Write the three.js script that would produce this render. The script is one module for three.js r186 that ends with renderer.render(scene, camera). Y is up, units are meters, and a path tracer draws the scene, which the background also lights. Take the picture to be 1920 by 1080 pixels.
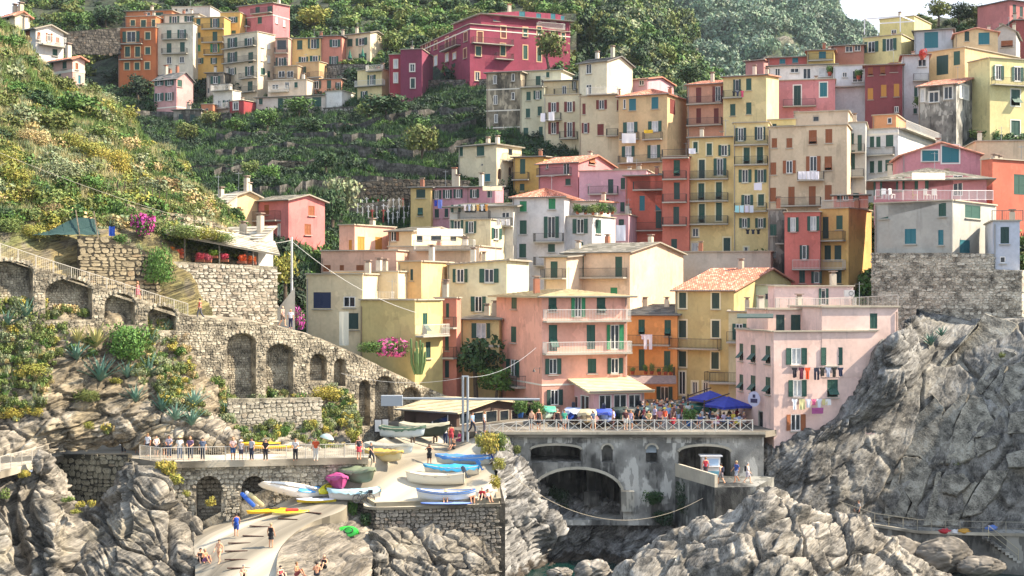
import * as THREE from 'three';
import { mergeGeometries, mergeVertices } from 'three/addons/utils/BufferGeometryUtils.js';
import { MarchingCubes } from 'three/addons/objects/MarchingCubes.js';

// ---------- camera, sky, sun, exposure ----------
const F = 2637, EYE = 23;                       // focal length in photo pixels (1920 wide); eye height over the sea
const scene = new THREE.Scene();
const camera = new THREE.PerspectiveCamera(2 * Math.atan(540 / F) * 180 / Math.PI, 16 / 9, 1, 6000);
camera.position.set(0, EYE, 0);
camera.lookAt(0, EYE, -100);
const SUN = new THREE.Vector3(0.74, 0.66, 0.03).normalize();
{
  const w = 256, h = 128, data = new Float32Array(w * h * 4), v = new THREE.Vector3();
  for (let j = 0; j < h; j++) for (let i = 0; i < w; i++) {
    const ph = ((j + 0.5) / h - 0.5) * Math.PI, th = ((i + 0.5) / w - 0.5) * 2 * Math.PI;
    v.set(Math.cos(ph) * Math.cos(th), Math.sin(ph), Math.cos(ph) * Math.sin(th));
    const e = Math.pow(Math.max(v.y, 0), 0.6), c = Math.max(0, v.dot(SUN)), g = 0.55 * Math.pow(c, 6) + 0.9 * Math.pow(c, 60), o = (j * w + i) * 4;
    const below = v.y < 0 ? 0.4 : 0.71;
    data[o] = (0.93 * (1 - e) + 0.42 * e + g) * below;
    data[o + 1] = (0.95 * (1 - e) + 0.58 * e + g * 0.95) * below;
    data[o + 2] = (0.98 * (1 - e) + 0.86 * e + g * 0.84) * below;
    data[o + 3] = 1;
  }
  const t = new THREE.DataTexture(data, w, h, THREE.RGBAFormat, THREE.FloatType);
  t.mapping = THREE.EquirectangularReflectionMapping; t.magFilter = THREE.LinearFilter; t.minFilter = THREE.LinearFilter; t.needsUpdate = true;
  scene.background = t; scene.environment = t; 
}
const sun = new THREE.DirectionalLight(0xfff0da, 5);
sun.position.copy(SUN).multiplyScalar(400).add(new THREE.Vector3(0, 20, -160));
sun.target.position.set(0, 20, -160);
sun.castShadow = true; sun.shadow.mapSize.set(4096, 4096);
Object.assign(sun.shadow.camera, { left: -200, right: 200, top: 160, bottom: -160, near: 10, far: 900 });
scene.add(sun, sun.target);
scene.fog = new THREE.FogExp2(0xdfe9f5, 0.00006);
const renderer = new THREE.WebGLRenderer({ antialias: true });
renderer.toneMapping = THREE.LinearToneMapping;
renderer.toneMappingExposure = 2.5;
renderer.shadowMap.enabled = true;

// ---------- helpers ----------
const V = (x, y, z) => new THREE.Vector3(x, y, z);
const P = (px, py, d) => V((px - 960) / F * d, EYE - (py - 540) / F * d, -d);   // a point that many metres away
const clamp = (x, a, b) => Math.min(b, Math.max(a, x)), lerp = (a, b, t) => a + (b - a) * t, ss = (a, b, x) => { const t = clamp((x - a) / (b - a), 0, 1); return t * t * (3 - 2 * t); };
function rng(seed) { let a = seed * 2654435761 >>> 0; return () => { a = a + 0x6D2B79F5 | 0; let t = Math.imul(a ^ a >>> 15, 1 | a); t = t + Math.imul(t ^ t >>> 7, 61 | t) ^ t; return ((t ^ t >>> 14) >>> 0) / 4294967296; }; }
const hash = (x, y, z) => { let h = Math.imul(x, 374761393) ^ Math.imul(y, 668265263) ^ Math.imul(z, 2147483647 - 97); h = Math.imul(h ^ h >>> 13, 1274126177); return ((h ^ h >>> 16) >>> 0) / 4294967296; };
function noise(x, y, z) {
  const X = Math.floor(x), Y = Math.floor(y), Z = Math.floor(z); x -= X; y -= Y; z -= Z;
  const u = x * x * (3 - 2 * x), v = y * y * (3 - 2 * y), w = z * z * (3 - 2 * z), q = (i, j, k) => hash(X + i, Y + j, Z + k);
  return lerp(lerp(lerp(q(0, 0, 0), q(1, 0, 0), u), lerp(q(0, 1, 0), q(1, 1, 0), u), v), lerp(lerp(q(0, 0, 1), q(1, 0, 1), u), lerp(q(0, 1, 1), q(1, 1, 1), u), v), w) * 2 - 1;
}
const fbm = (x, y, z, o = 4) => { let s = 0, a = 0.5; for (let i = 0; i < o; i++) { s += a * noise(x, y, z); x = x * 2.03 + 7.1; y = y * 2.03 + 3.7; z = z * 2.03 + 1.3; a *= 0.5; } return s; };
function worley(x, y, z) {   // [distance to the nearest cell centre, to the second, cell hash]
  const X = Math.floor(x), Y = Math.floor(y), Z = Math.floor(z); let a = 9, b = 9, id = 0, ox = 0, oy = 0, oz = 0;
  for (let i = -1; i < 2; i++) for (let j = -1; j < 2; j++) for (let k = -1; k < 2; k++) {
    const cx = X + i, cy = Y + j, cz = Z + k, dx = cx + hash(cx, cy, cz) - x, dy = cy + hash(cx + 71, cy, cz) - y, dz = cz + hash(cx, cy + 71, cz) - z, d = dx * dx + dy * dy + dz * dz;
    if (d < a) { b = a; a = d; id = hash(cx, cy, cz + 53); ox = dx; oy = dy; oz = dz; } else if (d < b) b = d;
  }
  return [Math.sqrt(a), Math.sqrt(b), id, ox, oy, oz];
}
const lin = (hex) => { const c = new THREE.Color(hex); return [c.r, c.g, c.b]; };
const taken = {};
const numbered = (n) => { const k = taken[n] = (taken[n] ?? -1) + 1; return k ? n + '_' + String(k).padStart(3, '0') : n; };
function tag(o, label, category, group, kind) { o.userData = {}; if (label) o.userData.label = label; if (category) o.userData.category = category; if (group) o.userData.group = group; if (kind) o.userData.kind = kind; return o; }
function shade(o) { o.castShadow = o.receiveShadow = true; return o; }
function thing(name, label, category, pos, turn = 0, group) { const g = new THREE.Group(); g.name = numbered(name); if (pos) g.position.copy(pos); g.rotation.y = turn; scene.add(g); return tag(g, label, category, group); }
function part(name, geo, m, parent, pos) { const o = shade(new THREE.Mesh(geo, m)); o.name = name; if (pos) o.position.copy(pos); parent.add(o); return o; }
function solo(name, geo, m, label, category, group, kind) { const o = shade(new THREE.Mesh(geo, m)); o.name = numbered(name); scene.add(o); return tag(o, label, category, group, kind); }
const struct = (name, geo, m) => solo(name, geo, m, null, null, null, 'structure');
const stuffed = (o) => { o.userData.kind = 'stuff'; return o; };

class MB {                                         // collects faces into one geometry; uv in metres by the way a face points
  constructor() { this.p = []; this.c = []; }
  tri(a, b, c, col) { this.p.push(a.x, a.y, a.z, b.x, b.y, b.z, c.x, c.y, c.z); const k = col ?? [1, 1, 1]; this.c.push(...k, ...k, ...k); return this; }
  quad(a, b, c, d, col) { this.tri(a, b, c, col); this.tri(a, c, d, col); return this; }
  box(cx, cy, cz, sx, sy, sz, col, m) {
    const q = []; for (const [i, j, k] of [[-1, -1, -1], [1, -1, -1], [1, 1, -1], [-1, 1, -1], [-1, -1, 1], [1, -1, 1], [1, 1, 1], [-1, 1, 1]]) { const v = V(i * sx / 2, j * sy / 2, k * sz / 2); if (m) v.applyMatrix4(m); q.push(v.add(V(cx, cy, cz))); }
    for (const [a, b, c, d] of [[4, 5, 6, 7], [1, 0, 3, 2], [5, 1, 2, 6], [0, 4, 7, 3], [7, 6, 2, 3], [0, 1, 5, 4]]) this.quad(q[a], q[b], q[c], q[d], col);
    return this;
  }
  bar(a, b, r, col, n = 4, r2 = r) {
    const d = b.clone().sub(a).normalize(), s = Math.abs(d.y) > 0.9 ? V(1, 0, 0) : V(0, 1, 0), u = d.clone().cross(s).normalize(), w = d.clone().cross(u), A = [], B = [];
    for (let i = 0; i < n; i++) { const t = (i + 0.5) / n * 2 * Math.PI, o = u.clone().multiplyScalar(Math.cos(t)).addScaledVector(w, Math.sin(t)); A.push(a.clone().addScaledVector(o, r)); B.push(b.clone().addScaledVector(o, r2)); }
    for (let i = 0; i < n; i++) this.quad(A[i], A[(i + 1) % n], B[(i + 1) % n], B[i], col);
    for (let i = 1; i < n - 1; i++) { this.tri(A[0], A[i + 1], A[i], col); this.tri(B[0], B[i], B[i + 1], col); }
    return this;
  }
  geo(smooth) {
    const g = new THREE.BufferGeometry(), p = this.p, uv = new Float32Array(p.length / 3 * 2);
    for (let t = 0; t < p.length; t += 9) {
      const ax = p[t + 3] - p[t], ay = p[t + 4] - p[t + 1], az = p[t + 5] - p[t + 2], bx = p[t + 6] - p[t], by = p[t + 7] - p[t + 1], bz = p[t + 8] - p[t + 2];
      const nx = Math.abs(ay * bz - az * by), ny = Math.abs(az * bx - ax * bz), nz = Math.abs(ax * by - ay * bx);
      for (let k = 0; k < 3; k++) { const i = t + k * 3, o = (t / 3 + k) * 2; if (ny > nx && ny > nz) { uv[o] = p[i]; uv[o + 1] = p[i + 2]; } else if (nx > nz) { uv[o] = p[i + 2]; uv[o + 1] = p[i + 1]; } else { uv[o] = p[i]; uv[o + 1] = p[i + 1]; } }
    }
    g.setAttribute('position', new THREE.Float32BufferAttribute(p, 3)); g.setAttribute('color', new THREE.Float32BufferAttribute(this.c, 3)); g.setAttribute('uv', new THREE.BufferAttribute(uv, 2));
    if (smooth) { g.deleteAttribute('uv'); const m = mergeVertices(g, 1e-3); m.computeVertexNormals(); return m; }
    g.computeVertexNormals(); return g;
  }
  put(name, m, parent, smooth) { return part(name, this.geo(smooth), m, parent); }
}

// ---------- computed textures: matter only ----------
function tex(n, fn, srgb, repeat) {
  const d = new Uint8Array(n * n * 4);
  for (let j = 0; j < n; j++) for (let i = 0; i < n; i++) { const c = fn(i / n, j / n), o = (j * n + i) * 4; for (let k = 0; k < 3; k++) d[o + k] = clamp(Array.isArray(c) ? c[k] : c, 0, 1) * 255; d[o + 3] = 255; }
  const t = new THREE.DataTexture(d, n, n); t.wrapS = t.wrapT = THREE.RepeatWrapping; t.magFilter = THREE.LinearFilter; t.minFilter = THREE.LinearMipmapLinearFilter; t.generateMipmaps = true;
  if (srgb) t.colorSpace = THREE.SRGBColorSpace;
  t.repeat.set(1 / repeat, 1 / repeat); t.needsUpdate = true; return t;
}
const per = (u, v, f, s = 0, o = 4) => {           // noise that tiles, f cells a side
  let r = 0, a = 0.5; for (let k = 0; k < o; k++) { const x = u * f, y = v * f, X = Math.floor(x), Y = Math.floor(y), fx = x - X, fy = y - Y, w = (i, j) => hash((X + i) % f, (Y + j) % f, s + k * 17), sx = fx * fx * (3 - 2 * fx), sy = fy * fy * (3 - 2 * fy); r += a * (lerp(lerp(w(0, 0), w(1, 0), sx), lerp(w(0, 1), w(1, 1), sx), sy) * 2 - 1); f *= 2; a *= 0.5; } return r;
};
const T = {
  plaster: tex(512, (u, v) => { const a = per(u, v, 4, 1, 6), b = per(u, v, 3, 9, 5), s = per(u, v, 40, 5, 2), st = ss(0.22, 0.5, per(u, v, 6, 31, 5)); const dr = ss(0.15, 0.5, per(u, v * 0.12, 24, 57, 4) + 0.3 * per(u, v, 5, 58, 3)), pl = ss(0.3, 0.36, per(u, v, 5, 83, 5)), k = 0.96 + a * 0.1 + s * 0.04 - st * 0.04 - dr * 0.07 + pl * 0.06; return [k, k - Math.max(0, b) * 0.03, k - Math.max(0, b) * 0.05]; }, true, 9),
  stain: tex(512, (u, v) => { const a = per(u, v, 4, 41, 6), b = per(u, v, 12, 49, 4), st = per(u, 0.1, 48, 3, 3) * 0.5 + per(u, v, 10, 8, 4), sk = per(u, v * 0.25, 28, 13, 4) + 0.9 * per(u, v, 5, 15, 5), k = 0.70 + a * 0.34 + b * 0.2 + ss(0.22, 0.5, st) * 0.25 + ss(0.3, 0.6, sk) * 0.45 - ss(0.2, 0.6, -sk) * 0.2; return [k, k, k]; }, true, 10),
  grain: tex(256, (u, v) => 0.5 + per(u, v, 32, 3, 4) * 0.6, false, 2),
  concrete: tex(512, (u, v) => { const a = per(u, v, 5, 61, 6), b = ss(0.1, 0.45, per(u, v, 3, 66, 5)); const cr = 1 - ss(0, 0.02, Math.abs(per(u, v, 4, 99, 4))), k = 0.84 + a * 0.34 - b * 0.24 - cr * 0.07; return [k, k - 0.01, k - 0.03]; }, true, 12),
  wood: tex(256, (u, v) => { const k = 0.8 + per(u * 0.999, v * 0.05, 64, 4, 3) * 0.5 + per(u, v, 6, 9, 3) * 0.15; return [k, k, k]; }, true, 1.2),
  cloth: tex(256, (u, v) => 0.9 + per(u, v, 8, 12, 4) * 0.15, true, 2),
  rock: tex(512, (u, v) => { const a = per(u, v, 6, 71, 6), b = per(u, v, 40, 77, 3), vn = 1 - ss(0, 0.05, Math.abs(per(u, v, 5, 91, 4))), sp = ss(0.2, 0.45, per(u, v, 18, 95, 4)), k = 0.80 + a * 0.42 + b * 0.24 + vn * 0.16 - sp * 0.2; return [k, k * 0.985, k * 0.96]; }, true, 3.2),
  rockBump: tex(512, (u, v) => { const w = per(u, v, 4, 3, 3) * 0.06, q = Math.abs(per((u + w + 1) % 1, (v + w + 1) % 1, 6, 14, 4)), e = Math.abs(per(u, v, 14, 19, 3)); return 0.55 + per(u, v, 10, 71, 6) * 0.5 - 0.45 * (1 - ss(0, 0.07, q)) - 0.25 * (1 - ss(0, 0.06, e)); }, false, 2.6),
};
const mats = {};
function mat(hex, o = {}) {
  const key = hex + JSON.stringify([o.t, o.r, o.m, o.v, o.b, o.bs, o.k]);
  if (mats[key]) return mats[key];
  const m = new THREE.MeshStandardMaterial({ color: hex, roughness: o.r ?? 0.9, metalness: o.m ?? 0, vertexColors: !!o.v, side: THREE.DoubleSide });
  if (o.t) m.map = T[o.t];
  if (o.b) { m.bumpMap = T[o.b]; m.bumpScale = o.bs ?? 0.01; }
  return mats[key] = m;
}
const vc = (o = {}) => mat(0xffffff, { v: 1, ...o });
const M = {
  green: mat(0x1f4a3d, { r: 0.6 }), dgreen: mat(0x1a3a34, { r: 0.6 }), bgreen: mat(0x1c7a4c, { r: 0.55 }), teal: mat(0x1f6670, { r: 0.6 }), brown: mat(0x8a4f2a, { r: 0.7 }), ochre: mat(0xb07a2e, { r: 0.7 }), red: mat(0x6b2b25, { r: 0.7 }), navy: mat(0x1c2a4a, { r: 0.6 }), white: mat(0xe4e0d8, { r: 0.6 }),
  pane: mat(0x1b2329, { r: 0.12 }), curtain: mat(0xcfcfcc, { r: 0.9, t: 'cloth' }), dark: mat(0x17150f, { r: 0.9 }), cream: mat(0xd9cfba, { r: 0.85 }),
  iron: mat(0x3a3936, { r: 0.6, m: 0.3 }), ironw: mat(0xd2cfc6, { r: 0.55 }), steel: mat(0x9a9c9c, { r: 0.4, m: 0.6 }), slab: mat(0xa8a294, { r: 0.9, t: 'plaster' }), trim: mat(0xd8d0c0, { r: 0.85 }),
};
// ---------- ground: sheets drawn through surveyed points [px, py, metres away] ----------
function sheet(rows, nu, nv, { disp, color, left = 0, right = 0 } = {}) {      // left / right: carry the ground on beyond the surveyed points
  if (left) rows = rows.map((r) => [[r[0][0] - left, r[0][1], r[0][2]], ...r]);
  if (right) rows = rows.map((r) => [...r, [r.at(-1)[0] + right, r.at(-1)[1], r.at(-1)[2]]]);
  const pts = rows.map((r) => r.map((a) => P(...a))), R = pts.length, C = pts[0].length, cr = (a, b, c, d, t) => { const t2 = t * t, t3 = t2 * t; return a.clone().multiplyScalar(-0.5 * t3 + t2 - 0.5 * t).addScaledVector(b, 1.5 * t3 - 2.5 * t2 + 1).addScaledVector(c, -1.5 * t3 + 2 * t2 + 0.5 * t).addScaledVector(d, 0.5 * t3 - 0.5 * t2); };
  const at = (u, v) => { const x = u * (C - 1), y = v * (R - 1), i = Math.min(C - 2, Math.floor(x)), j = Math.min(R - 2, Math.floor(y)), q = (k) => { const r = pts[clamp(k, 0, R - 1)]; return cr(r[Math.max(0, i - 1)], r[i], r[i + 1], r[Math.min(C - 1, i + 2)], x - i); }; return cr(q(j - 1), q(j), q(j + 1), q(j + 2), y - j); };
  const g = new THREE.BufferGeometry(), pos = [], idx = [], uv = [];
  for (let j = 0; j <= nv; j++) for (let i = 0; i <= nu; i++) { const p = at(i / nu, j / nv); pos.push(p.x, p.y, p.z); }
  for (let j = 0; j < nv; j++) for (let i = 0; i < nu; i++) { const a = j * (nu + 1) + i, b = a + 1, c = a + nu + 1, d = c + 1; idx.push(a, c, b, b, c, d); }
  g.setIndex(idx); g.setAttribute('position', new THREE.Float32BufferAttribute(pos, 3)); g.computeVertexNormals();
  const p = g.attributes.position, n = g.attributes.normal, base = pos.slice();
  const info = [];
  if (disp) for (let k = 0; k < p.count; k++) { const o = disp(V(base[3 * k], base[3 * k + 1], base[3 * k + 2]), (k % (nu + 1)) / nu, Math.floor(k / (nu + 1)) / nv); const d = typeof o === 'number' ? o : o[0]; info.push(o); p.setXYZ(k, base[3 * k] + n.getX(k) * d, base[3 * k + 1] + n.getY(k) * d, base[3 * k + 2] + n.getZ(k) * d); }
  g.computeVertexNormals();
  for (let k = 0; k < p.count; k++) uv.push(p.getX(k) * 0.8 + p.getZ(k) * 0.6, p.getY(k) + p.getZ(k) * 0.35);
  g.setAttribute('uv', new THREE.Float32BufferAttribute(uv, 2));
  if (color) { const c = []; for (let k = 0; k < p.count; k++) c.push(...color(V(p.getX(k), p.getY(k), p.getZ(k)), n.getY(k), info[k], (k % (nu + 1)) / nu, Math.floor(k / (nu + 1)) / nv)); g.setAttribute('color', new THREE.Float32BufferAttribute(c, 3)); }
  g.userData.at = (u, v) => { const i = Math.round(u * nu), j = Math.round(v * nv), k = j * (nu + 1) + i; return V(p.getX(k), p.getY(k), p.getZ(k)); };
  return g;
}
const mix3 = (a, b, t) => [lerp(a[0], b[0], t), lerp(a[1], b[1], t), lerp(a[2], b[2], t)], mul3 = (a, k) => [a[0] * k, a[1] * k, a[2] * k];
// strata: noise stretched along tilted beds; cells give broken blocks
function rockDisp(dir, { s = 1, amp = 0.5, cell = 1.6, bed = 0.5, crack = 0.16, big = 3.5, bigAmp = 0.7, small = 0.2, sawK = 1, fineK = 0.1, c2 = 0.5, ridge = 0.08 } = {}) {
  const d = V(...dir).normalize(), e = V(0, 0, 1).cross(d).normalize(), f = d.clone().cross(e);
  return (p) => {
    const w = fbm(p.x * 0.3, p.y * 0.3, p.z * 0.3, 3) * 1.5, a = p.dot(d), b = p.dot(e) + w * 0.7, c = p.dot(f);
    const W = worley(a / (cell * 2.4), b / cell, c / (cell * 1.6)), edge = W[1] - W[0], t = (k) => (W[2] * k) % 1 - 0.5;
    const facet = (W[3] * t(91.7) + W[4] * t(57.3) + W[5] * t(133.1)) * 1.5, W2 = worley(a / (cell * 0.9) + 9, b / (cell * 0.42) + 5, c / (cell * 0.7)), edge2 = W2[1] - W2[0];
    const q = (b + fbm(a * 0.5, b * 0.5, c * 0.5, 2) * 0.35) / bed, k = q - Math.floor(q), saw = (k < 0.82 ? k / 0.82 : (1 - k) / 0.18) - 0.5, lay = hash(Math.floor(q), 3, 9), fine = fbm(a * 0.8, b * 4, c * 0.9, 4);
    let h = fbm(p.x / big, p.y / big, p.z / big, 3) * bigAmp * 2 + (t(211) * 0.7 + facet) * amp * 0.8 + ((W2[2] - 0.5) * 0.6 + (W2[3] * ((W2[2] * 71.3) % 1 - 0.5) + W2[4] * ((W2[2] * 39.1) % 1 - 0.5) + W2[5] * ((W2[2] * 113.7) % 1 - 0.5)) * 1.6) * amp * small + saw * amp * sawK * (0.12 + 0.3 * lay) + fine * amp * fineK;
    const rd = Math.abs(noise(p.x * 1.7, p.y * 1.7, p.z * 1.7)) + 0.5 * Math.abs(noise(p.x * 3.9, p.y * 3.9, p.z * 3.9 + 7)) + 0.3 * Math.abs(noise(p.x * 8.3, p.y * 8.3, p.z * 8.3)); h += (0.35 - rd) * ridge;
    h -= crack * 2 * (1 - ss(0.0, 0.1, edge)) + crack * c2 * (1 - ss(0, 0.09, edge2));
    return [h * s, edge, W[2], saw * (0.4 + lay) * 1.4, W2[2], fine];
  };
}
const rockColor = (pale, dark, lich = 0.25) => (p, ny, i) => {
  let c = mix3(dark, pale, clamp(0.62 + i[3] * 0.25 + i[5] * 0.55 + (i[2] - 0.5) * 0.35 + (i[4] - 0.5) * 0.3, 0, 1));
  const v = ss(0.3, 0.42, noise(p.x * 0.9 + i[3], p.y * 5, p.z * 0.9)); c = mix3(c, mul3(pale, 1.3), v * 0.35);
  const l = ss(0.15, 0.45, fbm(p.x * 0.5 + 9, p.y * 0.5, p.z * 0.5, 4)); return mix3(c, [0.30, 0.25, 0.13], l * lich);
};
const ROCK = vc({ t: 'rock', b: 'rockBump', bs: 0.05, r: 0.95 });
const SLIPA = sheet([
  [[700, 830, 112], [760, 806, 120], [830, 797, 124], [905, 806, 118.5]],
  [[690, 862, 108.6], [760, 852, 113], [830, 850, 115.5], [909, 836, 115]],
  [[640, 890, 107.9], [720, 890, 109], [820, 890, 111], [926, 880, 110.8]],
  [[558, 930, 107.3], [680, 925, 107], [800, 925, 107.6], [934, 925, 107.4]],
  [[552, 934, 107.2], [672, 938, 106.3], [705, 951, 105.5], [938, 944, 106.2]]], 30, 40);
const SLIPB = sheet([
  [[560, 929, 107.2], [600, 931, 107], [630, 934, 106.8], [652, 938, 106.6]],
  [[470, 967, 106.3], [520, 965, 105], [580, 962, 104.4], [642, 957, 104.8]],
  [[400, 985, 105.6], [450, 990, 103], [520, 992, 101.6], [575, 984, 102.2]],
  [[366, 1010, 103], [420, 1020, 100], [470, 1026, 99], [528, 1024, 99]],
  [[366, 1060, 98.5], [420, 1060, 97], [470, 1062, 96.4], [520, 1064, 96]],
  [[366, 1180, 91], [420, 1180, 90], [470, 1180, 89.5], [512, 1180, 89]]], 30, 50);
const slipMs = [SLIPA, SLIPB].map((g) => { const m = new THREE.Mesh(g, mat(0xfefefe)); m.updateMatrixWorld(true); return m; }), slipRay = new THREE.Raycaster();
const onSlip = (px, py) => { slipRay.set(camera.position, V((px - 960) / F, -(py - 540) / F, -1).normalize()); const h = slipRay.intersectObjects(slipMs, false)[0]; if (h) return h.point; const k = (py - 540) / F; return P(px, py, 40.934 / (0.233 + k)); };
const PIAZZA = 11, WALK = 10;
const onY = (px, py, y) => P(px, py, (EYE - y) * F / (py - 540));

// sea
{
  const g = new THREE.PlaneGeometry(3000, 1500, 1, 1); g.rotateX(-Math.PI / 2); g.translate(0, 0, -500);
  const m = new THREE.MeshPhysicalMaterial({ color: 0x0b2f2c, roughness: 0.12, bumpMap: T.grain.clone(), bumpScale: 0.05 }); m.bumpMap.repeat.set(300, 150); m.bumpMap.needsUpdate = true;
  struct('sea', g, m);
}
const greenGround = (p) => { const a = fbm(p.x * 0.12, p.y * 0.12, p.z * 0.12, 4), b = fbm(p.x * 0.8, p.y * 0.8, p.z * 0.8, 3); return mix3(mix3([0.03, 0.055, 0.022], [0.065, 0.08, 0.035], clamp(0.5 + a, 0, 1)), [0.12, 0.10, 0.07], ss(0.12, 0.4, b) * 0.6); };  // ground tones kept dark to carry the shade of the valley side
const GROUND = vc({ t: 'rock', b: 'rockBump', bs: 0.25, r: 1 });
// valley side behind the left half of the village
const VALLEY = sheet([
  [[40, -70, 420], [300, -70, 420], [520, -70, 410], [720, -70, 400], [900, -70, 390], [1060, -70, 380]],
  [[40, 20, 340], [300, 20, 345], [520, 15, 345], [720, 40, 330], [900, 20, 320], [1080, 30, 310]],
  [[60, 120, 300], [300, 140, 302], [520, 150, 300], [720, 120, 290], [900, 140, 276], [1080, 130, 276]],
  [[80, 190, 272], [300, 242, 274], [520, 228, 268], [720, 206, 263], [900, 184, 258], [1080, 190, 258]],
  [[120, 262, 250], [300, 276, 250], [520, 272, 243], [720, 260, 236], [900, 265, 226], [1080, 260, 225]],
  [[160, 320, 224], [300, 320, 224], [520, 330, 213], [720, 335, 211], [900, 340, 210], [1080, 340, 214]],
  [[200, 400, 194], [320, 400, 194], [520, 410, 187], [720, 420, 193], [900, 430, 200], [1080, 430, 206]],
  [[220, 500, 150], [330, 500, 152], [520, 500, 154], [720, 520, 172], [900, 540, 186], [1080, 560, 196]],
  [[300, 640, 132], [420, 660, 136], [540, 690, 140], [700, 720, 152], [900, 700, 172], [1080, 720, 178]],
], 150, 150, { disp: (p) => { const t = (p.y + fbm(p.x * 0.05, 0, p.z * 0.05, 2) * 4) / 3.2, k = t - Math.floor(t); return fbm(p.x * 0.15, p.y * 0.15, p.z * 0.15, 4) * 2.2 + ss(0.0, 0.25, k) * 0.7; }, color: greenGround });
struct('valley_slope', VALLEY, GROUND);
const TOWN = sheet([
  [[1000, 130, 300], [1240, 160, 300], [1440, 165, 300], [1600, 110, 290], [1730, 44, 285], [1860, 30, 285], [2020, 30, 285]],
  [[1000, 210, 262], [1240, 210, 262], [1440, 200, 262], [1640, 160, 255], [1760, 150, 250], [1860, 140, 245], [2020, 140, 245]],
  [[1000, 320, 225], [1240, 320, 225], [1440, 320, 218], [1640, 330, 200], [1760, 330, 192], [1860, 330, 185], [2020, 330, 185]],
  [[1000, 480, 200], [1240, 480, 196], [1440, 480, 186], [1640, 500, 168], [1760, 500, 160], [1860, 500, 156], [2020, 500, 150]],
  [[880, 660, 168], [1240, 660, 162], [1440, 640, 158], [1640, 640, 146], [1760, 640, 140], [1860, 640, 136], [2020, 640, 132]],
  [[860, 790, 150], [1240, 760, 152], [1440, 760, 146], [1640, 760, 138], [1760, 760, 132], [1860, 760, 130], [2020, 760, 126]],
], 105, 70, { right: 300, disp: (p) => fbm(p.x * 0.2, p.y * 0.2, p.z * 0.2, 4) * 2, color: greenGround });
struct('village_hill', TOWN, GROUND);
// far mountainsides
const wooded = (p, ny, i) => { const a = fbm(p.x * 0.03, p.y * 0.03, p.z * 0.03, 5); return mix3(mix3([0.05, 0.085, 0.035], [0.09, 0.12, 0.05], clamp(0.5 + a, 0, 1)), [0.30, 0.26, 0.21], ss(0.2, 0.42, Math.abs(i) * 0.12 + fbm(p.x * 0.02 + 5, p.y * 0.05, p.z * 0.02, 5)) * 0.8); };
const MOUNT = sheet([
  [[940, -260, 1000], [1200, -200, 960], [1400, -120, 930], [1480, -70, 920], [1560, -20, 910], [1612, 55, 890], [1660, 120, 870], [1740, 190, 850]],
  [[940, -100, 900], [1200, -60, 860], [1400, -20, 840], [1470, 10, 830], [1540, 50, 820], [1590, 100, 810], [1640, 150, 800], [1720, 230, 800]],
  [[940, 40, 780], [1200, 60, 740], [1380, 70, 720], [1450, 90, 710], [1520, 110, 700], [1580, 150, 700], [1640, 190, 700], [1720, 260, 700]],
  [[940, 200, 600], [1200, 200, 560], [1360, 200, 540], [1450, 200, 540], [1520, 210, 540], [1580, 230, 540], [1640, 250, 540], [1720, 300, 540]],
], 150, 110, { disp: (p) => Math.abs(fbm(p.x * 0.012, p.y * 0.012, p.z * 0.012, 5)) * -60 + fbm(p.x * 0.05, p.y * 0.05, p.z * 0.05, 3) * 12, color: wooded });
struct('far_mountain', MOUNT, GROUND);
const RIDGE = sheet([
  [[780, -160, 520], [900, -160, 510], [1000, -150, 500], [1060, -100, 480], [1120, -60, 470], [1180, -20, 470], [1230, 20, 470]],
  [[780, -20, 440], [900, -20, 430], [1000, -20, 420], [1080, -10, 410], [1160, 10, 400], [1220, 50, 400], [1280, 90, 410]],
  [[780, 80, 380], [900, 80, 370], [1000, 80, 350], [1080, 70, 345], [1170, 70, 345], [1250, 100, 350], [1320, 140, 360]],
  [[780, 200, 310], [900, 200, 300], [1000, 190, 290], [1080, 180, 290], [1180, 170, 290], [1270, 180, 300], [1350, 200, 310]],
], 110, 90, { disp: (p) => fbm(p.x * 0.04, p.y * 0.04, p.z * 0.04, 5) * 14 - Math.abs(fbm(p.x * 0.03 + 4, p.y * 0.02, p.z * 0.03, 3)) * 14, color: wooded });
struct('wooded_ridge', RIDGE, GROUND);

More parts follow.
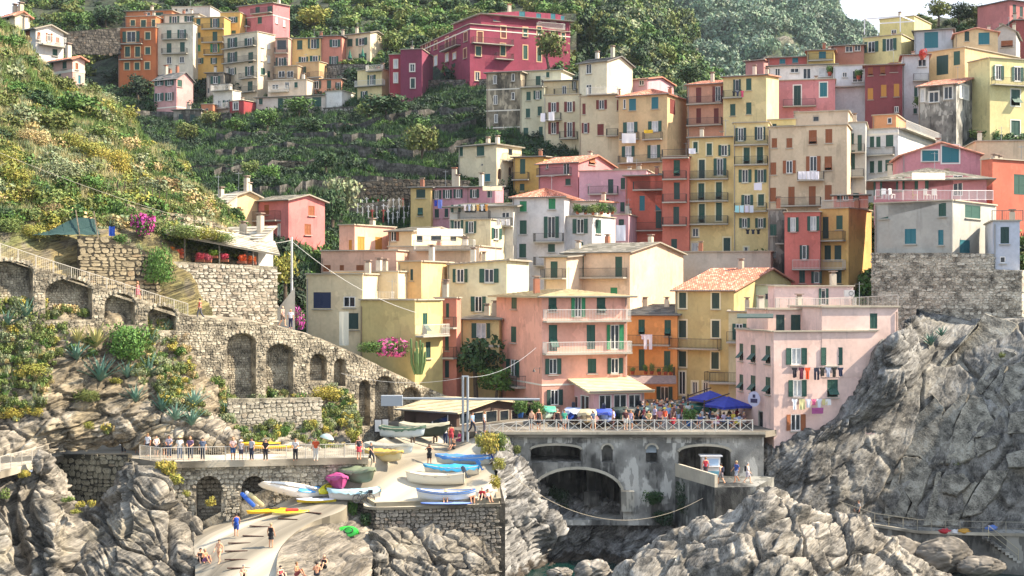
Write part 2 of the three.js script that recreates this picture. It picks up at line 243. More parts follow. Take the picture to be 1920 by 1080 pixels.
// left hillside over the path
const wallD = (px) => 108 + 22 * px / 840, shiftL = (rows, from = 0) => rows.map((r, j) => r.map(([x, y, d]) => [x, y, d - (j >= from ? 4 : 4 * j / from) * clamp(1 - x / 840, 0, 1.2)]));
const dry = (p, ny) => { const a = fbm(p.x * 0.25, p.y * 0.25, p.z * 0.25, 4), b = fbm(p.x * 0.9 + 4, p.y * 0.9, p.z * 0.9, 3); return mix3(mix3([0.30, 0.24, 0.11], [0.15, 0.16, 0.055], ss(-0.25, 0.3, a)), [0.22, 0.19, 0.15], ss(0.1, 0.35, b) * 0.7); };
const HILL = sheet(shiftL([
  [[-90, -40, 160], [20, 60, 158], [110, 160, 156], [190, 190, 154], [262, 262, 152], [318, 300, 150], [390, 385, 148], [470, 445, 146]],
  [[-90, 110, 143], [20, 150, 144], [110, 215, 144], [190, 245, 144], [258, 300, 144], [318, 335, 144], [388, 396, 143], [464, 452, 142]],
  [[-90, 240, 130], [20, 260, 131], [110, 295, 132], [190, 310, 133], [254, 345, 135], [318, 368, 136], [384, 408, 137], [458, 458, 138]],
  [[-90, 340, 122], [20, 352, 123], [110, 362, 125], [190, 372, 127], [250, 386, 129], [316, 402, 131], [380, 424, 133], [452, 466, 135]],
  [[-90, 372, 120.5], [20, 384, 121.5], [110, 394, 123.5], [190, 402, 125.5], [250, 412, 127.5], [316, 428, 129.5], [378, 446, 131], [448, 480, 133]],
  [[-90, 425, 116.5], [20, 430, 117.5], [110, 438, 119], [190, 445, 120.5], [250, 462, 122], [316, 478, 124], [378, 488, 127], [446, 496, 130]],
  [[-90, 500, 113.6], [20, 510, 115], [110, 530, 117], [190, 550, 118.6], [250, 575, 119.6], [316, 600, 121.6], [378, 620, 124.6], [446, 640, 128]],
], 2), 195, 150, { left: 260, disp: (p) => fbm(p.x * 0.22, p.y * 0.22, p.z * 0.22, 4) * 1.6 + fbm(p.x * 1.2, p.y * 1.2, p.z * 1.2, 3) * 0.3, color: dry });
struct('sunny_hillside', HILL, GROUND);
// rocky bank between the ramp wall and the walkway
const BANKd = rockDisp([1, 0.25, 0.2], { amp: 0.5, cell: 1.3, bed: 0.35, crack: 0.2, bigAmp: 0.45, big: 3, small: 0.4, sawK: 0.6, c2: 0.8 });
const BANK = sheet([
  [[-70, 560, 108], [0, 565, 108.6], [80, 572, 110], [180, 588, 112.6], [280, 600, 115.2], [340, 618, 117], [400, 690, 119.6], [440, 735, 120.5], [560, 742, 121.5], [640, 735, 123]],
  [[-70, 640, 107], [0, 650, 107.6], [80, 650, 108.6], [180, 660, 110.6], [280, 665, 112.6], [340, 690, 114.5], [400, 740, 116], [440, 765, 117.5], [570, 775, 119], [660, 770, 121]],
  [[-70, 720, 105.8], [0, 730, 106.2], [80, 730, 107.2], [180, 735, 109], [280, 745, 110.5], [340, 755, 111.5], [400, 780, 113], [440, 790, 114.5], [580, 800, 117], [672, 800, 119.5]],
  [[-70, 800, 105], [0, 800, 105.5], [80, 800, 106.5], [180, 805, 108.5], [280, 810, 109.5], [340, 812, 110], [400, 820, 110.5], [440, 824, 111.5], [590, 828, 114], [680, 828, 118]],
  [[-70, 858, 103.5], [0, 858, 104], [80, 852, 106], [180, 840, 109.5], [280, 840, 110], [340, 846, 110], [400, 850, 109.6], [440, 852, 110], [590, 850, 112], [690, 842, 116]],
], 255, 120, { left: 260, disp: BANKd, color: (p, ny, i, u, v) => { const c = rockColor([0.40, 0.36, 0.295], [0.22, 0.195, 0.155], 0.35)(p, ny, i), g = ss(0.02, 0.3, fbm(p.x * 0.3, p.y * 0.3, p.z * 0.3 + 8, 4)); const q = 1 - ss(0.52, 0.58, v + 0.3 * fbm(p.x * 0.4, p.y * 0.4, p.z * 0.4, 3)); return mix3(c, [0.25, 0.2, 0.12], Math.max(g * 0.6, q * 0.65)); } });
struct('rocky_bank', BANK, ROCK);
function hit(px, py, O, N) { const r = V((px - 960) / F, -(py - 540) / F, -1), t = O.clone().sub(camera.position).dot(N) / r.dot(N); return r.multiplyScalar(t).add(camera.position); }
// ---------- rocks ----------
const wet = (f) => (p, ny, i) => mix3(f(p, ny, i), [0.075, 0.06, 0.045], 1 - ss(0.45, 0.6, p.y + fbm(p.x * 1.4, 2, p.z * 1.4, 3) * 0.8));
const PALE = [0.31, 0.285, 0.24], DARK = [0.14, 0.126, 0.105];
const leftBase = rockDisp([0.85, -0.4, 0.3], { amp: 0.85, cell: 3.0, bed: 0.32, crack: 0.34, bigAmp: 0.4, big: 3, small: 0.5, sawK: 0.4, c2: 0.8, ridge: 0.05 });
const segDist = (x, y, ax, ay, bx, by) => { const t = clamp(((x - ax) * (bx - ax) + (y - ay) * (by - ay)) / ((bx - ax) ** 2 + (by - ay) ** 2), 0, 1); return Math.hypot(x - ax - (bx - ax) * t, y - ay - (by - ay) * t); };
// two deep clefts run down the rock (x, height in metres)
const leftDisp = (p) => { const r = leftBase(p), w = noise(p.y * 0.8, 3, p.z) * 0.25, d = Math.min(segDist(p.x + w, p.y, -36.3, 8.4, -33.6, 3.4), segDist(p.x + w, p.y, -35.3, 8.6, -32.2, 3), segDist(p.x + w, p.y, -28.4, 9, -27.6, 5.6)); r[0] -= 1.5 * (1 - ss(0.1, 0.42, d)); return r; };
struct('left_rock', sheet([
  [[-70, 890, 103], [0, 890, 103.5], [55, 875, 104.5], [100, 868, 106], [124, 925, 107.6], [180, 945, 107.6], [222, 905, 106.6], [238, 858, 105.5], [275, 876, 104.8], [312, 890, 104.4], [345, 955, 104.6], [372, 985, 104.6]],
  [[-70, 925, 101], [0, 925, 101.5], [55, 915, 102], [100, 915, 103], [124, 952, 104.8], [180, 958, 105], [222, 930, 104.3], [238, 905, 103.2], [275, 910, 102.8], [312, 925, 102.8], [345, 985, 103.2], [378, 1005, 103.6]],
  [[-70, 990, 98.5], [0, 990, 99], [55, 985, 99.8], [100, 985, 99.8], [130, 1000, 101], [180, 1000, 101.4], [222, 990, 101], [245, 985, 100.6], [285, 995, 100.6], [322, 1005, 101], [352, 1022, 101.6], [374, 1030, 102.4]],
  [[-70, 1060, 96.5], [0, 1060, 97], [55, 1060, 98], [100, 1060, 97.4], [130, 1060, 98.6], [180, 1060, 99], [222, 1060, 98.6], [245, 1055, 98.6], [285, 1055, 98.4], [322, 1060, 98.6], [350, 1062, 98.8], [370, 1075, 99]],
  [[-70, 1180, 95], [0, 1180, 95], [55, 1180, 95], [100, 1180, 95], [130, 1180, 95.5], [180, 1180, 96], [222, 1180, 96], [245, 1180, 96], [285, 1180, 96], [322, 1180, 96], [350, 1180, 95], [372, 1180, 94]],
], 330, 220, { left: 260, disp: leftDisp, color: rockColor(PALE, DARK, 0.2) }), ROCK);
struct('quay_rock', sheet([
  [[684, 992, 106.2], [705, 994, 106], [740, 985, 106], [800, 992, 106], [860, 998, 106], [915, 1010, 106.4], [945, 1040, 107]],
  [[688, 1010, 104.8], [708, 1004, 104.2], [740, 1004, 104.2], [800, 1012, 104.2], [860, 1024, 104], [915, 1046, 104.4], [940, 1068, 105]],
  [[684, 1046, 103], [704, 1038, 102.6], [740, 1032, 103], [800, 1040, 103], [860, 1050, 102.8], [915, 1064, 103.2], [936, 1084, 104.4]],
  [[676, 1150, 99], [700, 1150, 99], [740, 1150, 99.5], [800, 1150, 99.5], [860, 1150, 99.5], [915, 1150, 100], [936, 1150, 102]],
], 200, 110, { disp: rockDisp([0.9, -0.3, 0.3], { amp: 0.6, cell: 1.7, bed: 0.4, crack: 0.3, bigAmp: 0.4, big: 2.4, small: 0.7, sawK: 0.6, c2: 0.7 }), color: rockColor(PALE, DARK, 0.15) }), ROCK);
struct('slip_rock', sheet([
  [[645, 942, 106.6], [660, 950, 107], [680, 962, 106.8], [700, 980, 106.5]],
  [[575, 984, 102.4], [610, 980, 103.4], [645, 985, 104.2], [700, 1000, 104.6]],
  [[528, 1024, 98.6], [570, 1024, 99.4], [620, 1030, 100.6], [700, 1030, 102]],
  [[518, 1072, 94.3], [570, 1075, 95], [630, 1070, 97.6], [700, 1060, 100]],
  [[510, 1180, 86], [570, 1180, 87], [630, 1180, 92], [700, 1180, 97]],
], 110, 120, { disp: (p, u) => { const r = rockDisp([0.9, 0.2, 0.5], { amp: 0.5, cell: 1.2, bed: 0.3, crack: 0.14, bigAmp: 0.35, big: 2 })(p); r[0] = r[0] * 0.45 * ss(0.1, 0.7, u) - 0.12; return r; }, color: rockColor([0.30, 0.265, 0.215], [0.17, 0.15, 0.12], 0.2) }), ROCK);
struct('arch_rock', sheet([
  [[893, 806, 117.4], [935, 812, 118.2], [962, 824, 119.3], [1000, 896, 121], [1060, 925, 123], [1110, 932, 124], [1165, 932, 122.5], [1215, 930, 121], [1262, 930, 119.6], [1330, 930, 118]],
  [[910, 838, 113.8], [945, 842, 115.8], [978, 850, 117.6], [1010, 915, 119.4], [1065, 938, 121.4], [1115, 942, 122], [1170, 945, 121.4], [1220, 955, 120.2], [1265, 965, 118.8], [1330, 970, 117]],
  [[930, 880, 110.2], [955, 890, 113.4], [994, 900, 115.8], [1030, 950, 118.6], [1080, 950, 121.4], [1130, 950, 122], [1180, 956, 120.8], [1230, 978, 119.4], [1270, 992, 118.2], [1330, 1000, 116]],
  [[938, 960, 107.8], [958, 962, 112], [1002, 968, 114.8], [1040, 992, 117.6], [1090, 990, 119.4], [1140, 988, 120], [1190, 994, 119.2], [1240, 1012, 118.2], [1275, 1022, 117.2], [1330, 1022, 115]],
  [[940, 1032, 107], [958, 1030, 111.6], [996, 1034, 115], [1030, 1042, 118.2], [1080, 1046, 118.8], [1130, 1047, 118.6], [1190, 1046, 117.6], [1240, 1050, 117], [1280, 1052, 116], [1330, 1056, 114]],
  [[940, 1130, 106], [958, 1130, 109], [990, 1120, 112], [1030, 1120, 114], [1080, 1120, 115], [1130, 1120, 115], [1190, 1120, 114], [1240, 1120, 113], [1280, 1130, 111], [1330, 1130, 110]],
], 220, 150, { disp: rockDisp([0.75, 0.5, 0.3], { amp: 0.6, cell: 1.5, bed: 0.4, crack: 0.2, bigAmp: 0.5, big: 3 }), color: wet(rockColor([0.34, 0.335, 0.325], [0.13, 0.13, 0.13], 0.05)) }), ROCK);
struct('shore_rock', sheet([
  [[1120, 1120, 112], [1210, 1050, 112.5], [1300, 1020, 112.5], [1370, 1000, 112.5], [1440, 965, 112.5], [1500, 985, 112.5], [1560, 1010, 112.5], [1625, 1015, 112.5], [1680, 1045, 112], [1740, 1070, 111.6], [1830, 1110, 111]],
  [[1120, 1088, 110], [1200, 1032, 110], [1290, 992, 110.4], [1365, 968, 110.4], [1440, 921, 110.4], [1500, 936, 110.4], [1552, 962, 110.2], [1610, 966, 110], [1660, 1010, 109.8], [1730, 1044, 109.6], [1820, 1085, 109]],
  [[1120, 1095, 108.4], [1195, 1040, 108], [1285, 1008, 107.6], [1360, 988, 107.4], [1440, 950, 107], [1505, 962, 107], [1560, 985, 107], [1610, 1000, 106.8], [1650, 1030, 107], [1715, 1060, 107.4], [1790, 1095, 107]],
  [[1110, 1110, 106.6], [1185, 1068, 105.6], [1275, 1046, 104.8], [1355, 1036, 104.2], [1440, 1016, 103.6], [1510, 1026, 103.6], [1560, 1040, 104], [1610, 1052, 104.2], [1645, 1066, 104.8], [1700, 1084, 105.4], [1770, 1115, 105]],
  [[1110, 1200, 104], [1180, 1200, 102], [1270, 1200, 101], [1350, 1200, 100], [1440, 1200, 99], [1510, 1200, 99], [1560, 1200, 99], [1610, 1200, 100], [1645, 1200, 101], [1700, 1200, 102], [1770, 1200, 102]],
], 300, 170, { disp: rockDisp([0.85, 0.45, 0.3], { amp: 0.95, cell: 3.1, bed: 0.34, crack: 0.34, bigAmp: 0.5, big: 3.2, small: 0.5, sawK: 0.4, c2: 0.8, ridge: 0.05 }), color: wet(rockColor([0.37, 0.345, 0.30], [0.185, 0.17, 0.148], 0.06)) }), ROCK);
const CLIFFG = sheet([
  [[1616, 712, 126], [1652, 652, 126], [1698, 606, 128], [1732, 578, 143], [1785, 570, 143], [1855, 576, 141], [1930, 578, 138], [2060, 578, 132]],
  [[1612, 720, 122.6], [1646, 660, 120.6], [1694, 618, 120.2], [1738, 590, 136], [1785, 584, 138.6], [1855, 590, 136], [1930, 592, 133], [2060, 592, 127]],
  [[1590, 742, 122.6], [1636, 690, 119.8], [1694, 648, 119.9], [1736, 612, 130], [1785, 604, 132.6], [1855, 607, 129.4], [1930, 607, 125.8], [2060, 607, 120]],
  [[1558, 765, 122.5], [1615, 732, 119.4], [1690, 690, 119.8], [1732, 655, 125.8], [1785, 650, 127.4], [1855, 650, 125], [1930, 650, 122], [2060, 650, 116.6]],
  [[1515, 792, 122], [1585, 772, 118.8], [1682, 738, 119.9], [1726, 720, 123.4], [1785, 720, 123.8], [1855, 720, 121.6], [1930, 720, 119], [2060, 720, 114.4]],
  [[1470, 812, 121], [1545, 810, 118], [1634, 800, 120.4], [1705, 796, 122], [1785, 795, 120.8], [1855, 795, 119], [1930, 795, 116.8], [2060, 795, 112.8]],
  [[1426, 838, 119.4], [1510, 866, 117.2], [1625, 876, 119.6], [1710, 880, 120], [1785, 880, 118.8], [1855, 880, 117.2], [1930, 880, 115.4], [2060, 880, 112]],
  [[1410, 900, 118], [1495, 936, 117.4], [1620, 960, 119.2], [1715, 975, 118.6], [1785, 980, 117.3], [1855, 985, 116], [1930, 988, 114.4], [2060, 988, 111.6]],
  [[1390, 1060, 116.4], [1500, 1060, 118], [1620, 1060, 118.6], [1715, 1060, 117.6], [1785, 1060, 116], [1855, 1060, 115], [1930, 1060, 113.6], [2060, 1060, 111]],
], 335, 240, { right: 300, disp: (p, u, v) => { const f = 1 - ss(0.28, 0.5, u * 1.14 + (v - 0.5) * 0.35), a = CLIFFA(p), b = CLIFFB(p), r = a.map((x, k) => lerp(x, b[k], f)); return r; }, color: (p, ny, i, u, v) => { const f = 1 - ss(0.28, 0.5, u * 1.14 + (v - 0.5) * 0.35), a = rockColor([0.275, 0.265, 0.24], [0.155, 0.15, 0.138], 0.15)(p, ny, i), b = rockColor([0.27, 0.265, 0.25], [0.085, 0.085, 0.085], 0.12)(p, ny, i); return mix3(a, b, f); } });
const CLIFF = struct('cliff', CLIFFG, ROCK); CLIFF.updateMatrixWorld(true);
// the great smooth slabs leaning on it, each a plate of its own
{
  const rc = new THREE.Raycaster(), r = rng(808), SM = [0x989488, 0x8f8c82, 0x9d998c, 0x949084].map((c) => mat(c, { t: 'rock', b: 'rockBump', bs: 0.05, r: 0.95 }));
  const outlines = ['755,40 870,75 905,90 835,190 780,260 690,400 640,405 565,470 510,400 560,310 640,190', '505,405 563,475 556,520 640,418 680,416 610,560 560,735 490,735 440,698 340,690 400,600 450,500 520,432', '692,420 745,432 760,470 800,540 822,596 700,616 712,700 640,730 568,735 612,570 645,480', '708,622 820,602 800,660 718,702', '845,210 900,230 862,278 832,280 790,350 738,412 695,400 785,262', '832,284 856,284 812,410 862,495 833,592 802,530 757,440 745,415 792,352', '862,282 945,265 945,480 900,498 862,450 822,410 834,360', '872,504 945,490 945,590 848,600', '375,702 440,702 490,732 508,770 440,930 430,985 392,985 420,915 362,830', '370,712 353,832 412,912 383,985 283,985 300,900 330,800', '532,772 550,772 550,872 620,888 690,824 738,796 688,880 638,985 630,1022 468,1022 500,900', '556,802 600,782 660,782 688,820 620,882 557,868', '745,802 770,762 868,762 830,830 740,960 644,985 692,880', '850,692 945,660 945,752 858,752', '720,110 740,60 690,130 600,230 545,320 520,380 480,400 560,260'];
  outlines.forEach((t, k) => {
    const px = t.split(' ').map((q) => q.split(',').map(Number)).flatMap(([x, y], i, l) => { const [x2, y2] = l[(i + 1) % l.length], n = 4; return [...Array(n)].map((_, q) => [lerp(x, x2, q / n) + (q ? (r() - 0.5) * 9 : 0), lerp(y, y2, q / n) + (q ? (r() - 0.5) * 9 : 0)]); }).map(([x, y]) => [1540 + x / 2.455, 570 + y / 2.455]), hits = px.map(([x, y]) => { rc.set(camera.position, V((x - 960) / F, -(y - 540) / F, -1).normalize()); return rc.intersectObject(CLIFF)[0]?.point ?? P(x, y, 122); });
    const c = hits.reduce((a, b) => a.add(b), V(0, 0, 0)).multiplyScalar(1 / hits.length); let n = V(0, 0, 0); hits.forEach((h, i) => n.add(h.clone().sub(c).cross(hits[(i + 1) % hits.length].clone().sub(c)))); n.normalize(); if (n.z < 0) n.negate(); n.lerp(V(-0.42, 0.42, 0.8).normalize(), 0.6).normalize();
    const O = c.clone().addScaledVector(n, (k === 11 ? 0.5 : 0.12) + r() * 0.26), pts = px.map(([x, y]) => hit(x, y, O, n)), u = V(1, 0, 0).sub(n.clone().multiplyScalar(n.x)).normalize(), w = n.clone().cross(u), f = pts.map((p) => new THREE.Vector2(p.clone().sub(O).dot(u), p.clone().sub(O).dot(w))), mb = new MB(), inn = pts.map((p) => p.clone().lerp(O, 0.025)), bk = pts.map((p) => p.clone().addScaledVector(n, -1.6)), edge = pts.map((p) => p.clone().addScaledVector(n, -0.07));
    for (const q of THREE.ShapeUtils.triangulateShape(f, [])) mb.tri(...q.map((i) => inn[i])); for (let i = 0; i < pts.length; i++) { const j = (i + 1) % pts.length; mb.quad(inn[i], inn[j], edge[j], edge[i]); mb.quad(edge[i], edge[j], bk[j], bk[i]); }
    const o = part('rock_slab', mb.geo(), SM[k % 4], CLIFF);
  });
}
function CLIFFA(p) { return (CLIFFA.f ??= rockDisp([0.55, 0.83, 0.1], { amp: 0.34, cell: 3.2, bed: 1.4, crack: 0.26, bigAmp: 0.15, big: 6, small: 0.12, sawK: 0.4, fineK: 0.14, c2: 0.25, ridge: 0.04 }))(p); }
function CLIFFB(p) { return (CLIFFB.f ??= rockDisp([0.6, 0.8, 0.1], { amp: 0.5, cell: 2.2, bed: 0.3, crack: 0.16, bigAmp: 0.35, big: 4, small: 0.2, sawK: 1.1, fineK: 0.5, c2: 0.3, ridge: 0.06 }))(p); }

// single boulders
function boulder(seed, rx, ry, rz, pale, dark) {
  const g = new THREE.IcosahedronGeometry(1, 16), p = g.attributes.position, d = rockDisp([0.8, 0.4, 0.4], { amp: 0.5, cell: 0.9, bed: 0.4, crack: 0.14, bigAmp: 0.5, big: 1.6 }), col = [], cf = rockColor(pale, dark, 0.1);
  for (let k = 0; k < p.count; k++) { const n = V(p.getX(k), p.getY(k), p.getZ(k)), q = V(n.x * rx + seed * 13.7, n.y * ry, n.z * rz + seed * 7.1), i = d(q), s = 1 + i[0] * 0.55 / Math.max(rx, ry); p.setXYZ(k, n.x * rx * s, n.y * ry * s, n.z * rz * s); col.push(...cf(q, 0, i)); }
  g.setAttribute('color', new THREE.Float32BufferAttribute(col, 3)); const m = mergeVertices(g, 1e-4); m.computeVertexNormals(); return m;
}
[[1490, 1060, 112, 2.4, 1.6, 2, 1], [1690, 1040, 114, 2.2, 1.4, 1.6, 2], [1770, 1042, 112.8, 2.4, 1.5, 1.5, 3], [1840, 1062, 111.4, 1.8, 0.8, 1.2, 4], [1110, 1072, 108, 1.5, 1.0, 1.2, 5], [1050, 1074, 109.5, 0.9, 0.5, 0.8, 6], [80, 868, 103.2, 0.9, 1.0, 0.8, 7], [1290, 1020, 113.4, 1.5, 1.1, 1.1, 8], [1390, 990, 113.4, 1.3, 0.9, 1, 9]].forEach(([x, y, d, a, b, c, s]) => {
  const o = struct('boulder', boulder(s, a, b, c, s < 5 && s > 1 ? [0.3, 0.27, 0.23] : [0.42, 0.39, 0.35], DARK), ROCK); o.position.copy(P(x, y, d));
});

// ---------- rubble walls ----------
const RUB = vc({ t: 'rock', b: 'rockBump', bs: 0.03, r: 0.95 });
const stoneGeos = [...Array(10)].map((_, s) => {
  const r = rng(s + 500), n = 6 + (s % 3), mb = new MB(), o = [], f = [];
  for (let i = 0; i < n; i++) { const t = (i + r() * 0.5) / n * 2 * Math.PI, c = Math.cos(t), q = Math.sin(t), k = 1 / Math.pow(Math.pow(Math.abs(c), 5) + Math.pow(Math.abs(q), 5), 0.2) * (0.9 + r() * 0.12); o.push(V(c * k * 0.5, q * k * 0.5, 0)); f.push(V(c * k * (0.40 + r() * 0.05), q * k * (0.40 + r() * 0.05), 0.8 + r() * 0.2)); }
  for (let i = 0; i < n; i++) mb.quad(o[i], o[(i + 1) % n], f[(i + 1) % n], f[i]);
  for (let i = 1; i < n - 1; i++) mb.tri(f[0], f[i], f[i + 1]);
  return mb.geo();
});
const stoneMats = {};
const rubTone = (c, k) => stoneMats[c + k] ??= new THREE.MeshStandardMaterial({ color: new THREE.Color(c).multiplyScalar([0.8, 0.92, 1.02, 1.14, 0.96][k]).lerp(new THREE.Color(0x8a6a4a), k === 4 ? 0.3 : 0), roughness: 0.95, map: T.rock, side: THREE.DoubleSide });
// a, b: [px, metres away] of the ends; top / bottom: lines through [px, py]; holes: [x0, x1, y top, y bottom, arch rise px]
function rubbleWall(name, label, { a, b, top, bot, holes = [], size = [0.45, 0.3], tone = 0xa39a88, mortar = 0x6d6658, singles = 300, niche = 1.1, seed = 1, open = false, thick = 0.5 }) {
  const A = P(a[0], 540, a[1]), B = P(b[0], 540, b[1]), U = B.clone().sub(A).setY(0).normalize(), N = V(-U.z, 0, U.x); if (N.z < 0) N.negate();
  const g = thing(name, label, 'wall'), to2 = (px, py) => { const h = hit(px, py, A, N); return [h.clone().sub(A).dot(U), h.y]; }, to3 = (u, v, w = 0) => A.clone().setY(0).addScaledVector(U, u).setY(v).addScaledVector(N, w);
  const tl = top.map((q) => to2(...q)), bl = bot.map((q) => to2(...q)), line = (l, u) => { if (u <= l[0][0]) return l[0][1]; for (let i = 1; i < l.length; i++) if (u <= l[i][0]) return lerp(l[i - 1][1], l[i][1], (u - l[i - 1][0]) / (l[i][0] - l[i - 1][0])); return l[l.length - 1][1]; };
  const hs = holes.map(([x0, x1, yt, yb, rise]) => { const [u0, v0] = to2(x0, yb), [u1, v1] = to2(x1, yt), rr = rise * (u1 - u0) / (x1 - x0); return { u0, u1, v0, v1, s: v1 - rr, c: (u0 + u1) / 2, hw: (u1 - u0) / 2, rr }; });
  const inside = (u, v, m = 0) => hs.some((h) => u > h.u0 - m && u < h.u1 + m && v > h.v0 - m && (v < h.s || v < h.s + (h.rr + m) * Math.sqrt(Math.max(0, 1 - ((u - h.c) / (h.hw + m)) ** 2))));
  const outline = (h) => { const o = [new THREE.Vector2(h.u0, h.v0), new THREE.Vector2(h.u1, h.v0)]; for (let i = 0; i <= 10; i++) { const t = i / 10 * Math.PI; o.push(new THREE.Vector2(h.c + h.hw * Math.cos(t), h.s + h.rr * Math.sin(t))); } return o; };
  const mb = new MB(), ctr = [...tl.map((q) => new THREE.Vector2(...q)), ...bl.slice().reverse().map((q) => new THREE.Vector2(...q))], hol = hs.map(outline), all = [ctr, ...hol].flat();
  const mc = lin(mortar);
  for (const t of THREE.ShapeUtils.triangulateShape(ctr, hol)) mb.tri(...t.map((i) => to3(all[i].x, all[i].y)), mc);
  for (const o of hol) for (let i = 0; i < o.length; i++) { const p = o[i], q = o[(i + 1) % o.length]; mb.quad(to3(p.x, p.y), to3(q.x, q.y), to3(q.x, q.y, -niche), to3(p.x, p.y, -niche), mul3(mc, 1.1)); }
  for (let i = 0; i < ctr.length; i++) { const p = ctr[i], q = ctr[(i + 1) % ctr.length]; mb.quad(to3(p.x, p.y), to3(q.x, q.y), to3(q.x, q.y, -thick), to3(p.x, p.y, -thick), mul3(mc, 1.25)); }
  mb.put('core', RUB, g);
  if (hs.length && !open) { const nb = new MB(); for (const h of hs) nb.quad(to3(h.u0 - 0.1, h.v0 - 0.1, -niche), to3(h.u1 + 0.1, h.v0 - 0.1, -niche), to3(h.u1 + 0.1, h.v1 + 0.1, -niche), to3(h.u0 - 0.1, h.v1 + 0.1, -niche), mul3(mc, 0.9)); stuffed(nb.put('niche_back', RUB, g)); }
  // stones
  const r = rng(seed * 31 + 7), S = [], umin = Math.min(tl[0][0], bl[0][0]), umax = Math.max(tl.at(-1)[0], bl.at(-1)[0]), vmin = Math.min(...bl.map((q) => q[1])), vmax = Math.max(...tl.map((q) => q[1]));
  for (let v = vmin; v < vmax;) { const h = size[1] * (0.6 + r() * 0.9); for (let u = umin - r() * 0.3; u < umax;) { const w = size[0] * (0.45 + r() * r() * 1.5 + r() * 0.3), cu = u + w / 2, cv = v + h / 2 + (r() - 0.5) * h * 0.25; u += w; if (cu < umin || cu > umax || cv + h * 0.4 > line(tl, cu) || cv < line(bl, cu) || inside(cu, cv, 0.12) || inside(cu - w * 0.4, cv, 0.04) || inside(cu + w * 0.4, cv, 0.04)) continue; const q = r(); if (q < 0.3) { const f = 0.4 + r() * 0.2; S.push([cu, v + h * f / 2, w, h * f, 0, (r() - 0.5) * 0.12, 0.03 + r() * 0.07], [cu, v + h * (1 + f) / 2, w * (0.8 + r() * 0.2), h * (1 - f), 0, (r() - 0.5) * 0.12, 0.03 + r() * 0.07]); } else S.push([cu, cv + (r() - 0.5) * h * 0.2, w * (0.9 + r() * 0.2), h * (0.8 + r() * 0.45), 0, (r() - 0.5) * 0.3, 0.03 + r() * 0.08]); } v += h; }
  for (const h of hs) { const L = Math.PI * (h.hw + h.rr) / 2, n = Math.max(5, Math.round(L / 0.3)); for (let i = 0; i < n; i++) { const t = (i + 0.5) / n * Math.PI, R = 0.16; S.push([h.c + (h.hw + R) * Math.cos(t), h.s + (h.rr + R) * Math.sin(t), 0.26, 0.34, 0, Math.atan2(Math.sin(t) / (h.rr + R) , Math.cos(t) / (h.hw + R)) - Math.PI / 2, 0.1 + r() * 0.04]); } }
  if (!open) for (const h of hs) for (let v = h.v0; v < h.v1;) { const k = size[1] * (0.7 + r() * 0.5); for (let u = h.u0; u < h.u1 - 0.1;) { const w = size[0] * (0.5 + r() * 0.7); if (inside(u + w / 2, v + k / 2, -0.06)) S.push([u + w / 2, v + k / 2, w, k, -niche, 0, 0.05 + r() * 0.05]); u += w; } v += k; }
  const rank = S.map((s, i) => [s[2] * s[3], i]).sort((x, y) => y[0] - x[0]).slice(0, singles).map((x) => x[1]), pick = new Set(rank), turn = Math.atan2(N.x, N.z), P3 = [], C3 = [], mtx = new THREE.Matrix4(), eul = new THREE.Euler(0, 0, 0, 'YXZ'), v3 = V(0, 0, 0);
  S.forEach(([u, v, w, h, z, rot, dp], i) => {
    const k = Math.floor(r() * 4.3), geo = stoneGeos[Math.floor(r() * 10)], pos = to3(u, v, z - 0.01); eul.set(0, turn, rot);
    if (pick.has(i)) { const o = part('stone', geo, rubTone(tone, k), g, pos); o.rotation.copy(eul); o.scale.set(w * 0.98, h * 0.98, dp); } else {
      mtx.compose(pos, new THREE.Quaternion().setFromEuler(eul), V(w * 0.98, h * 0.98, dp)); const q = geo.attributes.position, c = rubTone(tone, k).color; for (let j = 0; j < q.count; j++) { v3.fromBufferAttribute(q, j).applyMatrix4(mtx); P3.push(v3.x, v3.y, v3.z); C3.push(c.r, c.g, c.b); }
    }
  });
  if (P3.length) { const m2 = new MB(); m2.p = P3; m2.c = C3; stuffed(m2.put('stone_facing', vc({ t: 'rock', r: 0.95 }), g)); }
  return { g, to2, to3, A, U, N };
}
rubbleWall('ramp_wall', 'long sunlit stone wall with a row of arches under the sloping path', { a: [-60, 106.4], b: [842, 130], seed: 3, singles: 280,
  top: [[-260, 400], [-60, 462], [0, 482], [100, 515], [200, 546], [300, 578], [350, 592], [480, 604], [540, 616], [600, 634], [660, 660], [720, 690], [780, 718], [842, 744]], bot: [[-260, 640], [-60, 640], [330, 690], [430, 790], [640, 830], [700, 850], [842, 820]],
  size: [0.31, 0.2], holes: [[-30, 62, 490, 590, 20], [85, 173, 523, 600, 26], [196, 253, 550, 610, 20], [277, 330, 574, 620, 16], [426, 480, 624, 760, 18], [499, 550, 644, 750, 18], [581, 613, 663, 715, 14], [626, 648, 672, 725, 11], [673, 694, 712, 800, 11], [703, 738, 704, 800, 16], [752, 788, 725, 800, 17]], tone: 0xbdb4a0, mortar: 0xaca28e });
rubbleWall('walkway_wall', 'pale block wall with two open arches below the railed walkway', { a: [318, 105.7], b: [690, 108.4], seed: 5, singles: 300, top: [[318, 868], [690, 864]], bot: [[318, 1010], [470, 990], [560, 960], [690, 900]], holes: [[368, 415, 892, 990, 24], [453, 499, 892, 985, 24]], size: [0.38, 0.28], tone: 0xc0b8a6, mortar: 0xa69e8c, niche: 2.2 });
rubbleWall('bastion_wall', 'dark rubble wall of the boat platform, facing the sea', { a: [705, 105.6], b: [935, 106.4], seed: 7, singles: 300, top: [[705, 951], [935, 944]], bot: [[705, 1040], [935, 1120]], size: [0.4, 0.24], tone: 0xa0978a, mortar: 0x5e584c });
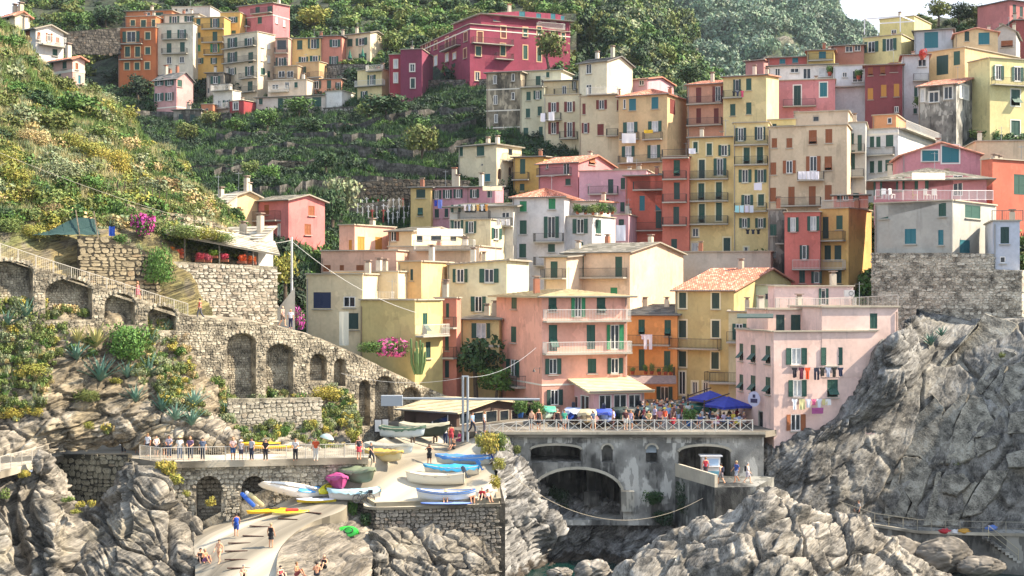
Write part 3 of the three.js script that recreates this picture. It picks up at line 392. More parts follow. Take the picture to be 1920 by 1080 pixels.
rubbleWall('bastion_wall', 'short plant-grown rubble wall turning inland beside the slipway', { a: [644, 108.6], b: [705, 105.6], seed: 8, singles: 100, top: [[644, 932], [672, 930], [705, 951]], bot: [[644, 1000], [705, 1040]], size: [0.38, 0.24], tone: 0x6d665a, mortar: 0x2b2924 });
rubbleWall('bastion_wall', 'platform side wall above the cove', { a: [935, 106.4], b: [905, 117], seed: 9, singles: 40, top: [[906, 828], [935, 944]], bot: [[906, 860], [935, 1120]], size: [0.4, 0.26], tone: 0x7a7264, mortar: 0x3b3730 });
rubbleWall('retaining_wall', 'square patch of block wall below the far end of the walkway', { a: [98, 110], b: [240, 107.3], seed: 11, singles: 130, top: [[98, 852], [240, 852]], bot: [[98, 960], [240, 960]], size: [0.55, 0.36], tone: 0x8f8873, mortar: 0x4a4638 });
rubbleWall('retaining_wall', 'buff retaining wall on the bank above the walkway', { a: [428, 113.4], b: [603, 116.4], seed: 13, singles: 250, top: [[428, 748], [603, 746]], bot: [[428, 850], [603, 850]], size: [0.42, 0.3], tone: 0xbdb6a6, mortar: 0xa69f8e });
rubbleWall('garden_wall', 'long stone garden wall under the flower terrace', { a: [322, 121.2], b: [520, 126.2], seed: 15, singles: 250, top: [[322, 490], [400, 494], [520, 500]], bot: [[322, 610], [520, 640]], size: [0.48, 0.26], tone: 0xbdb6a8, mortar: 0xa09988 });
rubbleWall('garden_wall', 'rough dark dry-stone wall below the green netting', { a: [150, 114], b: [300, 119], seed: 17, singles: 160, top: [[150, 442], [200, 446], [300, 480]], bot: [[150, 540], [300, 600]], size: [0.7, 0.36], tone: 0x938870, mortar: 0x4a4434 });
rubbleWall('hillside_wall', 'dry-stone terrace wall under the wooden fence on the hillside', { a: [-60, 118.2], b: [300, 128], seed: 19, singles: 120, top: [[-60, 352], [100, 366], [200, 376], [300, 396]], bot: [[-60, 440], [100, 450], [300, 470]], size: [0.5, 0.26], tone: 0x9b907a, mortar: 0x5d5544 });
rubbleWall('hillside_wall', 'sunlit stone bank below the brown fence near the sloping roof', { a: [230, 123], b: [480, 133.4], seed: 21, singles: 120, top: [[230, 380], [300, 396], [380, 406], [480, 452]], bot: [[230, 470], [480, 520]], size: [0.5, 0.3], tone: 0xb8ac92, mortar: 0x8a8068 });
rubbleWall('foundation_wall', 'huge lichen-stained rubble wall carrying the grey house on the cliff', { a: [1634, 141], b: [1916, 131], seed: 23, singles: 200, top: [[1634, 474], [1800, 474], [1862, 476], [1863, 505], [1916, 507]], bot: [[1634, 640], [1916, 640]], size: [0.42, 0.26], tone: 0xcac4b4, mortar: 0xbab4a5, thick: 4 });
rubbleWall('terrace_wall', 'grey stone wall under the magenta building', { a: [785, 268], b: [915, 262], seed: 25, singles: 0, top: [[785, 150], [915, 148]], bot: [[785, 178], [915, 178]], size: [0.7, 0.45], tone: 0x8b857c, mortar: 0x5c5850 });
rubbleWall('terrace_wall', 'white-streaked rubble wall above the dark hillside shrubs', { a: [605, 264], b: [690, 262], seed: 26, singles: 0, top: [[605, 202], [690, 198]], bot: [[605, 232], [690, 232]], size: [0.9, 0.6], tone: 0xaaa69d, mortar: 0x5c5850 });
rubbleWall('terrace_wall', 'stone wall between the cream and yellow houses', { a: [612, 282], b: [690, 280], seed: 27, singles: 0, top: [[612, 120], [690, 120]], bot: [[612, 160], [690, 160]], size: [0.7, 0.45], tone: 0x8a847a, mortar: 0x55514a });
rubbleWall('terrace_wall', 'dark retaining wall behind the white house', { a: [115, 285], b: [225, 290], seed: 28, singles: 0, top: [[115, 60], [225, 52]], bot: [[115, 102], [225, 102]], size: [0.7, 0.45], tone: 0x746d64, mortar: 0x4a463f });
rubbleWall('terrace_wall', 'dark dry-stone wall above the little graveyard', { a: [630, 196], b: [880, 200], seed: 29, singles: 0, top: [[630, 345], [740, 336], [880, 338]], bot: [[630, 372], [880, 372]], size: [0.6, 0.4], tone: 0x625c52, mortar: 0x45413a });
rubbleWall('terrace_wall', 'low terrace wall winding across the green slope', { a: [330, 218], b: [640, 216], seed: 30, singles: 0, top: [[330, 312], [480, 306], [640, 300]], bot: [[330, 330], [640, 322]], size: [0.6, 0.4], tone: 0x77715f, mortar: 0x4a463f });

// ---------- paving ----------
function poly(pts, m, name, drop = 0.4) {       // a paved sheet through 3D points with a lip
  const c = pts.map((p) => new THREE.Vector2(p.x, p.z)), mb = new MB();
  for (const t of THREE.ShapeUtils.triangulateShape(c, [])) mb.tri(...t.map((i) => pts[i]));
  for (let i = 0; i < pts.length; i++) { const a = pts[i], b = pts[(i + 1) % pts.length]; mb.quad(a, b, b.clone().setY(b.y - drop), a.clone().setY(a.y - drop)); }
  return struct(name, mb.geo(), m);
}
const CONC = mat(0xd4cab6, { t: 'concrete', b: 'grain', bs: 0.01 }), PAVE = mat(0x8f877a, { t: 'concrete', b: 'grain', bs: 0.01 });
struct('boat_platform', SLIPA, CONC); struct('slipway', SLIPB, CONC);
{ const mb = new MB(), dn = (p) => p.clone().setY(p.y - 1.2), edge = (g, nu, nv) => { for (const [u] of [[0], [1]]) for (let k = 0; k < nv; k++) { const a = g.userData.at(u, k / nv), b = g.userData.at(u, (k + 1) / nv); mb.quad(a, b, dn(b), dn(a)); } }; edge(SLIPB, 30, 50); for (let k = 0; k < 30; k++) { const a = SLIPA.userData.at(k / 30, 1), b = SLIPA.userData.at((k + 1) / 30, 1); mb.quad(a, b, b.clone().setY(b.y - 0.2), a.clone().setY(a.y - 0.2)); } struct('slipway_edge', mb.geo(), mat(0x9a917f, { t: 'concrete' })); }
{ // kerb of the platform and of the slip
  const k = [[[646, 934], [672, 929], [705, 948], [935, 940], [926, 878], [908, 830], [897, 812]]];
  for (const l of k) { const mb = new MB(); for (let i = 0; i < l.length - 1; i++) { const a = onSlip(...l[i]), b = onSlip(...l[i + 1]); mb.bar(a.setY(a.y + 0.08), b.setY(b.y + 0.08), 0.26); } struct('platform_kerb', mb.geo(), mat(0xb5aa92, { t: 'concrete' })); }
}
poly([V(-4, PIAZZA, -117.6), V(-1, PIAZZA, -117.6), V(21.2, PIAZZA, -117.6), V(24, PIAZZA, -121), V(27, PIAZZA, -170), V(-22, PIAZZA, -170), V(-12, PIAZZA, -125), V(-7.4, PIAZZA, -124)], PAVE, 'piazza', 0.5);
const walkPts = [[-320, 930, 97], [-80, 905, 98], [0, 887, 99.6], [60, 868, 104.5], [124, 852, 110], [226, 852, 108], [262, 856, 107], [302, 869, 105], [340, 868, 105.4], [690, 864, 108]].map(([x, y, d]) => P(x, y, d).setY(WALK));
poly([...walkPts, P(700, 840, 117).setY(WALK), P(640, 830, 117).setY(WALK), P(380, 830, 116).setY(WALK), P(150, 830, 117).setY(WALK), P(-80, 830, 113).setY(WALK), P(-320, 830, 110).setY(WALK)], CONC, 'walkway', 0.5);
// ramp path behind the long wall
{ const a = [[-60, 470], [0, 482], [100, 515], [200, 546], [300, 578], [350, 592], [480, 604], [600, 634], [720, 690], [842, 744]], mb = new MB(), L = a.map(([x, y]) => P(x, y + 6, wallD(x) + 0.25)), R = a.map(([x, y]) => P(x, y + 6, wallD(x) + 0.25).add(V(-2.0, 0.6, -5.0))); for (let i = 0; i < L.length - 1; i++) mb.quad(L[i], L[i + 1], R[i + 1], R[i]); struct('ramp_path', mb.geo(), CONC); }
// seaward wall of the piazza: one shell with its openings
{
  const g = thing('quay_building', 'grey streaked seafront wall with vaults, carrying the railed square', 'quay'), zf = -118, mb = new MB(), D = 118, u = (px) => (px - 960) / F * D, w = (py) => EYE - (py - 540) / F * D;
  const c = [[940, 816], [1432, 816], [1432, 960], [1240, 985], [1170, 985], [940, 985]].map(([x, y]) => new THREE.Vector2(u(x), w(y)));
  const arc = (x0, x1, yt, yb, rise) => { const o = [[x0, yb], [x1, yb]]; for (let i = 0; i <= 14; i++) { const t = i / 14 * Math.PI; o.push([(x0 + x1) / 2 + (x1 - x0) / 2 * Math.cos(t), yt + rise - rise * Math.sin(t)]); } return o.map(([x, y]) => new THREE.Vector2(u(x), w(y))); };
  const hs = [arc(995, 1090, 833, 867, 9), arc(1128, 1149, 832, 867, 10), arc(1211, 1233, 832, 868, 10), arc(1272, 1370, 834, 900, 12), arc(996, 1168, 877, 975, 48)], deep = [5, 1.2, 1.2, 4, 10];
  const all = [c, ...hs].flat(), to = (p, z = zf) => V(p.x, p.y, z);
  for (const t of THREE.ShapeUtils.triangulateShape(c, hs)) mb.tri(...t.map((i) => to(all[i])));
  hs.forEach((o, k) => { for (let i = 0; i < o.length; i++) { const a = o[i], b = o[(i + 1) % o.length]; mb.quad(to(a), to(b), to(b, zf - deep[k]), to(a, zf - deep[k])); } for (const t of THREE.ShapeUtils.triangulateShape(o, [])) mb.tri(...t.map((i) => to(o[i], zf - deep[k]))); });
  mb.quad(to(c[1]), to(c[2]), to(c[2], zf - 8), to(c[1], zf - 8));
  mb.put('wall', mat(0xb6b2a8, { t: 'stain', b: 'grain', bs: 0.02 }), g);
  const rim = (k, r, z = 0.08) => { const m2 = new MB(), o = hs[k].slice(2); for (let i = 0; i < o.length - 1; i++) m2.bar(to(o[i], zf + z), to(o[i + 1], zf + z), r); m2.put('arch_rim', mat(0xb3ab98, { t: 'plaster' }), g); };
  [0.13, 0.12, 0.12, 0.14, 0.16].forEach((r, k) => rim(k, r));
  new MB().box(u(1186), w(811), zf + 0.1, u(1432) - u(938), 0.22, 0.9).put('cornice', mat(0xb8ad97, { t: 'plaster' }), g);
  new MB().box(u(1112), w(905), zf - 3, 0.75, 4.4, 0.7).box(u(1112), w(943), zf - 3, 1.3, 1.2, 1.2).put('pillar', mat(0x8b877e, { t: 'stain' }), g);
  new MB().box(u(1222), w(842), zf - 0.5, 0.9, 0.7, 0.05).put('blind', mat(0xb9c4cc), g);
  new MB().box(u(1176), w(938), zf + 0.2, 1.1, 1.7, 1.0).put('buttress', mat(0x9a968a, { t: 'stain' }), g);
}
// swimmers' platform to the right of the vaults
{
  const g = thing('lower_landing', 'grey concrete landing with a sloping parapet beside the vaults', 'landing'), y = 7.2, D = (py) => (EYE - y) * F / (py - 540), m = mat(0x8d8c84, { t: 'stain', b: 'grain', bs: 0.02 });
  const a = P(1266, 890, 118), b = P(1340, 914, 111.4), c = P(1418, 914, 111.8), e = P(1460, 905, 119); [a, b, c, e].forEach((p) => p.setY(y));
  const mb = new MB(), dn = (p) => p.clone().setY(0.2); mb.quad(a, b, c, e); for (const [p, q] of [[a, b], [b, c], [c, e]]) mb.quad(p, q, dn(q), dn(p)); mb.put('platform', m, g);
  const p2 = new MB(), up = (p, h) => p.clone().setY(p.y + h), off = V(0.25, 0, -0.1); for (const [p, q, h0, h1] of [[a, b, 1.1, 1.0]]) { p2.quad(p, q, up(q, h1), up(p, h0)); p2.quad(up(p, h0), up(q, h1), up(q, h1).add(off), up(p, h0).add(off)); p2.quad(p.clone().add(off), q.clone().add(off), up(q, h1).add(off), up(p, h0).add(off)); p2.quad(q, q.clone().add(off), up(q, h1).add(off), up(q, h1)); } p2.put('parapet', mat(0xb0a794, { t: 'plaster' }), g);
  const st = new MB(); for (let i = 0; i < 7; i++) st.box(c.x + 0.4 + i * 0.32, y - 0.2 - i * 0.25, c.z + 0.6, 0.4, 0.25, 1.2); st.put('steps', m, g);
}
// footpath at the foot of the cliff
{
  const L = [[1486, 938, 119], [1560, 958, 118.6], [1640, 985, 117.6], [1720, 997, 116], [1800, 1000, 114.6], [1930, 1003, 112.4], [2040, 1004, 111], [2300, 1006, 108]].map((a) => P(...a)), mb = new MB();
  for (let i = 0; i < L.length - 1; i++) { const a = L[i], b = L[i + 1], k = V(0.3, 0, -2.6); mb.quad(a, b, b.clone().add(k), a.clone().add(k)); mb.quad(a, b, b.clone().setY(-1), a.clone().setY(-1)); }
  struct('footpath', mb.geo(), mat(0x8e8a80, { t: 'stain', b: 'grain', bs: 0.02 }));
  const l2 = new MB(); for (let i = 0; i < L.length - 1; i++) l2.bar(L[i].clone().add(V(0, 0, 0.05)), L[i + 1].clone().add(V(0, 0, 0.05)), 0.16); struct('footpath_kerb', l2.geo(), mat(0xc4bcab, { t: 'concrete' }));
  const r = thing('railing', 'thin rusty rail along the footpath below the cliff', 'railing'), rb = new MB(), posts = [];
  for (let i = 0; i < L.length - 1; i++) { rb.bar(L[i].clone().add(V(0, 1, 0)), L[i + 1].clone().add(V(0, 1, 0)), 0.025, null, 5); rb.bar(L[i].clone().add(V(0, 0.5, 0)), L[i + 1].clone().add(V(0, 0.5, 0)), 0.015, null, 4); for (let k = 0; k < 3; k++) posts.push(L[i].clone().lerp(L[i + 1], k / 3)); }
  stuffed(rb.put('rail', mat(0x8a8473, { r: 0.6 }), r)); const pg = new MB().bar(V(0, 0, 0), V(0, 1.02, 0), 0.03, null, 5).geo(); posts.forEach((p) => part('post', pg, mat(0x8a8473, { r: 0.6 }), r, p));
  const s = thing('sea_steps', 'small concrete stair running down from the footpath to the water', 'stairs'), sb = P(1848, 1006, 113.4); for (let i = 0; i < 9; i++) new MB().box(sb.x + i * 0.3, sb.y - 0.15 - i * 0.22, sb.z + 0.2, 0.34, 0.22, 1.1).put('step', mat(0x99958a, { t: 'stain' }), s);
  const rl = new MB(); rl.bar(sb.clone().add(V(0, 1, 0.7)), sb.clone().add(V(2.4, -0.9, 0.7)), 0.025, null, 5).bar(sb.clone().add(V(0, 0, 0.7)), sb.clone().add(V(0, 1, 0.7)), 0.025, null, 5).bar(sb.clone().add(V(2.4, -1.9, 0.7)), sb.clone().add(V(2.4, -0.9, 0.7)), 0.025, null, 5).bar(sb.clone().add(V(0, 0.5, 0.7)), sb.clone().add(V(2.4, -1.4, 0.7)), 0.02, null, 5); rl.put('handrail', mat(0xa39a80, { r: 0.6 }), s);
}

// dry-stone terraces following the valley side
[[37, 0.36, 0.86], [41, 0.3, 0.84], [45, 0.3, 0.8], [48.5, 0.3, 0.8], [52, 0.42, 0.8], [33.5, 0.4, 0.8], [56, 0.1, 0.34]].forEach(([y, u0, u1], k) => {
  const g = thing('terrace_wall', ['longest', 'upper', 'middle', 'high', 'topmost', 'lowest', 'far left'][k] + ' dry-stone terrace line on the green valley side', 'wall'), mb = new MB(), L = [];
  for (let u = u0; u <= u1; u += 0.012) { let best = null; for (let v = 0.2; v < 0.98; v += 0.006) { const p = VALLEY.userData.at(u, v); if (p.y < y + Math.sin(u * 14 + k) * 1.2) { best = p; break; } } if (best) L.push(best); }
  const r = rng(k + 70); for (let i = 0; i < L.length - 1; i++) { const a = L[i].clone().add(V(0, -0.8, 0.9)), b = L[i + 1].clone().add(V(0, -0.8, 0.9)), h = 2.1, n = 4; mb.quad(a.clone().add(V(0, h, 0)), b.clone().add(V(0, h, 0)), b.clone().add(V(0, h - 0.1, -3)), a.clone().add(V(0, h - 0.1, -3)), [0.085, 0.13, 0.045]); for (let q = 0; q < n; q++) for (let w = 0; w < 4; w++) { const c = 0.09 + r() * 0.08, x0 = a.clone().lerp(b, q / n), x1 = a.clone().lerp(b, (q + 0.94) / n), d = V(0, 0, r() * 0.14); mb.quad(x0.clone().add(V(0, w * h / 4, 0)).add(d), x1.clone().add(V(0, w * h / 4, 0)).add(d), x1.clone().add(V(0, (w + 0.92) * h / 4, 0)).add(d), x0.clone().add(V(0, (w + 0.92) * h / 4, 0)).add(d), [c, c * 0.95, c * 0.86]); } mb.quad(a, b, b.clone().add(V(0, h, -0.03)), a.clone().add(V(0, h, -0.03)), [0.08, 0.075, 0.06]); }
  stuffed(mb.put('stones', vc({ t: 'rock', r: 1 }), g));
});
// ---------- houses ----------
const shutterGeo = (() => { const mb = new MB(); for (const s of [-1, 1]) mb.box(s * 0.45, 0, 0, 0.1, 1, 1); mb.box(0, 0.47, 0, 0.8, 0.06, 1).box(0, -0.47, 0, 0.8, 0.06, 1).box(0, 0, 0, 0.8, 0.04, 1); const r = new THREE.Matrix4().makeRotationX(-0.5); for (let i = 0; i < 9; i++) mb.box(0, -0.4 + i * 0.1, 0, 0.8, 0.075, 0.3, null, r); return mb.geo(); })();
const boxGeo = new MB().box(0, 0, 0, 1, 1, 1).geo();
const frames = {};
function frameGeo(w, h, t, d, mull) { const k = [w.toFixed(1), h.toFixed(1), t, d, mull].join(); if (frames[k]) return frames[k]; w = +w.toFixed(1); h = +h.toFixed(1); const mb = new MB(); for (const s of [-1, 1]) { mb.box(s * (w / 2 - t / 2), 0, 0, t, h, d); mb.box(0, s * (h / 2 - t / 2), 0, w - 2 * t, t, d); } if (mull) { mb.box(0, 0, 0, 0.07, h - 2 * t, d * 0.9); } return frames[k] = mb.geo(); }
// kinds of opening: [shutter material, pane, open]; k: dark sheet in place of the shade in an open hole
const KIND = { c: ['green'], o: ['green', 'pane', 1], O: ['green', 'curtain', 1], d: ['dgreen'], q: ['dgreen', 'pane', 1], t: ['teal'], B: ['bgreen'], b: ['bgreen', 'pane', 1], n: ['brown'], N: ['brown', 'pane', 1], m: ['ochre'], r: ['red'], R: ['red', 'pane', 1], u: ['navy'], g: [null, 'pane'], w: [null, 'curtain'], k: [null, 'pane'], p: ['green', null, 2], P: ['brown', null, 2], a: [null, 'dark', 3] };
function opening(k, w) { return KIND[k][2] === 1 ? w * 0.5 : w; }
function addWindow(house, pos, turn, w, h, k, trim) {
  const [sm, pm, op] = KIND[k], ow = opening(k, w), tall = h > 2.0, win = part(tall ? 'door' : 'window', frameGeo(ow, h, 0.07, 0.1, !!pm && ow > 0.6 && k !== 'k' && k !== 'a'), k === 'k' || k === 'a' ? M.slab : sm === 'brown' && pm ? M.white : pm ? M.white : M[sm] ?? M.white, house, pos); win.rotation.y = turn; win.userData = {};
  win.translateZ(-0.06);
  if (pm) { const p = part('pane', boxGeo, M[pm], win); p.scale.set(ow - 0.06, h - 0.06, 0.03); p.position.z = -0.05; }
  if (sm && !op) for (const s of ow > 0.55 ? [-1, 1] : [0]) { const l = s ? ow / 2 - 0.06 : ow - 0.12, q = part('shutter', shutterGeo, M[sm], win); q.scale.set(l, h - 0.1, 0.05); q.position.set(s * (l / 2 + 0.005), 0, 0.01); }
  if (op === 1) for (const s of [-1, 1]) { const q = part('shutter', shutterGeo, M[sm], win); q.scale.set(w * 0.25, h, 0.05); q.position.set(s * (ow / 2 + w * 0.125), 0, 0.11); q.rotation.y = s * -(0.04 + 0.5 * Math.pow(hash(Math.round(pos.x * 10), Math.round(pos.y * 10), s + 5), 3)); }
  if (op === 2) for (const s of [-1, 1]) { const l = ow / 2 - 0.06, q = part('shutter', shutterGeo, M[sm], win); q.scale.set(l, h * 0.5, 0.05); q.position.set(s * (l / 2 + 0.005), h * 0.23, 0.01); const f = part('shutter_flap', shutterGeo, M[sm], win); f.scale.set(l, h * 0.46, 0.04); f.rotation.x = -0.75; f.position.set(s * (l / 2 + 0.005), -h * 0.17, h * 0.17); }
  if (trim) { const s = part('surround', frameGeo(ow + 0.32, h + 0.32, 0.16, 0.06), trim, win); s.position.z = 0.07; }
  if (!tall && k !== 'k') { const s = part('sill', boxGeo, M.slab, win); s.scale.set(ow + 0.24, 0.07, 0.24); s.position.set(0, -h / 2 - 0.1, 0.12); }
  return win;
}
function addBalcony(house, O, U, N, u0, u1, v, style, proj = 0.95) {
  const w = u1 - u0, c = O.clone().addScaledVector(U, (u0 + u1) / 2).setY(v), turn = Math.atan2(N.x, N.z), b = part('balcony', new MB().box(0, -0.09, proj / 2, w, 0.16, proj).geo(), M.slab, house, c); b.rotation.y = turn; b.userData = {};
  const mb = new MB(), h = 1.0, m = style === 'w' ? M.ironw : M.iron, e = w / 2 - 0.05, f = proj - 0.05, bar = style === 'f' ? 0.03 : 0.014;
  const run = (a, z) => { const n = Math.max(2, Math.round(a.distanceTo(z) / 0.15)); mb.bar(a.clone().setY(h), z.clone().setY(h), 0.028); mb.bar(a.clone().setY(0.1), z.clone().setY(0.1), 0.018); for (let i = 0; i <= n; i++) { const q = a.clone().lerp(z, i / n); mb.bar(q.clone().setY(0), q.clone().setY(h), i % n ? bar : 0.028); } };
  run(V(-e, 0, 0), V(-e, 0, f)); run(V(-e, 0, f), V(e, 0, f)); run(V(e, 0, f), V(e, 0, 0));
  stuffed(mb.put('railing', m, b)); return b;
}
const TERRA = ['#b0735c', '#bd8168', '#a2654f', '#c89580', '#96634f'].map(lin), SLATE = ['#b8ae9b', '#a59d8d', '#c4baa7', '#98917f', '#aea592'].map(lin), GREY = ['#6f6d6a', '#7c7a76', '#64635f', '#858079', '#716d66'].map(lin);
const ROOFC = { t: TERRA, s: SLATE, g: GREY, w: ['#cdbc98', '#cbba96', '#d0bf9b', '#c9b894', '#cdbc9a'].map(lin) };
// covers a roof plane a-b (eave) c-d (ridge over b, a) with courses of tiles or slabs
function cover(mb, a, b, c, d, kind, r) {
  const pal = ROOFC[kind], W = Math.max(a.distanceTo(b), c.distanceTo(d)), Lh = Math.max(a.distanceTo(d), b.distanceTo(c)), n = b.clone().sub(a).cross(d.clone().sub(a)).normalize(); if (n.y < 0) n.negate();
  const nx = Math.max(2, Math.round(W / (kind === 't' ? 0.27 : 0.62))), ny = Math.max(2, Math.round(Lh / (kind === 't' ? 0.5 : 0.55))), at = (u, v, h = 0) => a.clone().lerp(b, u).lerp(d.clone().lerp(c, u), v).addScaledVector(n, h);
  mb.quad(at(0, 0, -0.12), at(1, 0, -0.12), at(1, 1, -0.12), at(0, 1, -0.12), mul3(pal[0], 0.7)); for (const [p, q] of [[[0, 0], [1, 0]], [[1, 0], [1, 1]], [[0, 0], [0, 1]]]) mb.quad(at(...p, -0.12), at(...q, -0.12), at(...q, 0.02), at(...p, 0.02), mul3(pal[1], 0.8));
  for (let j = 0; j < ny; j++) for (let i = 0; i < nx; i++) {
    const col = mul3(pal[Math.floor(r() * 5)], 0.85 + r() * 0.25), u0 = i / nx, u1 = (i + 1) / nx, v0 = j / ny, v1 = (j + 1) / ny, um = (u0 + u1) / 2;
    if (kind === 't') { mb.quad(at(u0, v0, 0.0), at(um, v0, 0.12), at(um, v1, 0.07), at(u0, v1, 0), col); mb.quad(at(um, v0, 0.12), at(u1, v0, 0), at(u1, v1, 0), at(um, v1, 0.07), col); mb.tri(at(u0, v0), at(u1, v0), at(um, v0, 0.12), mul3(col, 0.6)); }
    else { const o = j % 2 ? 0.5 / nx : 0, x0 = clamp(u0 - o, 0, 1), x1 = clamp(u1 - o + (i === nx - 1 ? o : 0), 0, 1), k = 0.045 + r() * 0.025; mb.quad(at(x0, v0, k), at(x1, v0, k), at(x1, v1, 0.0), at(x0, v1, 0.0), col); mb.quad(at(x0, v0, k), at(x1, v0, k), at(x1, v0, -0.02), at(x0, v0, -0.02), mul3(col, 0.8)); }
  }
}
const ROOFM = vc({ r: 0.9 });
const parse = (s) => (s || '').split(/\s+/).filter(Boolean).map((q) => { const m = /^([a-zA-Z]?)(.*)$/.exec(q); return [m[1], ...m[2].split(',').map(Number)]; });
const soften = (hex) => { const c = new THREE.Color(hex), l = 0.3 * c.r + 0.6 * c.g + 0.1 * c.b; return c.lerp(new THREE.Color(1, 0.97, 0.92), 0.02 + 0.16 * ss(0.22, 0.55, l)).getHexString(); };   // lifts pale wall colours towards cream, deep ones barely
let houseSeed = 1;
/* d: metres to the near corner; a: turn in degrees (negative shows the right side); x: [left, right, far end of the side in view]; y: [eave, base] at the near corner, all read off the photograph.
   w / b: openings and balconies of the front, sw / sb: of the side in view; roof: kind + cover, rise in px */
function house(name, label, d, a, x, y, color, { w, b, sw, sb, roof = 'f', rise = 0, D = 9, trim, ext = 2.5, stain, chim = '', over = 0.4, bands = '', par = 0.5, category = 'house', bal = 'd' } = {}) {
  const th = a * Math.PI / 180, N = V(Math.sin(th), 0, Math.cos(th)), U = V(Math.cos(th), 0, -Math.sin(th)), right = a <= 0, r = rng(houseSeed++ * 7 + 3);
  const near = P(right ? x[1] : x[0], y[0], d), other = hit(right ? x[0] : x[1], 540, near, N), W = Math.abs(other.clone().sub(near).setY(0).dot(U));
  if (x[2] !== undefined) { const k = (x[2] - 960) / F; D = (near.x + k * near.z) / (N.x + k * N.z); if (!(D > 0.5 && D < 60)) { console.log('depth?', label, D); D = 8; } }
  const base = P(0, y[1], d).y - ext, Ht = near.y - base, o0 = right ? near.clone().addScaledVector(U, -W) : near.clone(); o0.y = base;
  const g = thing(name, label, category, o0, th), s = d / F, loc = (p) => g.worldToLocal(p.clone()); g.updateMatrixWorld(true);
  const RH = rise * s, mb = new MB(), faces = [[V(0, 0, 0), V(1, 0, 0), V(0, 0, 1), W, w, b], [V(W, 0, 0), V(0, 0, -1), V(1, 0, 0), D, right ? sw : '', right ? sb : ''], [V(0, 0, -D), V(0, 0, 1), V(-1, 0, 0), D, right ? '' : sw, right ? '' : sb], [V(W, 0, -D), V(-1, 0, 0), V(0, 0, -1), W, '', '']];
  const rk = roof[0], cov = roof[1] || 's', tm = trim === undefined ? null : trim === 1 ? M.trim : mat(trim);
  faces.forEach(([O, u, n, L, ws, bs], fi) => {
    const c = [[0, 0], [L, 0], [L, Ht], [0, Ht]];
    if (rk === 'x' && (fi === 1 || fi === 2)) c.splice(3, 0, [L / 2, Ht + RH]); if (rk === 'y' && (fi === 0 || fi === 3)) c.splice(3, 0, [L / 2, Ht + RH]);
    if (rk === 'b') { if (fi === 3) { c[2][1] = c[3][1] = Ht + RH; } if (fi === 1) c[2][1] = Ht + RH; if (fi === 2) c[3][1] = Ht + RH; }   // shed rising to the back
    if (rk === 'l') { if (fi === 2) c[2][1] = c[3][1] = Ht + RH; if (fi === 0) c[3][1] = Ht + RH; if (fi === 3) c[2][1] = Ht + RH; }        // shed rising to the left
    if (rk === 'f' && par) { c[2][1] += par; c[3][1] += par; }
    const ctr = c.map((q) => new THREE.Vector2(...q)), holes = [], todo = [], WO = o0.clone().add(O.clone().applyAxisAngle(V(0, 1, 0), th)), WN = n.clone().applyAxisAngle(V(0, 1, 0), th), WU = u.clone().applyAxisAngle(V(0, 1, 0), th);
    for (const [k, px, py, pw, ph] of parse(ws)) {
      const h = hit(px, py, WO, WN), uu = h.clone().sub(WO).dot(WU), vv = h.y - base, e0 = hit(px - pw / 2, py, WO, WN).sub(WO).dot(WU), e1 = hit(px + pw / 2, py, WO, WN).sub(WO).dot(WU), hh = ph * -h.z / F; let ww = Math.abs(e1 - e0);
      const ow = opening(k, ww);
      if (uu - ow / 2 < 0.1 || uu + ow / 2 > L - 0.1 || vv + hh / 2 > Ht + 3 + par || vv - hh / 2 < 0.05) { console.log('off wall', label, k, px, py, uu.toFixed(2), L.toFixed(2), vv.toFixed(2), Ht.toFixed(2)); continue; }
      const q = [[-1, -1], [1, -1], [1, 1], [-1, 1]].map(([i, j]) => new THREE.Vector2(uu + i * ow / 2, vv + j * hh / 2));
      if (k === 'a') { q.splice(2, 2); for (let i = 0; i <= 8; i++) { const t = i / 8 * Math.PI; q.push(new THREE.Vector2(uu + ow / 2 * Math.cos(t), vv + hh / 2 - ow / 2 + ow / 2 * Math.sin(t))); } }
      holes.push(q); todo.push([O.clone().addScaledVector(u, uu).setY(vv), Math.atan2(n.x, n.z), ww, hh, k]);
    }
    const all = [ctr, ...holes].flat(), to = (p, z = 0) => O.clone().addScaledVector(u, p.x).setY(p.y).addScaledVector(n, z);
    for (const t of THREE.ShapeUtils.triangulateShape(ctr, holes)) mb.tri(...t.map((i) => to(all[i])));
    for (const q of holes) for (let i = 0; i < q.length; i++) { const p1 = q[i], p2 = q[(i + 1) % q.length]; mb.quad(to(p1), to(p2), to(p2, -0.2), to(p1, -0.2)); }
    for (const t of todo) if (t[4] === 'a') { const p = part('archway_door', boxGeo, mat(0x6a4a34, { t: 'wood' }), g, t[0].clone().addScaledVector(n, -0.22)); p.rotation.y = t[1]; p.scale.set(t[2], t[3], 0.04); } else addWindow(g, ...t, tm);
    for (const [st, x0, x1, yy, pj] of parse(bs)) { const h0 = hit(x0, yy, WO, WN), h1 = hit(x1, yy, WO, WN); addBalcony(g, O, u, n, h0.clone().sub(WO).dot(WU), h1.clone().sub(WO).dot(WU), h0.y - base, st || bal, pj || 0.95); }
    for (const [, yy, hpx, hex] of parse(bands)) { const vv = hit(right ? x[1] : x[0], yy, WO, WN).y; if (fi < 3) part('string_course', new MB().box(0, 0, 0, L + 0.06, hpx * s, 0.08).geo(), M.trim, g, O.clone().addScaledVector(u, L / 2).setY(near.y - (yy - y[0]) * s - base).addScaledVector(n, 0.0)).rotation.y = Math.atan2(n.x, n.z); }
  });
  mb.put('wall', mat('#' + soften(color), { t: stain ? 'stain' : 'plaster', b: 'grain', bs: 0.006, r: 0.93 }), g);
  const ov = over, e = 0.02, rb = new MB(), q = (X, Y, Z) => V(X, Y, Z);
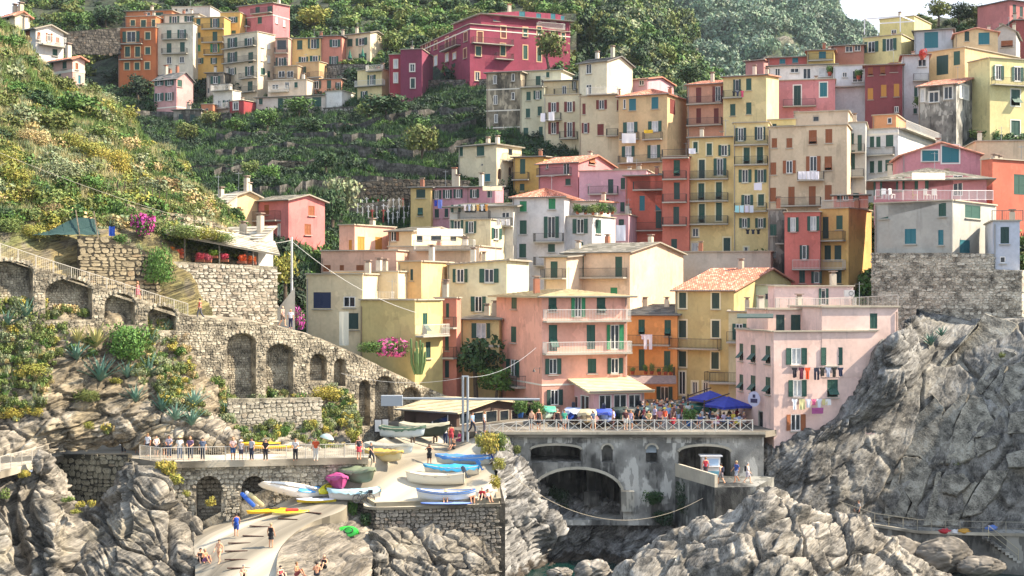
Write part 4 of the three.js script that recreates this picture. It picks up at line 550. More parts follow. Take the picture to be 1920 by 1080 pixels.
  if (rk === 'f') { rb.box(W / 2, Ht + 0.02, -D / 2, W - 0.1, 0.1, D - 0.1, mul3(lin('#b7a795'), 0.9)); const cb = new MB(); for (const [X, Z, sx, sz] of [[W / 2, 0.03, W + 0.2, 0.34], [W / 2, -D, W + 0.2, 0.34], [-0.03, -D / 2, 0.34, D - 0.4], [W + 0.03, -D / 2, 0.34, D - 0.4]]) cb.box(X, Ht + par + 0.05, Z, sx, 0.12, sz); cb.put('coping', mat('#b3a893', { t: 'plaster' }), g); }
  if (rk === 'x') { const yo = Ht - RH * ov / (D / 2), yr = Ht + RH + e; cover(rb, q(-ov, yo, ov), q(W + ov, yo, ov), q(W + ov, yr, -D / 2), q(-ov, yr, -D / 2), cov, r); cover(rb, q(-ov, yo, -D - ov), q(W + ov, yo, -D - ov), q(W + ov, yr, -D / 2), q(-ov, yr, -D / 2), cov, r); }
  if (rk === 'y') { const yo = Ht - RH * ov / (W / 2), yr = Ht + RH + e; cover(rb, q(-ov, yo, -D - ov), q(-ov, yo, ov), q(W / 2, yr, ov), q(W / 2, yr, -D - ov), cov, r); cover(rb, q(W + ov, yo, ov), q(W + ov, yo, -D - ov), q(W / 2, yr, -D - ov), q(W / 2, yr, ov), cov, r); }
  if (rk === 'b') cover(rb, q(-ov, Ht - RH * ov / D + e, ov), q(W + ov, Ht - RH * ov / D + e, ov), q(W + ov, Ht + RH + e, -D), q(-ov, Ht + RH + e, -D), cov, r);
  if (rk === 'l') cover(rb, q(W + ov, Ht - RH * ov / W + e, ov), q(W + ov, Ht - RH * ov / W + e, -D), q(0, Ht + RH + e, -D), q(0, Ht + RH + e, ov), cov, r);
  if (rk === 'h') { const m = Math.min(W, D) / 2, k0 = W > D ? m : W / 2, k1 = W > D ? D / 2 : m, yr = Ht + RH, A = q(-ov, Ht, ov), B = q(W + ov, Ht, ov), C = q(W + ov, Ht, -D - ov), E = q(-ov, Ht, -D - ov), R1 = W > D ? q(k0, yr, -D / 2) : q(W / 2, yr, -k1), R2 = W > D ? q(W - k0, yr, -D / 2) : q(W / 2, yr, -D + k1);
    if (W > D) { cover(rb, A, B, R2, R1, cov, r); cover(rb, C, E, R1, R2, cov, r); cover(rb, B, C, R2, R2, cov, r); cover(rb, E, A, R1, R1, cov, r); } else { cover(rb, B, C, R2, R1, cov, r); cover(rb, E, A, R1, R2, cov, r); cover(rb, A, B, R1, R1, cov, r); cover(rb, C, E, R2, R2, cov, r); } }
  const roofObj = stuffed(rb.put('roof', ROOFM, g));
  if (rk !== 'f') { const gm = new MB(); gm.bar(V(-ov, Ht - 0.02 - (rk === 'x' ? RH * ov / (D / 2) : 0), ov + 0.06), V(W + ov, Ht - 0.02 - (rk === 'x' ? RH * ov / (D / 2) : 0), ov + 0.06), 0.07, null, 6); if (rk === 'x' || rk === 'h' || rk === 'b') gm.put('gutter', mat(0x6c6a62, { r: 0.5 }), g); }
  if (r() < 0.75) { const X = right ? 0.16 : W - 0.16; new MB().bar(V(X, 0, 0.09), V(X, Ht - 0.1, 0.09), 0.05, null, 6).put('drainpipe', mat(r() < 0.5 ? 0x7b6a5c : 0x8c8a84, { r: 0.6 }), g); }
  for (const [, px, py, h] of parse(chim)) { const p = loc(hit(px, py, o0.clone().addScaledVector(N, -D * 0.45), N)), c = part('chimney', new MB().box(0, 0, 0, 0.6, h ?? 1.4, 0.6).geo(), mat('#b9ac98', { t: 'plaster' }), roofObj, V(clamp(p.x, 0.5, W - 0.5), p.y, -D * 0.45)); part('chimney_cap', new MB().box(0, (h ?? 1.4) / 2 + 0.2, 0, 0.8, 0.1, 0.8).box(0, (h ?? 1.4) / 2 + 0.08, 0, 0.45, 0.16, 0.45).geo(), mat('#9c6a52'), roofObj, c.position); }
  if (category === 'house' && r() < 0.7) for (let k = 0, n = 1 + Math.floor(r() * 2); k < n; k++) { const h = 1 + r() * 0.9, X = clamp(r(), 0.15, 0.85) * W, Z = -D * (0.3 + r() * 0.5), y0 = Ht + (rk === 'f' ? 0.1 : RH * (rk === 'x' ? 1 - Math.abs(Z + D / 2) / (D / 2) : 0.4)), hx = r() < 0.5 ? '#c2b49e' : r() < 0.5 ? '#a06a52' : '#cfc4b0'; part('chimney', new MB().box(X, y0 + h / 2 - 0.2, Z, 0.5, h, 0.5).geo(), mat(hx, { t: 'plaster' }), roofObj); part('chimney_cap', new MB().box(X, y0 + h - 0.1, Z, 0.34, 0.2, 0.34).box(X, y0 + h + 0.04, Z, 0.66, 0.09, 0.66).geo(), mat('#8d7a6c'), roofObj); }
  if (category === 'house' && r() < 0.35) { const X = W * (0.2 + r() * 0.6), Z = -D * 0.4, y0 = Ht + (rk === 'f' ? 0.1 : RH * 0.6); const am = new MB().bar(V(X, y0, Z), V(X, y0 + 2.4, Z), 0.03, null, 5); for (let k = 0; k < 5; k++) am.bar(V(X - 0.3 + k * 0.14, y0 + 2.2, Z - 0.35), V(X - 0.3 + k * 0.14, y0 + 2.2, Z + 0.35), 0.012, null, 3); am.bar(V(X - 0.4, y0 + 2.2, Z), V(X + 0.4, y0 + 2.2, Z), 0.015, null, 3).put('aerial', M.steel, roofObj); }
  return { g, W, D, Ht, o0, th, N, U, base };
}

const planeD = (h, px) => -hit(px, 540, h.o0, h.N).z;        // how far a house front stands at that column
// ---- upper row, far left
house('cream_cottage', 'small cream cottage with red roof peeping over the hilltop', 172, -40, [3, 28, 56], [27, 52], '#d6c69c', { roof: 'xt', rise: 8, w: 'k14,34,6,9', D: 6 });
house('white_farmhouse', 'white house with pale slate roof and brown shutters above the hillside', 166, -38, [12, 67, 119], [52, 90], '#cfc8bd', { roof: 'xs', rise: 10, w: 'n18,63,6,11 n52,64,8,14', sw: 'n73,67,6,14 N92,70,12,16 n108,75,7,10 c103,98,9,12', sb: 'w72,117,82' , ext: 5 });
house('pink_cream_cottage', 'little two-tone cottage, cream above pink, with terracotta roof', 160, -38, [92, 136, 159], [109, 165], '#cf9f8c', { roof: 'xt', rise: 5, w: 'd97,121,6,12 c121,122,8,13 d112,143,5,15', sw: 'n144,124,5,12 t149,149,5,16', bands: '132,5', ext: 5 });
house('pale_house', 'low pale house with grey flat roof above the orange one', 312, -8, [322, 394], [15, 40], '#bdb6a8', { w: 'k330,19,5,6 k350,19,5,6', par: 0.4 });
house('orange_attic', 'brown-orange roof storey behind the orange house', 304, -8, [236, 322], [19, 60], '#bb7345', { roof: 'bs', rise: 3, w: 'g277,26,9,6 c297,26,18,6' });
house('orange_house', 'tall orange house with cream window surrounds, leftmost of the upper row', 290, -8, [222, 292], [54, 152], '#b9642f', { w: 'o246,69,32,20 c277,67,9,13 c239,97,9,19 c258,97,9,19 c277,95,9,13 c238,124,9,13 c257,124,9,13 c276,123,9,13', b: '226,268,83 226,268,112', trim: '#d9b98a', par: 0.3, ext: 4 });
house('orange_penthouse', 'set-back orange top storey with terrace railing', 294, -8, [235, 292], [31, 60], '#bb6c3a', { w: 'c249,43,8,11 c269,45,9,15 c288,43,6,12', b: '233,291,54', trim: '#d9b98a', par: 0.1 });
house('white_house', 'tall off-white house with two balconies beside the orange one', 290, -8, [293, 362], [45, 132], '#cbbd9f', { w: 'c317,65,9,17 o341,64,16,17 c317,90,9,18 c342,88,9,18 g317,113,9,14 g341,112,9,12', b: '305,352,74 305,352,101', par: 0.2, ext: 4 });
house('white_penthouse', 'white set-back storey with long roof edge over the off-white house', 296, -8, [307, 372], [26, 50], '#cfc3ab', { w: 'o327,37,18,13 o355,35,18,11', roof: 'bs', rise: 3 });
house('yellow_house', 'deep yellow tall house with three narrow balconies', 292, -8, [363, 420], [33, 140], '#c9992c', { w: 'c372,41,8,12 o403,43,17,17 c372,66,8,10 c403,68,9,17 B372,90,8,12 b403,90,17,16 o373,114,17,11 o401,114,12,11', b: '380,420,55 380,420,80 384,420,103', par: 0.1, ext: 4 });
house('yellow_house', 'yellow upper block squeezed between pink tower and deep yellow house', 296, -8, [413, 450], [24, 90], '#c89c38', { w: 'o437,37,17,11 c438,60,8,6', par: 0.1 });
house('pink_tower', 'pink tower house rising highest in the upper row', 296, -28, [447, 512, 543], [5, 90], '#bf6f70', { w: 'c459,42,9,17 c458,60,8,5 c483,20,8,14 c506,19,9,15 c487,38,8,12', sw: 'w519,38,4,12 w533,44,4,12', b: '448,470,52 474,511,27', bands: '28,1.5', roof: 'bs', rise: 3 });
house('cream_house', 'cream corner house with stacked balconies and a sunlit side', 284, -34, [419, 483, 516], [62, 182], '#cdb892', { w: 'o436,80,18,18 o468,80,18,18 o436,108,18,20 c470,108,9,20 o435,134,16,13 o468,133,16,18 c469,163,9,21', b: '421,481,93 421,481,120 453,482,148 450,482,174', sw: 'w492,80,5,18 w504,83,5,18 w492,107,5,14 w504,111,5,14 c493,134,8,13 c504,139,5,12', par: 0.3, ext: 4 });
house('pink_house', 'small pink house with dark slate roof below the off-white house', 279, -30, [289, 331, 362], [146, 222], '#c38a86', { roof: 'xg', rise: 14, w: 'o299,154,16,13 o318,154,16,13 o299,182,16,15 o318,181,16,15', sw: 'c337,156,9,13', bands: '200,2', chim: '311,134,2' });
house('stone_cottage', 'low rubble-stone cottage with two dark green windows', 272, -8, [325, 377], [205, 240], '#8b8478', { stain: 1, w: 'd339,224,8,20 d361,221,9,13', roof: 'bg', rise: 2 });
house('orange_annex', 'little orange annex wedged beside the stone cottage', 273, -8, [377, 399], [200, 234], '#c0764f', { w: 'k388,206,5,6 k388,219,5,7' });
house('white_terrace_house', 'white house with a railed roof terrace under the cream corner house', 274, -28, [399, 436, 452], [174, 222], '#cdc6b6', { w: 'g411,194,5,12 o425,194,14,13', b: 'w399,430,205 w400,436,171', par: 0.5 });
house('grey_cottage', 'narrow grey rubble house under the deep yellow one', 284, -8, [387, 420], [136, 200], '#a09684', { stain: 1, w: 'o404,150,18,14 c411,126,0,0 k391,170,4,10'.replace(/ c411,126,0,0/, ''), roof: 'bg', rise: 2 });
house('red_cottage', 'small deep red cottage with white-framed windows', 271, -30, [430, 457, 479], [190, 236], '#9a2f33', { w: 'g442,199,9,14 w442,222,9,9', trim: '#d6cfc4', par: 0.2 });
house('yellow_house', 'yellow terraced house with dark shutters next to the salmon one', 288, -8, [540, 601], [71, 124], '#d0ac50', { roof: 'bg', rise: 3, w: 'c562,84,10,17 o588,82,21,18 o569,113,18,13 o591,111,20,13' });
house('loggia_house', 'narrow pink house with an open loggia and balcony', 286, -8, [516, 540], [72, 132], '#b98c78', { w: 'k528,84,18,18 q527,116,20,16', b: '516,540,100 516,540,127', par: 0.1 });
house('salmon_house', 'salmon terraced house between the yellow and the cream one', 288, -8, [601, 641], [67, 124], '#c67a62', { roof: 'bg', rise: 3, w: 'o628,81,20,14 o626,114,17,17' });
house('cream_house', 'cream end house of the terrace with white furniture in front', 288, -32, [641, 694, 718], [60, 124], '#d2b98a', { roof: 'xs', rise: 5, w: 'c656,80,10,14 o678,78,21,14 g656,107,8,9 o680,106,14,12' });
house('tan_house', 'tan house with a plant-filled terrace', 280, -24, [556, 598, 613], [120, 152], '#c59a5e', { w: 'o566,133,16,15', b: '580,606,146' });
house('salmon_row', 'salmon and tan row with dark windows under the tan house', 276, -16, [573, 640], [147, 182], '#c48669', { roof: 'bg', rise: 3, w: 'o593,159,18,15 c617,158,8,15 d578,160,4,14 q634,160,10,11' });
house('glazed_veranda_house', 'tan house with a glazed teal veranda', 279, -16, [514, 558], [124, 152], '#a98c68', { w: 'g528,139,12,12 g544,139,12,12', b: '516,556,150', par: 0.1 });
house('white_row', 'long low whitewashed row with dark green garage doors', 270, -16, [480, 610], [178, 210], '#cbb7a4', { roof: 'bs', rise: 3, w: 'c489,190,7,11 c526,194,10,20 c549,189,8,10 c572,191,21,13 c594,191,17,18' });
house('cream_row', 'cream row with a laundry balcony over the whitewashed row', 274, -16, [502, 575], [151, 182], '#c9b295', { w: 'g516,163,12,9 g538,160,8,12 c555,159,6,10', b: 'w506,542,173', par: 0.2 });
house('white_stair_house', 'white stepped wall with outside stair', 268, -24, [610, 641], [172, 208], '#d6d2c8', { par: 0.2 });
house('yellow_cottage', 'pale yellow cottage with a curved roof terrace by the red houses', 266, -26, [670, 716, 731], [134, 195], '#d3ba72', { w: 'o697,150,15,19 o683,180,13,18', b: 'w669,722,163 w690,718,134', par: 0.5 });
house('red_house', 'narrow red house with white windows beside the magenta blocks', 264, -10, [729, 752], [104, 166], '#9c2c3a', { w: 'w742,120,7,16 w742,146,7,18', trim: '#d6c8b8', par: 0.2 });
house('magenta_annex', 'plain magenta block with one white-framed window', 262, -10, [751, 791], [94, 172], '#7c2844', { w: 'g773,127,9,14 d774,156,8,18', trim: '#d6c8b8', par: 0.2 });
house('magenta_building', 'largest magenta building with cream cornices on the hill', 262, 24, [881, 1069, 788], [50, 152], '#8a2b45', { w: 'r900,70,10,21 r944,60,9,22 c897,96,10,18 c943,93,9,23 g895,143,8,16 c985,60,8,17 c1011,58,8,16 c985,98,8,26 c1011,102,8,26 c1036,66,8,16 c1056,70,7,16 g930,143,8,14', sw: 'r795,90,5,12 r804,88,5,15 r817,85,5,15 r838,80,6,20 r851,77,6,20 r873,69,6,17 r803,118,5,14 w817,114,6,18 w838,108,6,15 w852,105,6,12 r872,100,6,18 a827,141,9,14 a840,138,9,20', b: '884,960,80 927,960,110', sb: '832,864,97', trim: '#d3ad86', bands: '54,2', ext: 5 });
house('magenta_penthouse', 'set-back magenta top storey with teal shutters', 266, 24, [902, 1069, 850], [26, 60], '#8d3048', { w: 't931,33,12,13 t979,28,11,13 t1010,34,9,18 t1037,33,9,15 t1055,37,7,15', b: 'w1006,1056,52', roof: 'bs', rise: 4, over: 0.6, chim: '955,18,1.6' });
// ---- middle, over the valley
house('weathered_house', 'tall weathered beige house with faded painted panels', 224, -16, [912, 976], [134, 275], '#a8997c', { stain: 1, roof: 'bs', rise: 5, w: 'g928,149,7,16 g929,187,7,17 g962,145,6,14 g962,180,6,14 g930,222,7,16 c930,253,8,18 c965,250,8,16', bands: '166,2 206,2 238,2', ext: 4 });
house('pale_green_house', 'pale green house with teal shutters next to the weathered one', 222, -14, [975, 1021], [164, 290], '#bfb891', { w: 'c991,180,8,16 o1008,178,15,16 c990,212,8,17 c1012,208,8,17 c986,249,9,19 c1014,247,7,19', b: '977,1019,164', par: 0.1, ext: 4 });
house('pale_green_penthouse', 'set-back pale storey with green door and roof garden', 226, -14, [979, 1052], [131, 180], '#c8c6a4', { roof: 'bs', rise: 6, w: 'c1009,151,9,17 c1027,140,6,10' });
house('cream_house', 'cream house with red-brown shutters and hanging white laundry', 218, -14, [1020, 1086], [180, 295], '#c9b98c', { w: 'R1038,201,20,18 R1068,200,20,19 R1038,240,20,22 R1068,243,20,28', b: '1024,1053,225 1050,1084,260', par: 0.3, ext: 4 });
house('yellow_penthouse', 'small yellow roof storey with an open terrace', 222, -14, [1020, 1084], [150, 200], '#cfb57c', { w: 'g1058,171,8,20 q1077,160,8,16', roof: 'bs', rise: 4, b: '1040,1083,180' });
house('white_gable_house', 'tall cream house with a dazzling white gable and slate roof', 216, -36, [1085, 1138, 1186], [113, 180], '#d0c39e', { roof: 'xg', rise: 14, w: 'g1104,129,10,18 g1104,168,10,19', ext: 8 });
house('cream_wing', 'cream wing with dark red shutters below the white gable', 212, -14, [1086, 1162], [180, 300], '#c7b689', { w: 'r1095,204,6,20 R1128,196,20,17 R1098,240,14,19 r1126,243,12,21 r1158,197,3,20', b: '1138,1160,255 w1102,1160,178', par: 0.1, ext: 4 });
house('pink_house', 'low pink house with slate roof behind the yellow tiled house', 222, -34, [1138, 1214, 1263], [147, 200], '#c9949a', { roof: 'xt', rise: 9, w: 'g1152,161,8,16 g1203,155,9,10' });
house('yellow_house', 'tan-yellow house with terracotta hip roof and hanging white sheet', 206, -26, [1160, 1251, 1288], [176, 315], '#c9a568', { roof: 'ht', rise: 18, w: 'g1171,195,5,18 t1186,196,13,22 t1228,193,13,22 O1182,239,27,20 O1228,237,25,20 O1178,284,24,20 O1226,284,24,24', sw: 'r1261,200,10,28', b: '1165,1199,262 1208,1243,262 1162,1242,306', ext: 5 });
house('salmon_house', 'salmon house with brown doors on two long balconies', 208, -20, [1289, 1356], [156, 262], '#c68c6c', { roof: 'bt', rise: 28, w: 'r1310,178,10,28 R1346,176,20,28 r1310,217,9,28 r1343,217,9,28', b: '1289,1355,196 1289,1355,236', D: 12 });
house('yellow_house', 'bright yellow house with green shutters and coloured laundry', 204, -22, [1356, 1437], [140, 262], '#d4ba6a', { roof: 'bt', rise: 12, w: 'q1382,160,14,22 c1404,158,10,22 c1374,206,10,22 c1404,203,10,22', b: '1357,1392,184', ext: 4 });
// ---- upper right
house('pink_gable_house', 'pink gable end showing over the right-hand roofs', 246, -30, [1398, 1432, 1560], [112, 150], '#c0827a', { roof: 'xt', rise: 18, sw: 'g1452,112,8,6' });
house('red_house', 'brick-red low house with two small teal windows', 232, -14, [1440, 1514], [106, 150], '#b4584f', { roof: 'bt', rise: 10, w: 't1467,115,11,9 t1491,112,11,11' });
house('yellow_house', 'mustard low house with a flower-pot terrace', 230, -14, [1513, 1564], [93, 140], '#c3a444', { roof: 'bt', rise: 8, w: 't1542,103,13,13', b: '1516,1562,114' });
house('white_arcade_house', 'white loggia house with brick-edged arches above the pink facade', 224, -12, [1440, 1568], [120, 175], '#cfcac2', { roof: 'bg', rise: 2, w: 'g1513,138,14,20 w1547,135,24,18 g1490,132,16,8 g1458,135,10,14' });
house('pink_house', 'dusty pink house with teal shutters and one iron balcony', 216, -12, [1438, 1566], [152, 232], '#c2787a', { w: 't1450,177,13,27 d1495,179,13,38 t1544,168,14,27 t1450,217,13,10', b: '1468,1530,200', trim: '#dcd4ca', par: 0.3, ext: 4 });
house('white_house', 'white house with sliding glass doors and a white railing', 220, -12, [1563, 1623], [124, 215], '#c9ccd0', { w: 'g1608,143,20,22 g1584,140,9,9', b: 'w1563,1620,163', par: 0.2, ext: 4 });
house('brown_attic', 'dark-windowed low house behind the white railing', 236, -14, [1562, 1620], [84, 130], '#9d6a5a', { roof: 'bg', rise: 4, w: 'g1592,92,14,11 g1608,90,12,11' });
house('maroon_house', 'maroon house with ochre shutters and terracotta eaves', 212, -14, [1622, 1692], [120, 225], '#7d3438', { roof: 'bt', rise: 12, w: 'P1632,134,9,15 P1655,132,9,15 r1676,126,14,18 m1632,176,10,21 m1657,170,10,22 m1681,169,10,24 R1681,205,16,11', ext: 4 });
house('pale_blue_house', 'narrow pale blue-white house with climbing plants', 214, -14, [1692, 1742], [102, 220], '#c3c9c9', { w: 'g1729,118,16,14 c1717,171,6,20 c1716,208,7,10', b: '1712,1741,152', roof: 'bt', rise: 6, ext: 4 });
house('yellow_house', 'lemon house with a white pergola on its roof terrace', 236, -32, [1618, 1690, 1720], [68, 120], '#d0bf6a', { w: 'o1634,88,26,20 o1668,84,26,23', par: 0.3, ext: 4 });
house('yellow_roof_block', 'lemon stair block behind the white pergola', 242, -34, [1649, 1714, 1746], [32, 80], '#cdbc5c', { w: 'g1676,60,10,9', par: 0.2 });
house('grey_blue_house', 'grey-blue house with a wide teal shutter', 232, -20, [1714, 1786, 1806], [54, 110], '#a9adb3', { w: 't1746,75,26,30', roof: 'bg', rise: 3 });
house('cream_house', 'cream gabled house with a teal picture window', 226, -14, [1791, 1871], [60, 100], '#cfae74', { roof: 'yt', rise: 9, w: 'd1813,68,9,18 t1845,72,21,22' });
house('grey_house', 'small grey house with slate gable behind the cream one', 238, -24, [1858, 1905], [58, 110], '#b4aca0', { roof: 'ys', rise: 14, w: 'P1888,82,22,12' });
house('tan_house', 'tan-yellow house with a large dark green garage-like shutter', 218, -50, [1740, 1809, 1912], [92, 165], '#cda964', { w: 'd1767,122,22,36 c1794,109,12,26', par: 0.3, ext: 4 });
house('yellow_house', 'pale yellow house with white trim and a balcony in the far corner', 204, 20, [1856, 1935, 1815], [112, 280], '#cfc06e', { w: 'o1872,136,20,26 o1908,139,22,26 p1904,183,17,30 c1904,240,17,28', b: '1858,1925,158', trim: '#ddd8cc', par: 0.3, ext: 6 });
house('grey_render_house', 'unpainted grey house with white windows and a tiled gable', 202, -36, [1722, 1793, 1854], [156, 280], '#a19d92', { stain: 1, roof: 'xt', rise: 22, w: 'w1730,179,7,24 g1751,182,18,19 g1778,174,15,24', sw: 'w1808,172,17,26 k1833,181,7,14', trim: '#c9c5ba', ext: 5 });
house('pink_house', 'big dusty pink house on the skyline', 262, 26, [1893, 1960, 1833], [0, 70], '#b9706a', { w: 'd1902,18,6,19 d1915,22,6,19', roof: 'bg', rise: 2, ext: 6 });
house('dark_red_house', 'dark red house at the picture edge below the skyline house', 250, -8, [1902, 1960], [36, 120], '#9c4a44', { w: '', roof: 'bg', rise: 2 });
house('white_orange_house', 'white house with orange band and wrap-around roof terrace', 186, -30, [1622, 1684, 1812], [246, 350], '#c9c8c6', { w: 'c1635,266,8,20 c1647,266,8,20 c1668,263,14,24 c1635,313,8,22 c1650,312,8,22 c1667,310,14,21', b: '1622,1678,292', sb: 'w1686,1806,240', par: 0.4, bands: '250,4' });
house('orange_band_penthouse', 'low white roof room with an orange stripe', 194, -24, [1636, 1680, 1738], [216, 255], '#cb8a50', { w: 'g1668,226,8,11', par: 0.1 });
house('tan_apartments', 'tall tan apartment block with orange-brown shutters', 178, -18, [1441, 1588, 1627], [238, 445], '#c5ab84', { w: 'P1524,257,15,26 n1554,255,13,26 n1452,268,10,18 n1480,268,11,18 n1450,316,11,23 N1480,313,24,24 N1525,307,27,28 P1553,306,14,26 n1449,365,12,26 n1484,368,12,36 n1523,367,13,36 n1553,361,13,28', b: '1496,1546,338 1456,1540,386', par: 0.3, ext: 4 });
house('terrace_house', 'tan roof storey with a laundry terrace', 184, -18, [1490, 1590, 1628], [216, 260], '#bda78a', { w: 'k1530,222,12,12', par: 0.6 });
house('yellow_house', 'small yellow roof terrace house with white chairs', 186, -18, [1440, 1492], [226, 300], '#d1b65a', { w: 'd1452,240,8,16', b: '1442,1490,252', par: 0.2 });
house('grey_stair_house', 'narrow pale house with stacked grey balconies', 184, -16, [1587, 1623], [232, 430], '#b7bab2', { w: 'c1598,300,10,36 c1612,268,8,30 c1597,260,8,20', b: '1588,1620,332 1590,1622,286', par: 0.2 });
// ---- centre towers
house('mustard_house', 'mustard house with a slate roof behind the pink gabled one', 206, -16, [963, 1020], [293, 372], '#c89d2e', { roof: 'bs', rise: 8, w: 'c980,312,10,28 c979,351,9,13', b: '962,993,337' });
house('cream_house', 'cream house with arched doors at the edge of the green slope', 206, -36, [860, 931, 978], [270, 350], '#cdbb8c', { roof: 'hs', rise: 8, w: 'c865,284,6,17 c901,283,14,18 t914,333,10,14 k904,309,4,4', sw: 'a937,326,8,20 a957,321,7,17 k957,285,8,12', b: '', sb: '942,976,300', ext: 4 });
house('pink_gable_house', 'pink house with tiled gable and a recessed balcony', 196, -34, [1010, 1084, 1152], [303, 360], '#c57a7c', { roof: 'xt', rise: 17, w: 'g1026,311,5,10 g1062,317,11,21 c1065,341,10,12', sw: 'P1110,301,12,14', b: '1012,1072,330' });
house('lilac_house', 'lilac-pink flat-roofed house with a leaning ladder on its terrace', 190, -14, [1086, 1212], [327, 440], '#c795a0', { w: 'd1145,350,10,28 c1168,344,8,21 c1203,340,11,10 c1137,380,9,15 c1167,388,8,18', b: '1104,1160,364', par: 0.6 });
house('red_orange_house', 'red-orange house with teal shutters next to the salmon tower', 188, -14, [1173, 1244], [328, 475], '#c2614c', { roof: 'bs', rise: 6, w: 't1224,341,9,29 t1237,339,7,28 t1204,381,10,28 t1234,380,10,28 q1183,418,18,30 d1235,411,11,34', b: '1188,1244,356 1175,1244,432', par: 0.2 });
house('salmon_tower', 'narrow salmon tower with a balcony on every floor', 184, -14, [1242, 1292], [297, 490], '#c06a55', { w: 'p1269,315,12,30 d1269,358,11,32 d1268,404,11,33 d1264,457,11,18', b: '1243,1288,336 1243,1288,379 1243,1288,422 1242,1292,296', par: 0.3, ext: 5 });
house('yellow_tower', 'tall yellow tower house with three long balconies', 184, -14, [1293, 1375], [256, 490], '#d4b45c', { w: 'd1316,317,11,35 o1350,313,24,32 p1315,360,11,33 p1348,358,11,33 p1316,400,11,36 c1348,397,11,34 g1304,436,11,16 w1303,466,13,22 d1363,462,13,32 o1358,282,22,20 c1330,280,10,22 c1304,276,8,20', b: 'f1293,1366,336 f1293,1366,377 f1293,1366,420', trim: '#d9cda6', roof: 'bs', rise: 8, ext: 5 });
house('yellow_tower', 'second yellow tower with laundry on its balcony, beside the tan block', 182, -14, [1375, 1441], [232, 490], '#d6b864', { w: 'q1389,252,20,24 q1425,250,20,24 p1400,292,12,31 p1425,291,12,31 o1397,330,24,24 o1426,330,22,24 o1401,375,22,19 c1427,375,11,22 o1396,418,20,18 o1426,418,20,18 g1399,470,8,14 d1430,478,10,14', b: '1377,1441,272 1377,1440,309 1377,1438,396', trim: '#d9cda6', par: 0.2, ext: 5 });
house('white_hip_house', 'large white house under a red-tiled hip roof', 176, -16, [961, 1058], [369, 540], '#c6c2c0', { roof: 'ht', rise: 20, w: 'B981,387,13,20 B1035,382,13,20 c981,426,13,26 o1034,426,28,40 c980,470,13,26 c1034,465,13,15', b: '1003,1058,453 1003,1056,497', D: 13, ext: 4 });
house('white_wing', 'white wing with a plant-crowded terrace beside the red hip roof', 175, -30, [1057, 1110, 1154], [407, 540], '#c0bdbb', { w: 'o1088,424,28,27 c1087,460,13,12', sw: 'c1122,425,10,26', b: '', par: 0.15, ext: 4 });
house('white_wing_penthouse', 'blue-curtained glazed room on the white wing terrace', 178, -20, [1060, 1120], [377, 412], '#bfbab6', { w: 'u1086,390,14,26 g1110,388,14,26', roof: 'bt', rise: 5 });
house('mauve_house', 'mauve strip of house with a long hanging white sheet', 182, -14, [1150, 1178], [405, 490], '#b98a93', { w: 'd1165,420,10,18', par: 0.2 });
// ---- houses left of centre
house('yellow_house', 'yellow end of the low terrace by the graveyard', 190, -12, [770, 808], [351, 420], '#d0ab52', { roof: 'bg', rise: 3, w: 'd789,363,17,16 p788,397,10,15' });
house('pink_house', 'pink middle of the low terrace with blue laundry', 190, -12, [808, 876], [350, 420], '#c58891', { roof: 'bg', rise: 4, w: 'q819,365,17,16 q839,364,17,16 q859,363,17,16 d819,400,8,16 d837,399,7,16', chim: '852,335,2.6' });
house('pink_house', 'pink end of the low terrace with a small awning', 188, -24, [876, 928, 944], [349, 420], '#c2828c', { roof: 'bg', rise: 3, w: 'q890,363,17,16 k918,364,10,14' });
house('pale_house', 'pale house with a covered laundry terrace', 176, -16, [843, 962], [386, 510], '#cac4b2', { roof: 'bs', rise: 14, w: 'o855,391,18,14 k882,391,22,17 k905,390,14,16 g948,403,14,10', b: '862,920,411 920,962,424', over: 0.8, ext: 3 });
house('cream_house', 'cream house with dark shutters under the covered terrace', 172, -22, [844, 920, 962], [413, 500], '#cdbf90', { w: 'o857,423,24,22 o883,426,20,22', sw: 'o930,438,17,21 o930,475,17,22', par: 0.1, ext: 4 });
house('salmon_house', 'salmon-pink house with a slate gable behind the hillside', 158, -36, [483, 541, 609], [373, 450], '#c5706a', { roof: 'xs', rise: 11, w: 'n500,393,9,18 w499,435,7,26 w523,432,6,26', sw: 'n584,395,12,18 n577,430,12,20', b: '482,527,414', ext: 4 });
house('tan_house', 'tan-yellow house adjoining the salmon gable', 158, -34, [426, 442, 486], [365, 450], '#cfa667', { roof: 'xs', rise: 9, w: '', sw: 'n448,398,8,20', ext: 3 });
house('slate_roof_house', 'low cream house with broad pale slate roof by the hillside', 154, -30, [380, 425, 445], [377, 430], '#cdb98c', { roof: 'bs', rise: 16, w: 'g399,398,14,10', ext: 3 });
house('peach_tower', 'peach house with two arched brown shutters', 156, -30, [636, 665, 742], [437, 520], '#d39a7e', { w: 'm657,460,6,20', sw: 'm677,456,13,25 m710,457,13,25', par: 0.9, ext: 5 });
house('peach_house', 'lower peach wing with small brown windows', 152, -14, [602, 742], [482, 560], '#d39c7c', { w: 'n613,503,14,12 n675,502,14,10 n723,502,7,10 n641,502,8,10', par: 0.7, ext: 3 });
house('cream_house', 'cream house with white awnings over its terrace', 158, -20, [728, 772, 868], [432, 520], '#d1b680', { roof: 'xs', rise: 12, w: 'N738,443,20,18', sw: 'k787,446,12,18 k818,446,20,14 k850,446,12,14', ext: 4 });
house('terrace_house', 'long flat terrace with pink parapet and striped screens', 154, -16, [728, 898], [470, 520], '#d4b795', { par: 0.5, b: 'w780,892,468', ext: 3 });
house('lemon_house', 'pale lemon house with pairs of dark green shutters', 146, -14, [838, 950], [487, 720], '#d6cfa0', { roof: 'ls', rise: -8, w: 'o863,517,28,25 o917,517,36,26 o897,570,28,28', ext: 3, D: 10 });
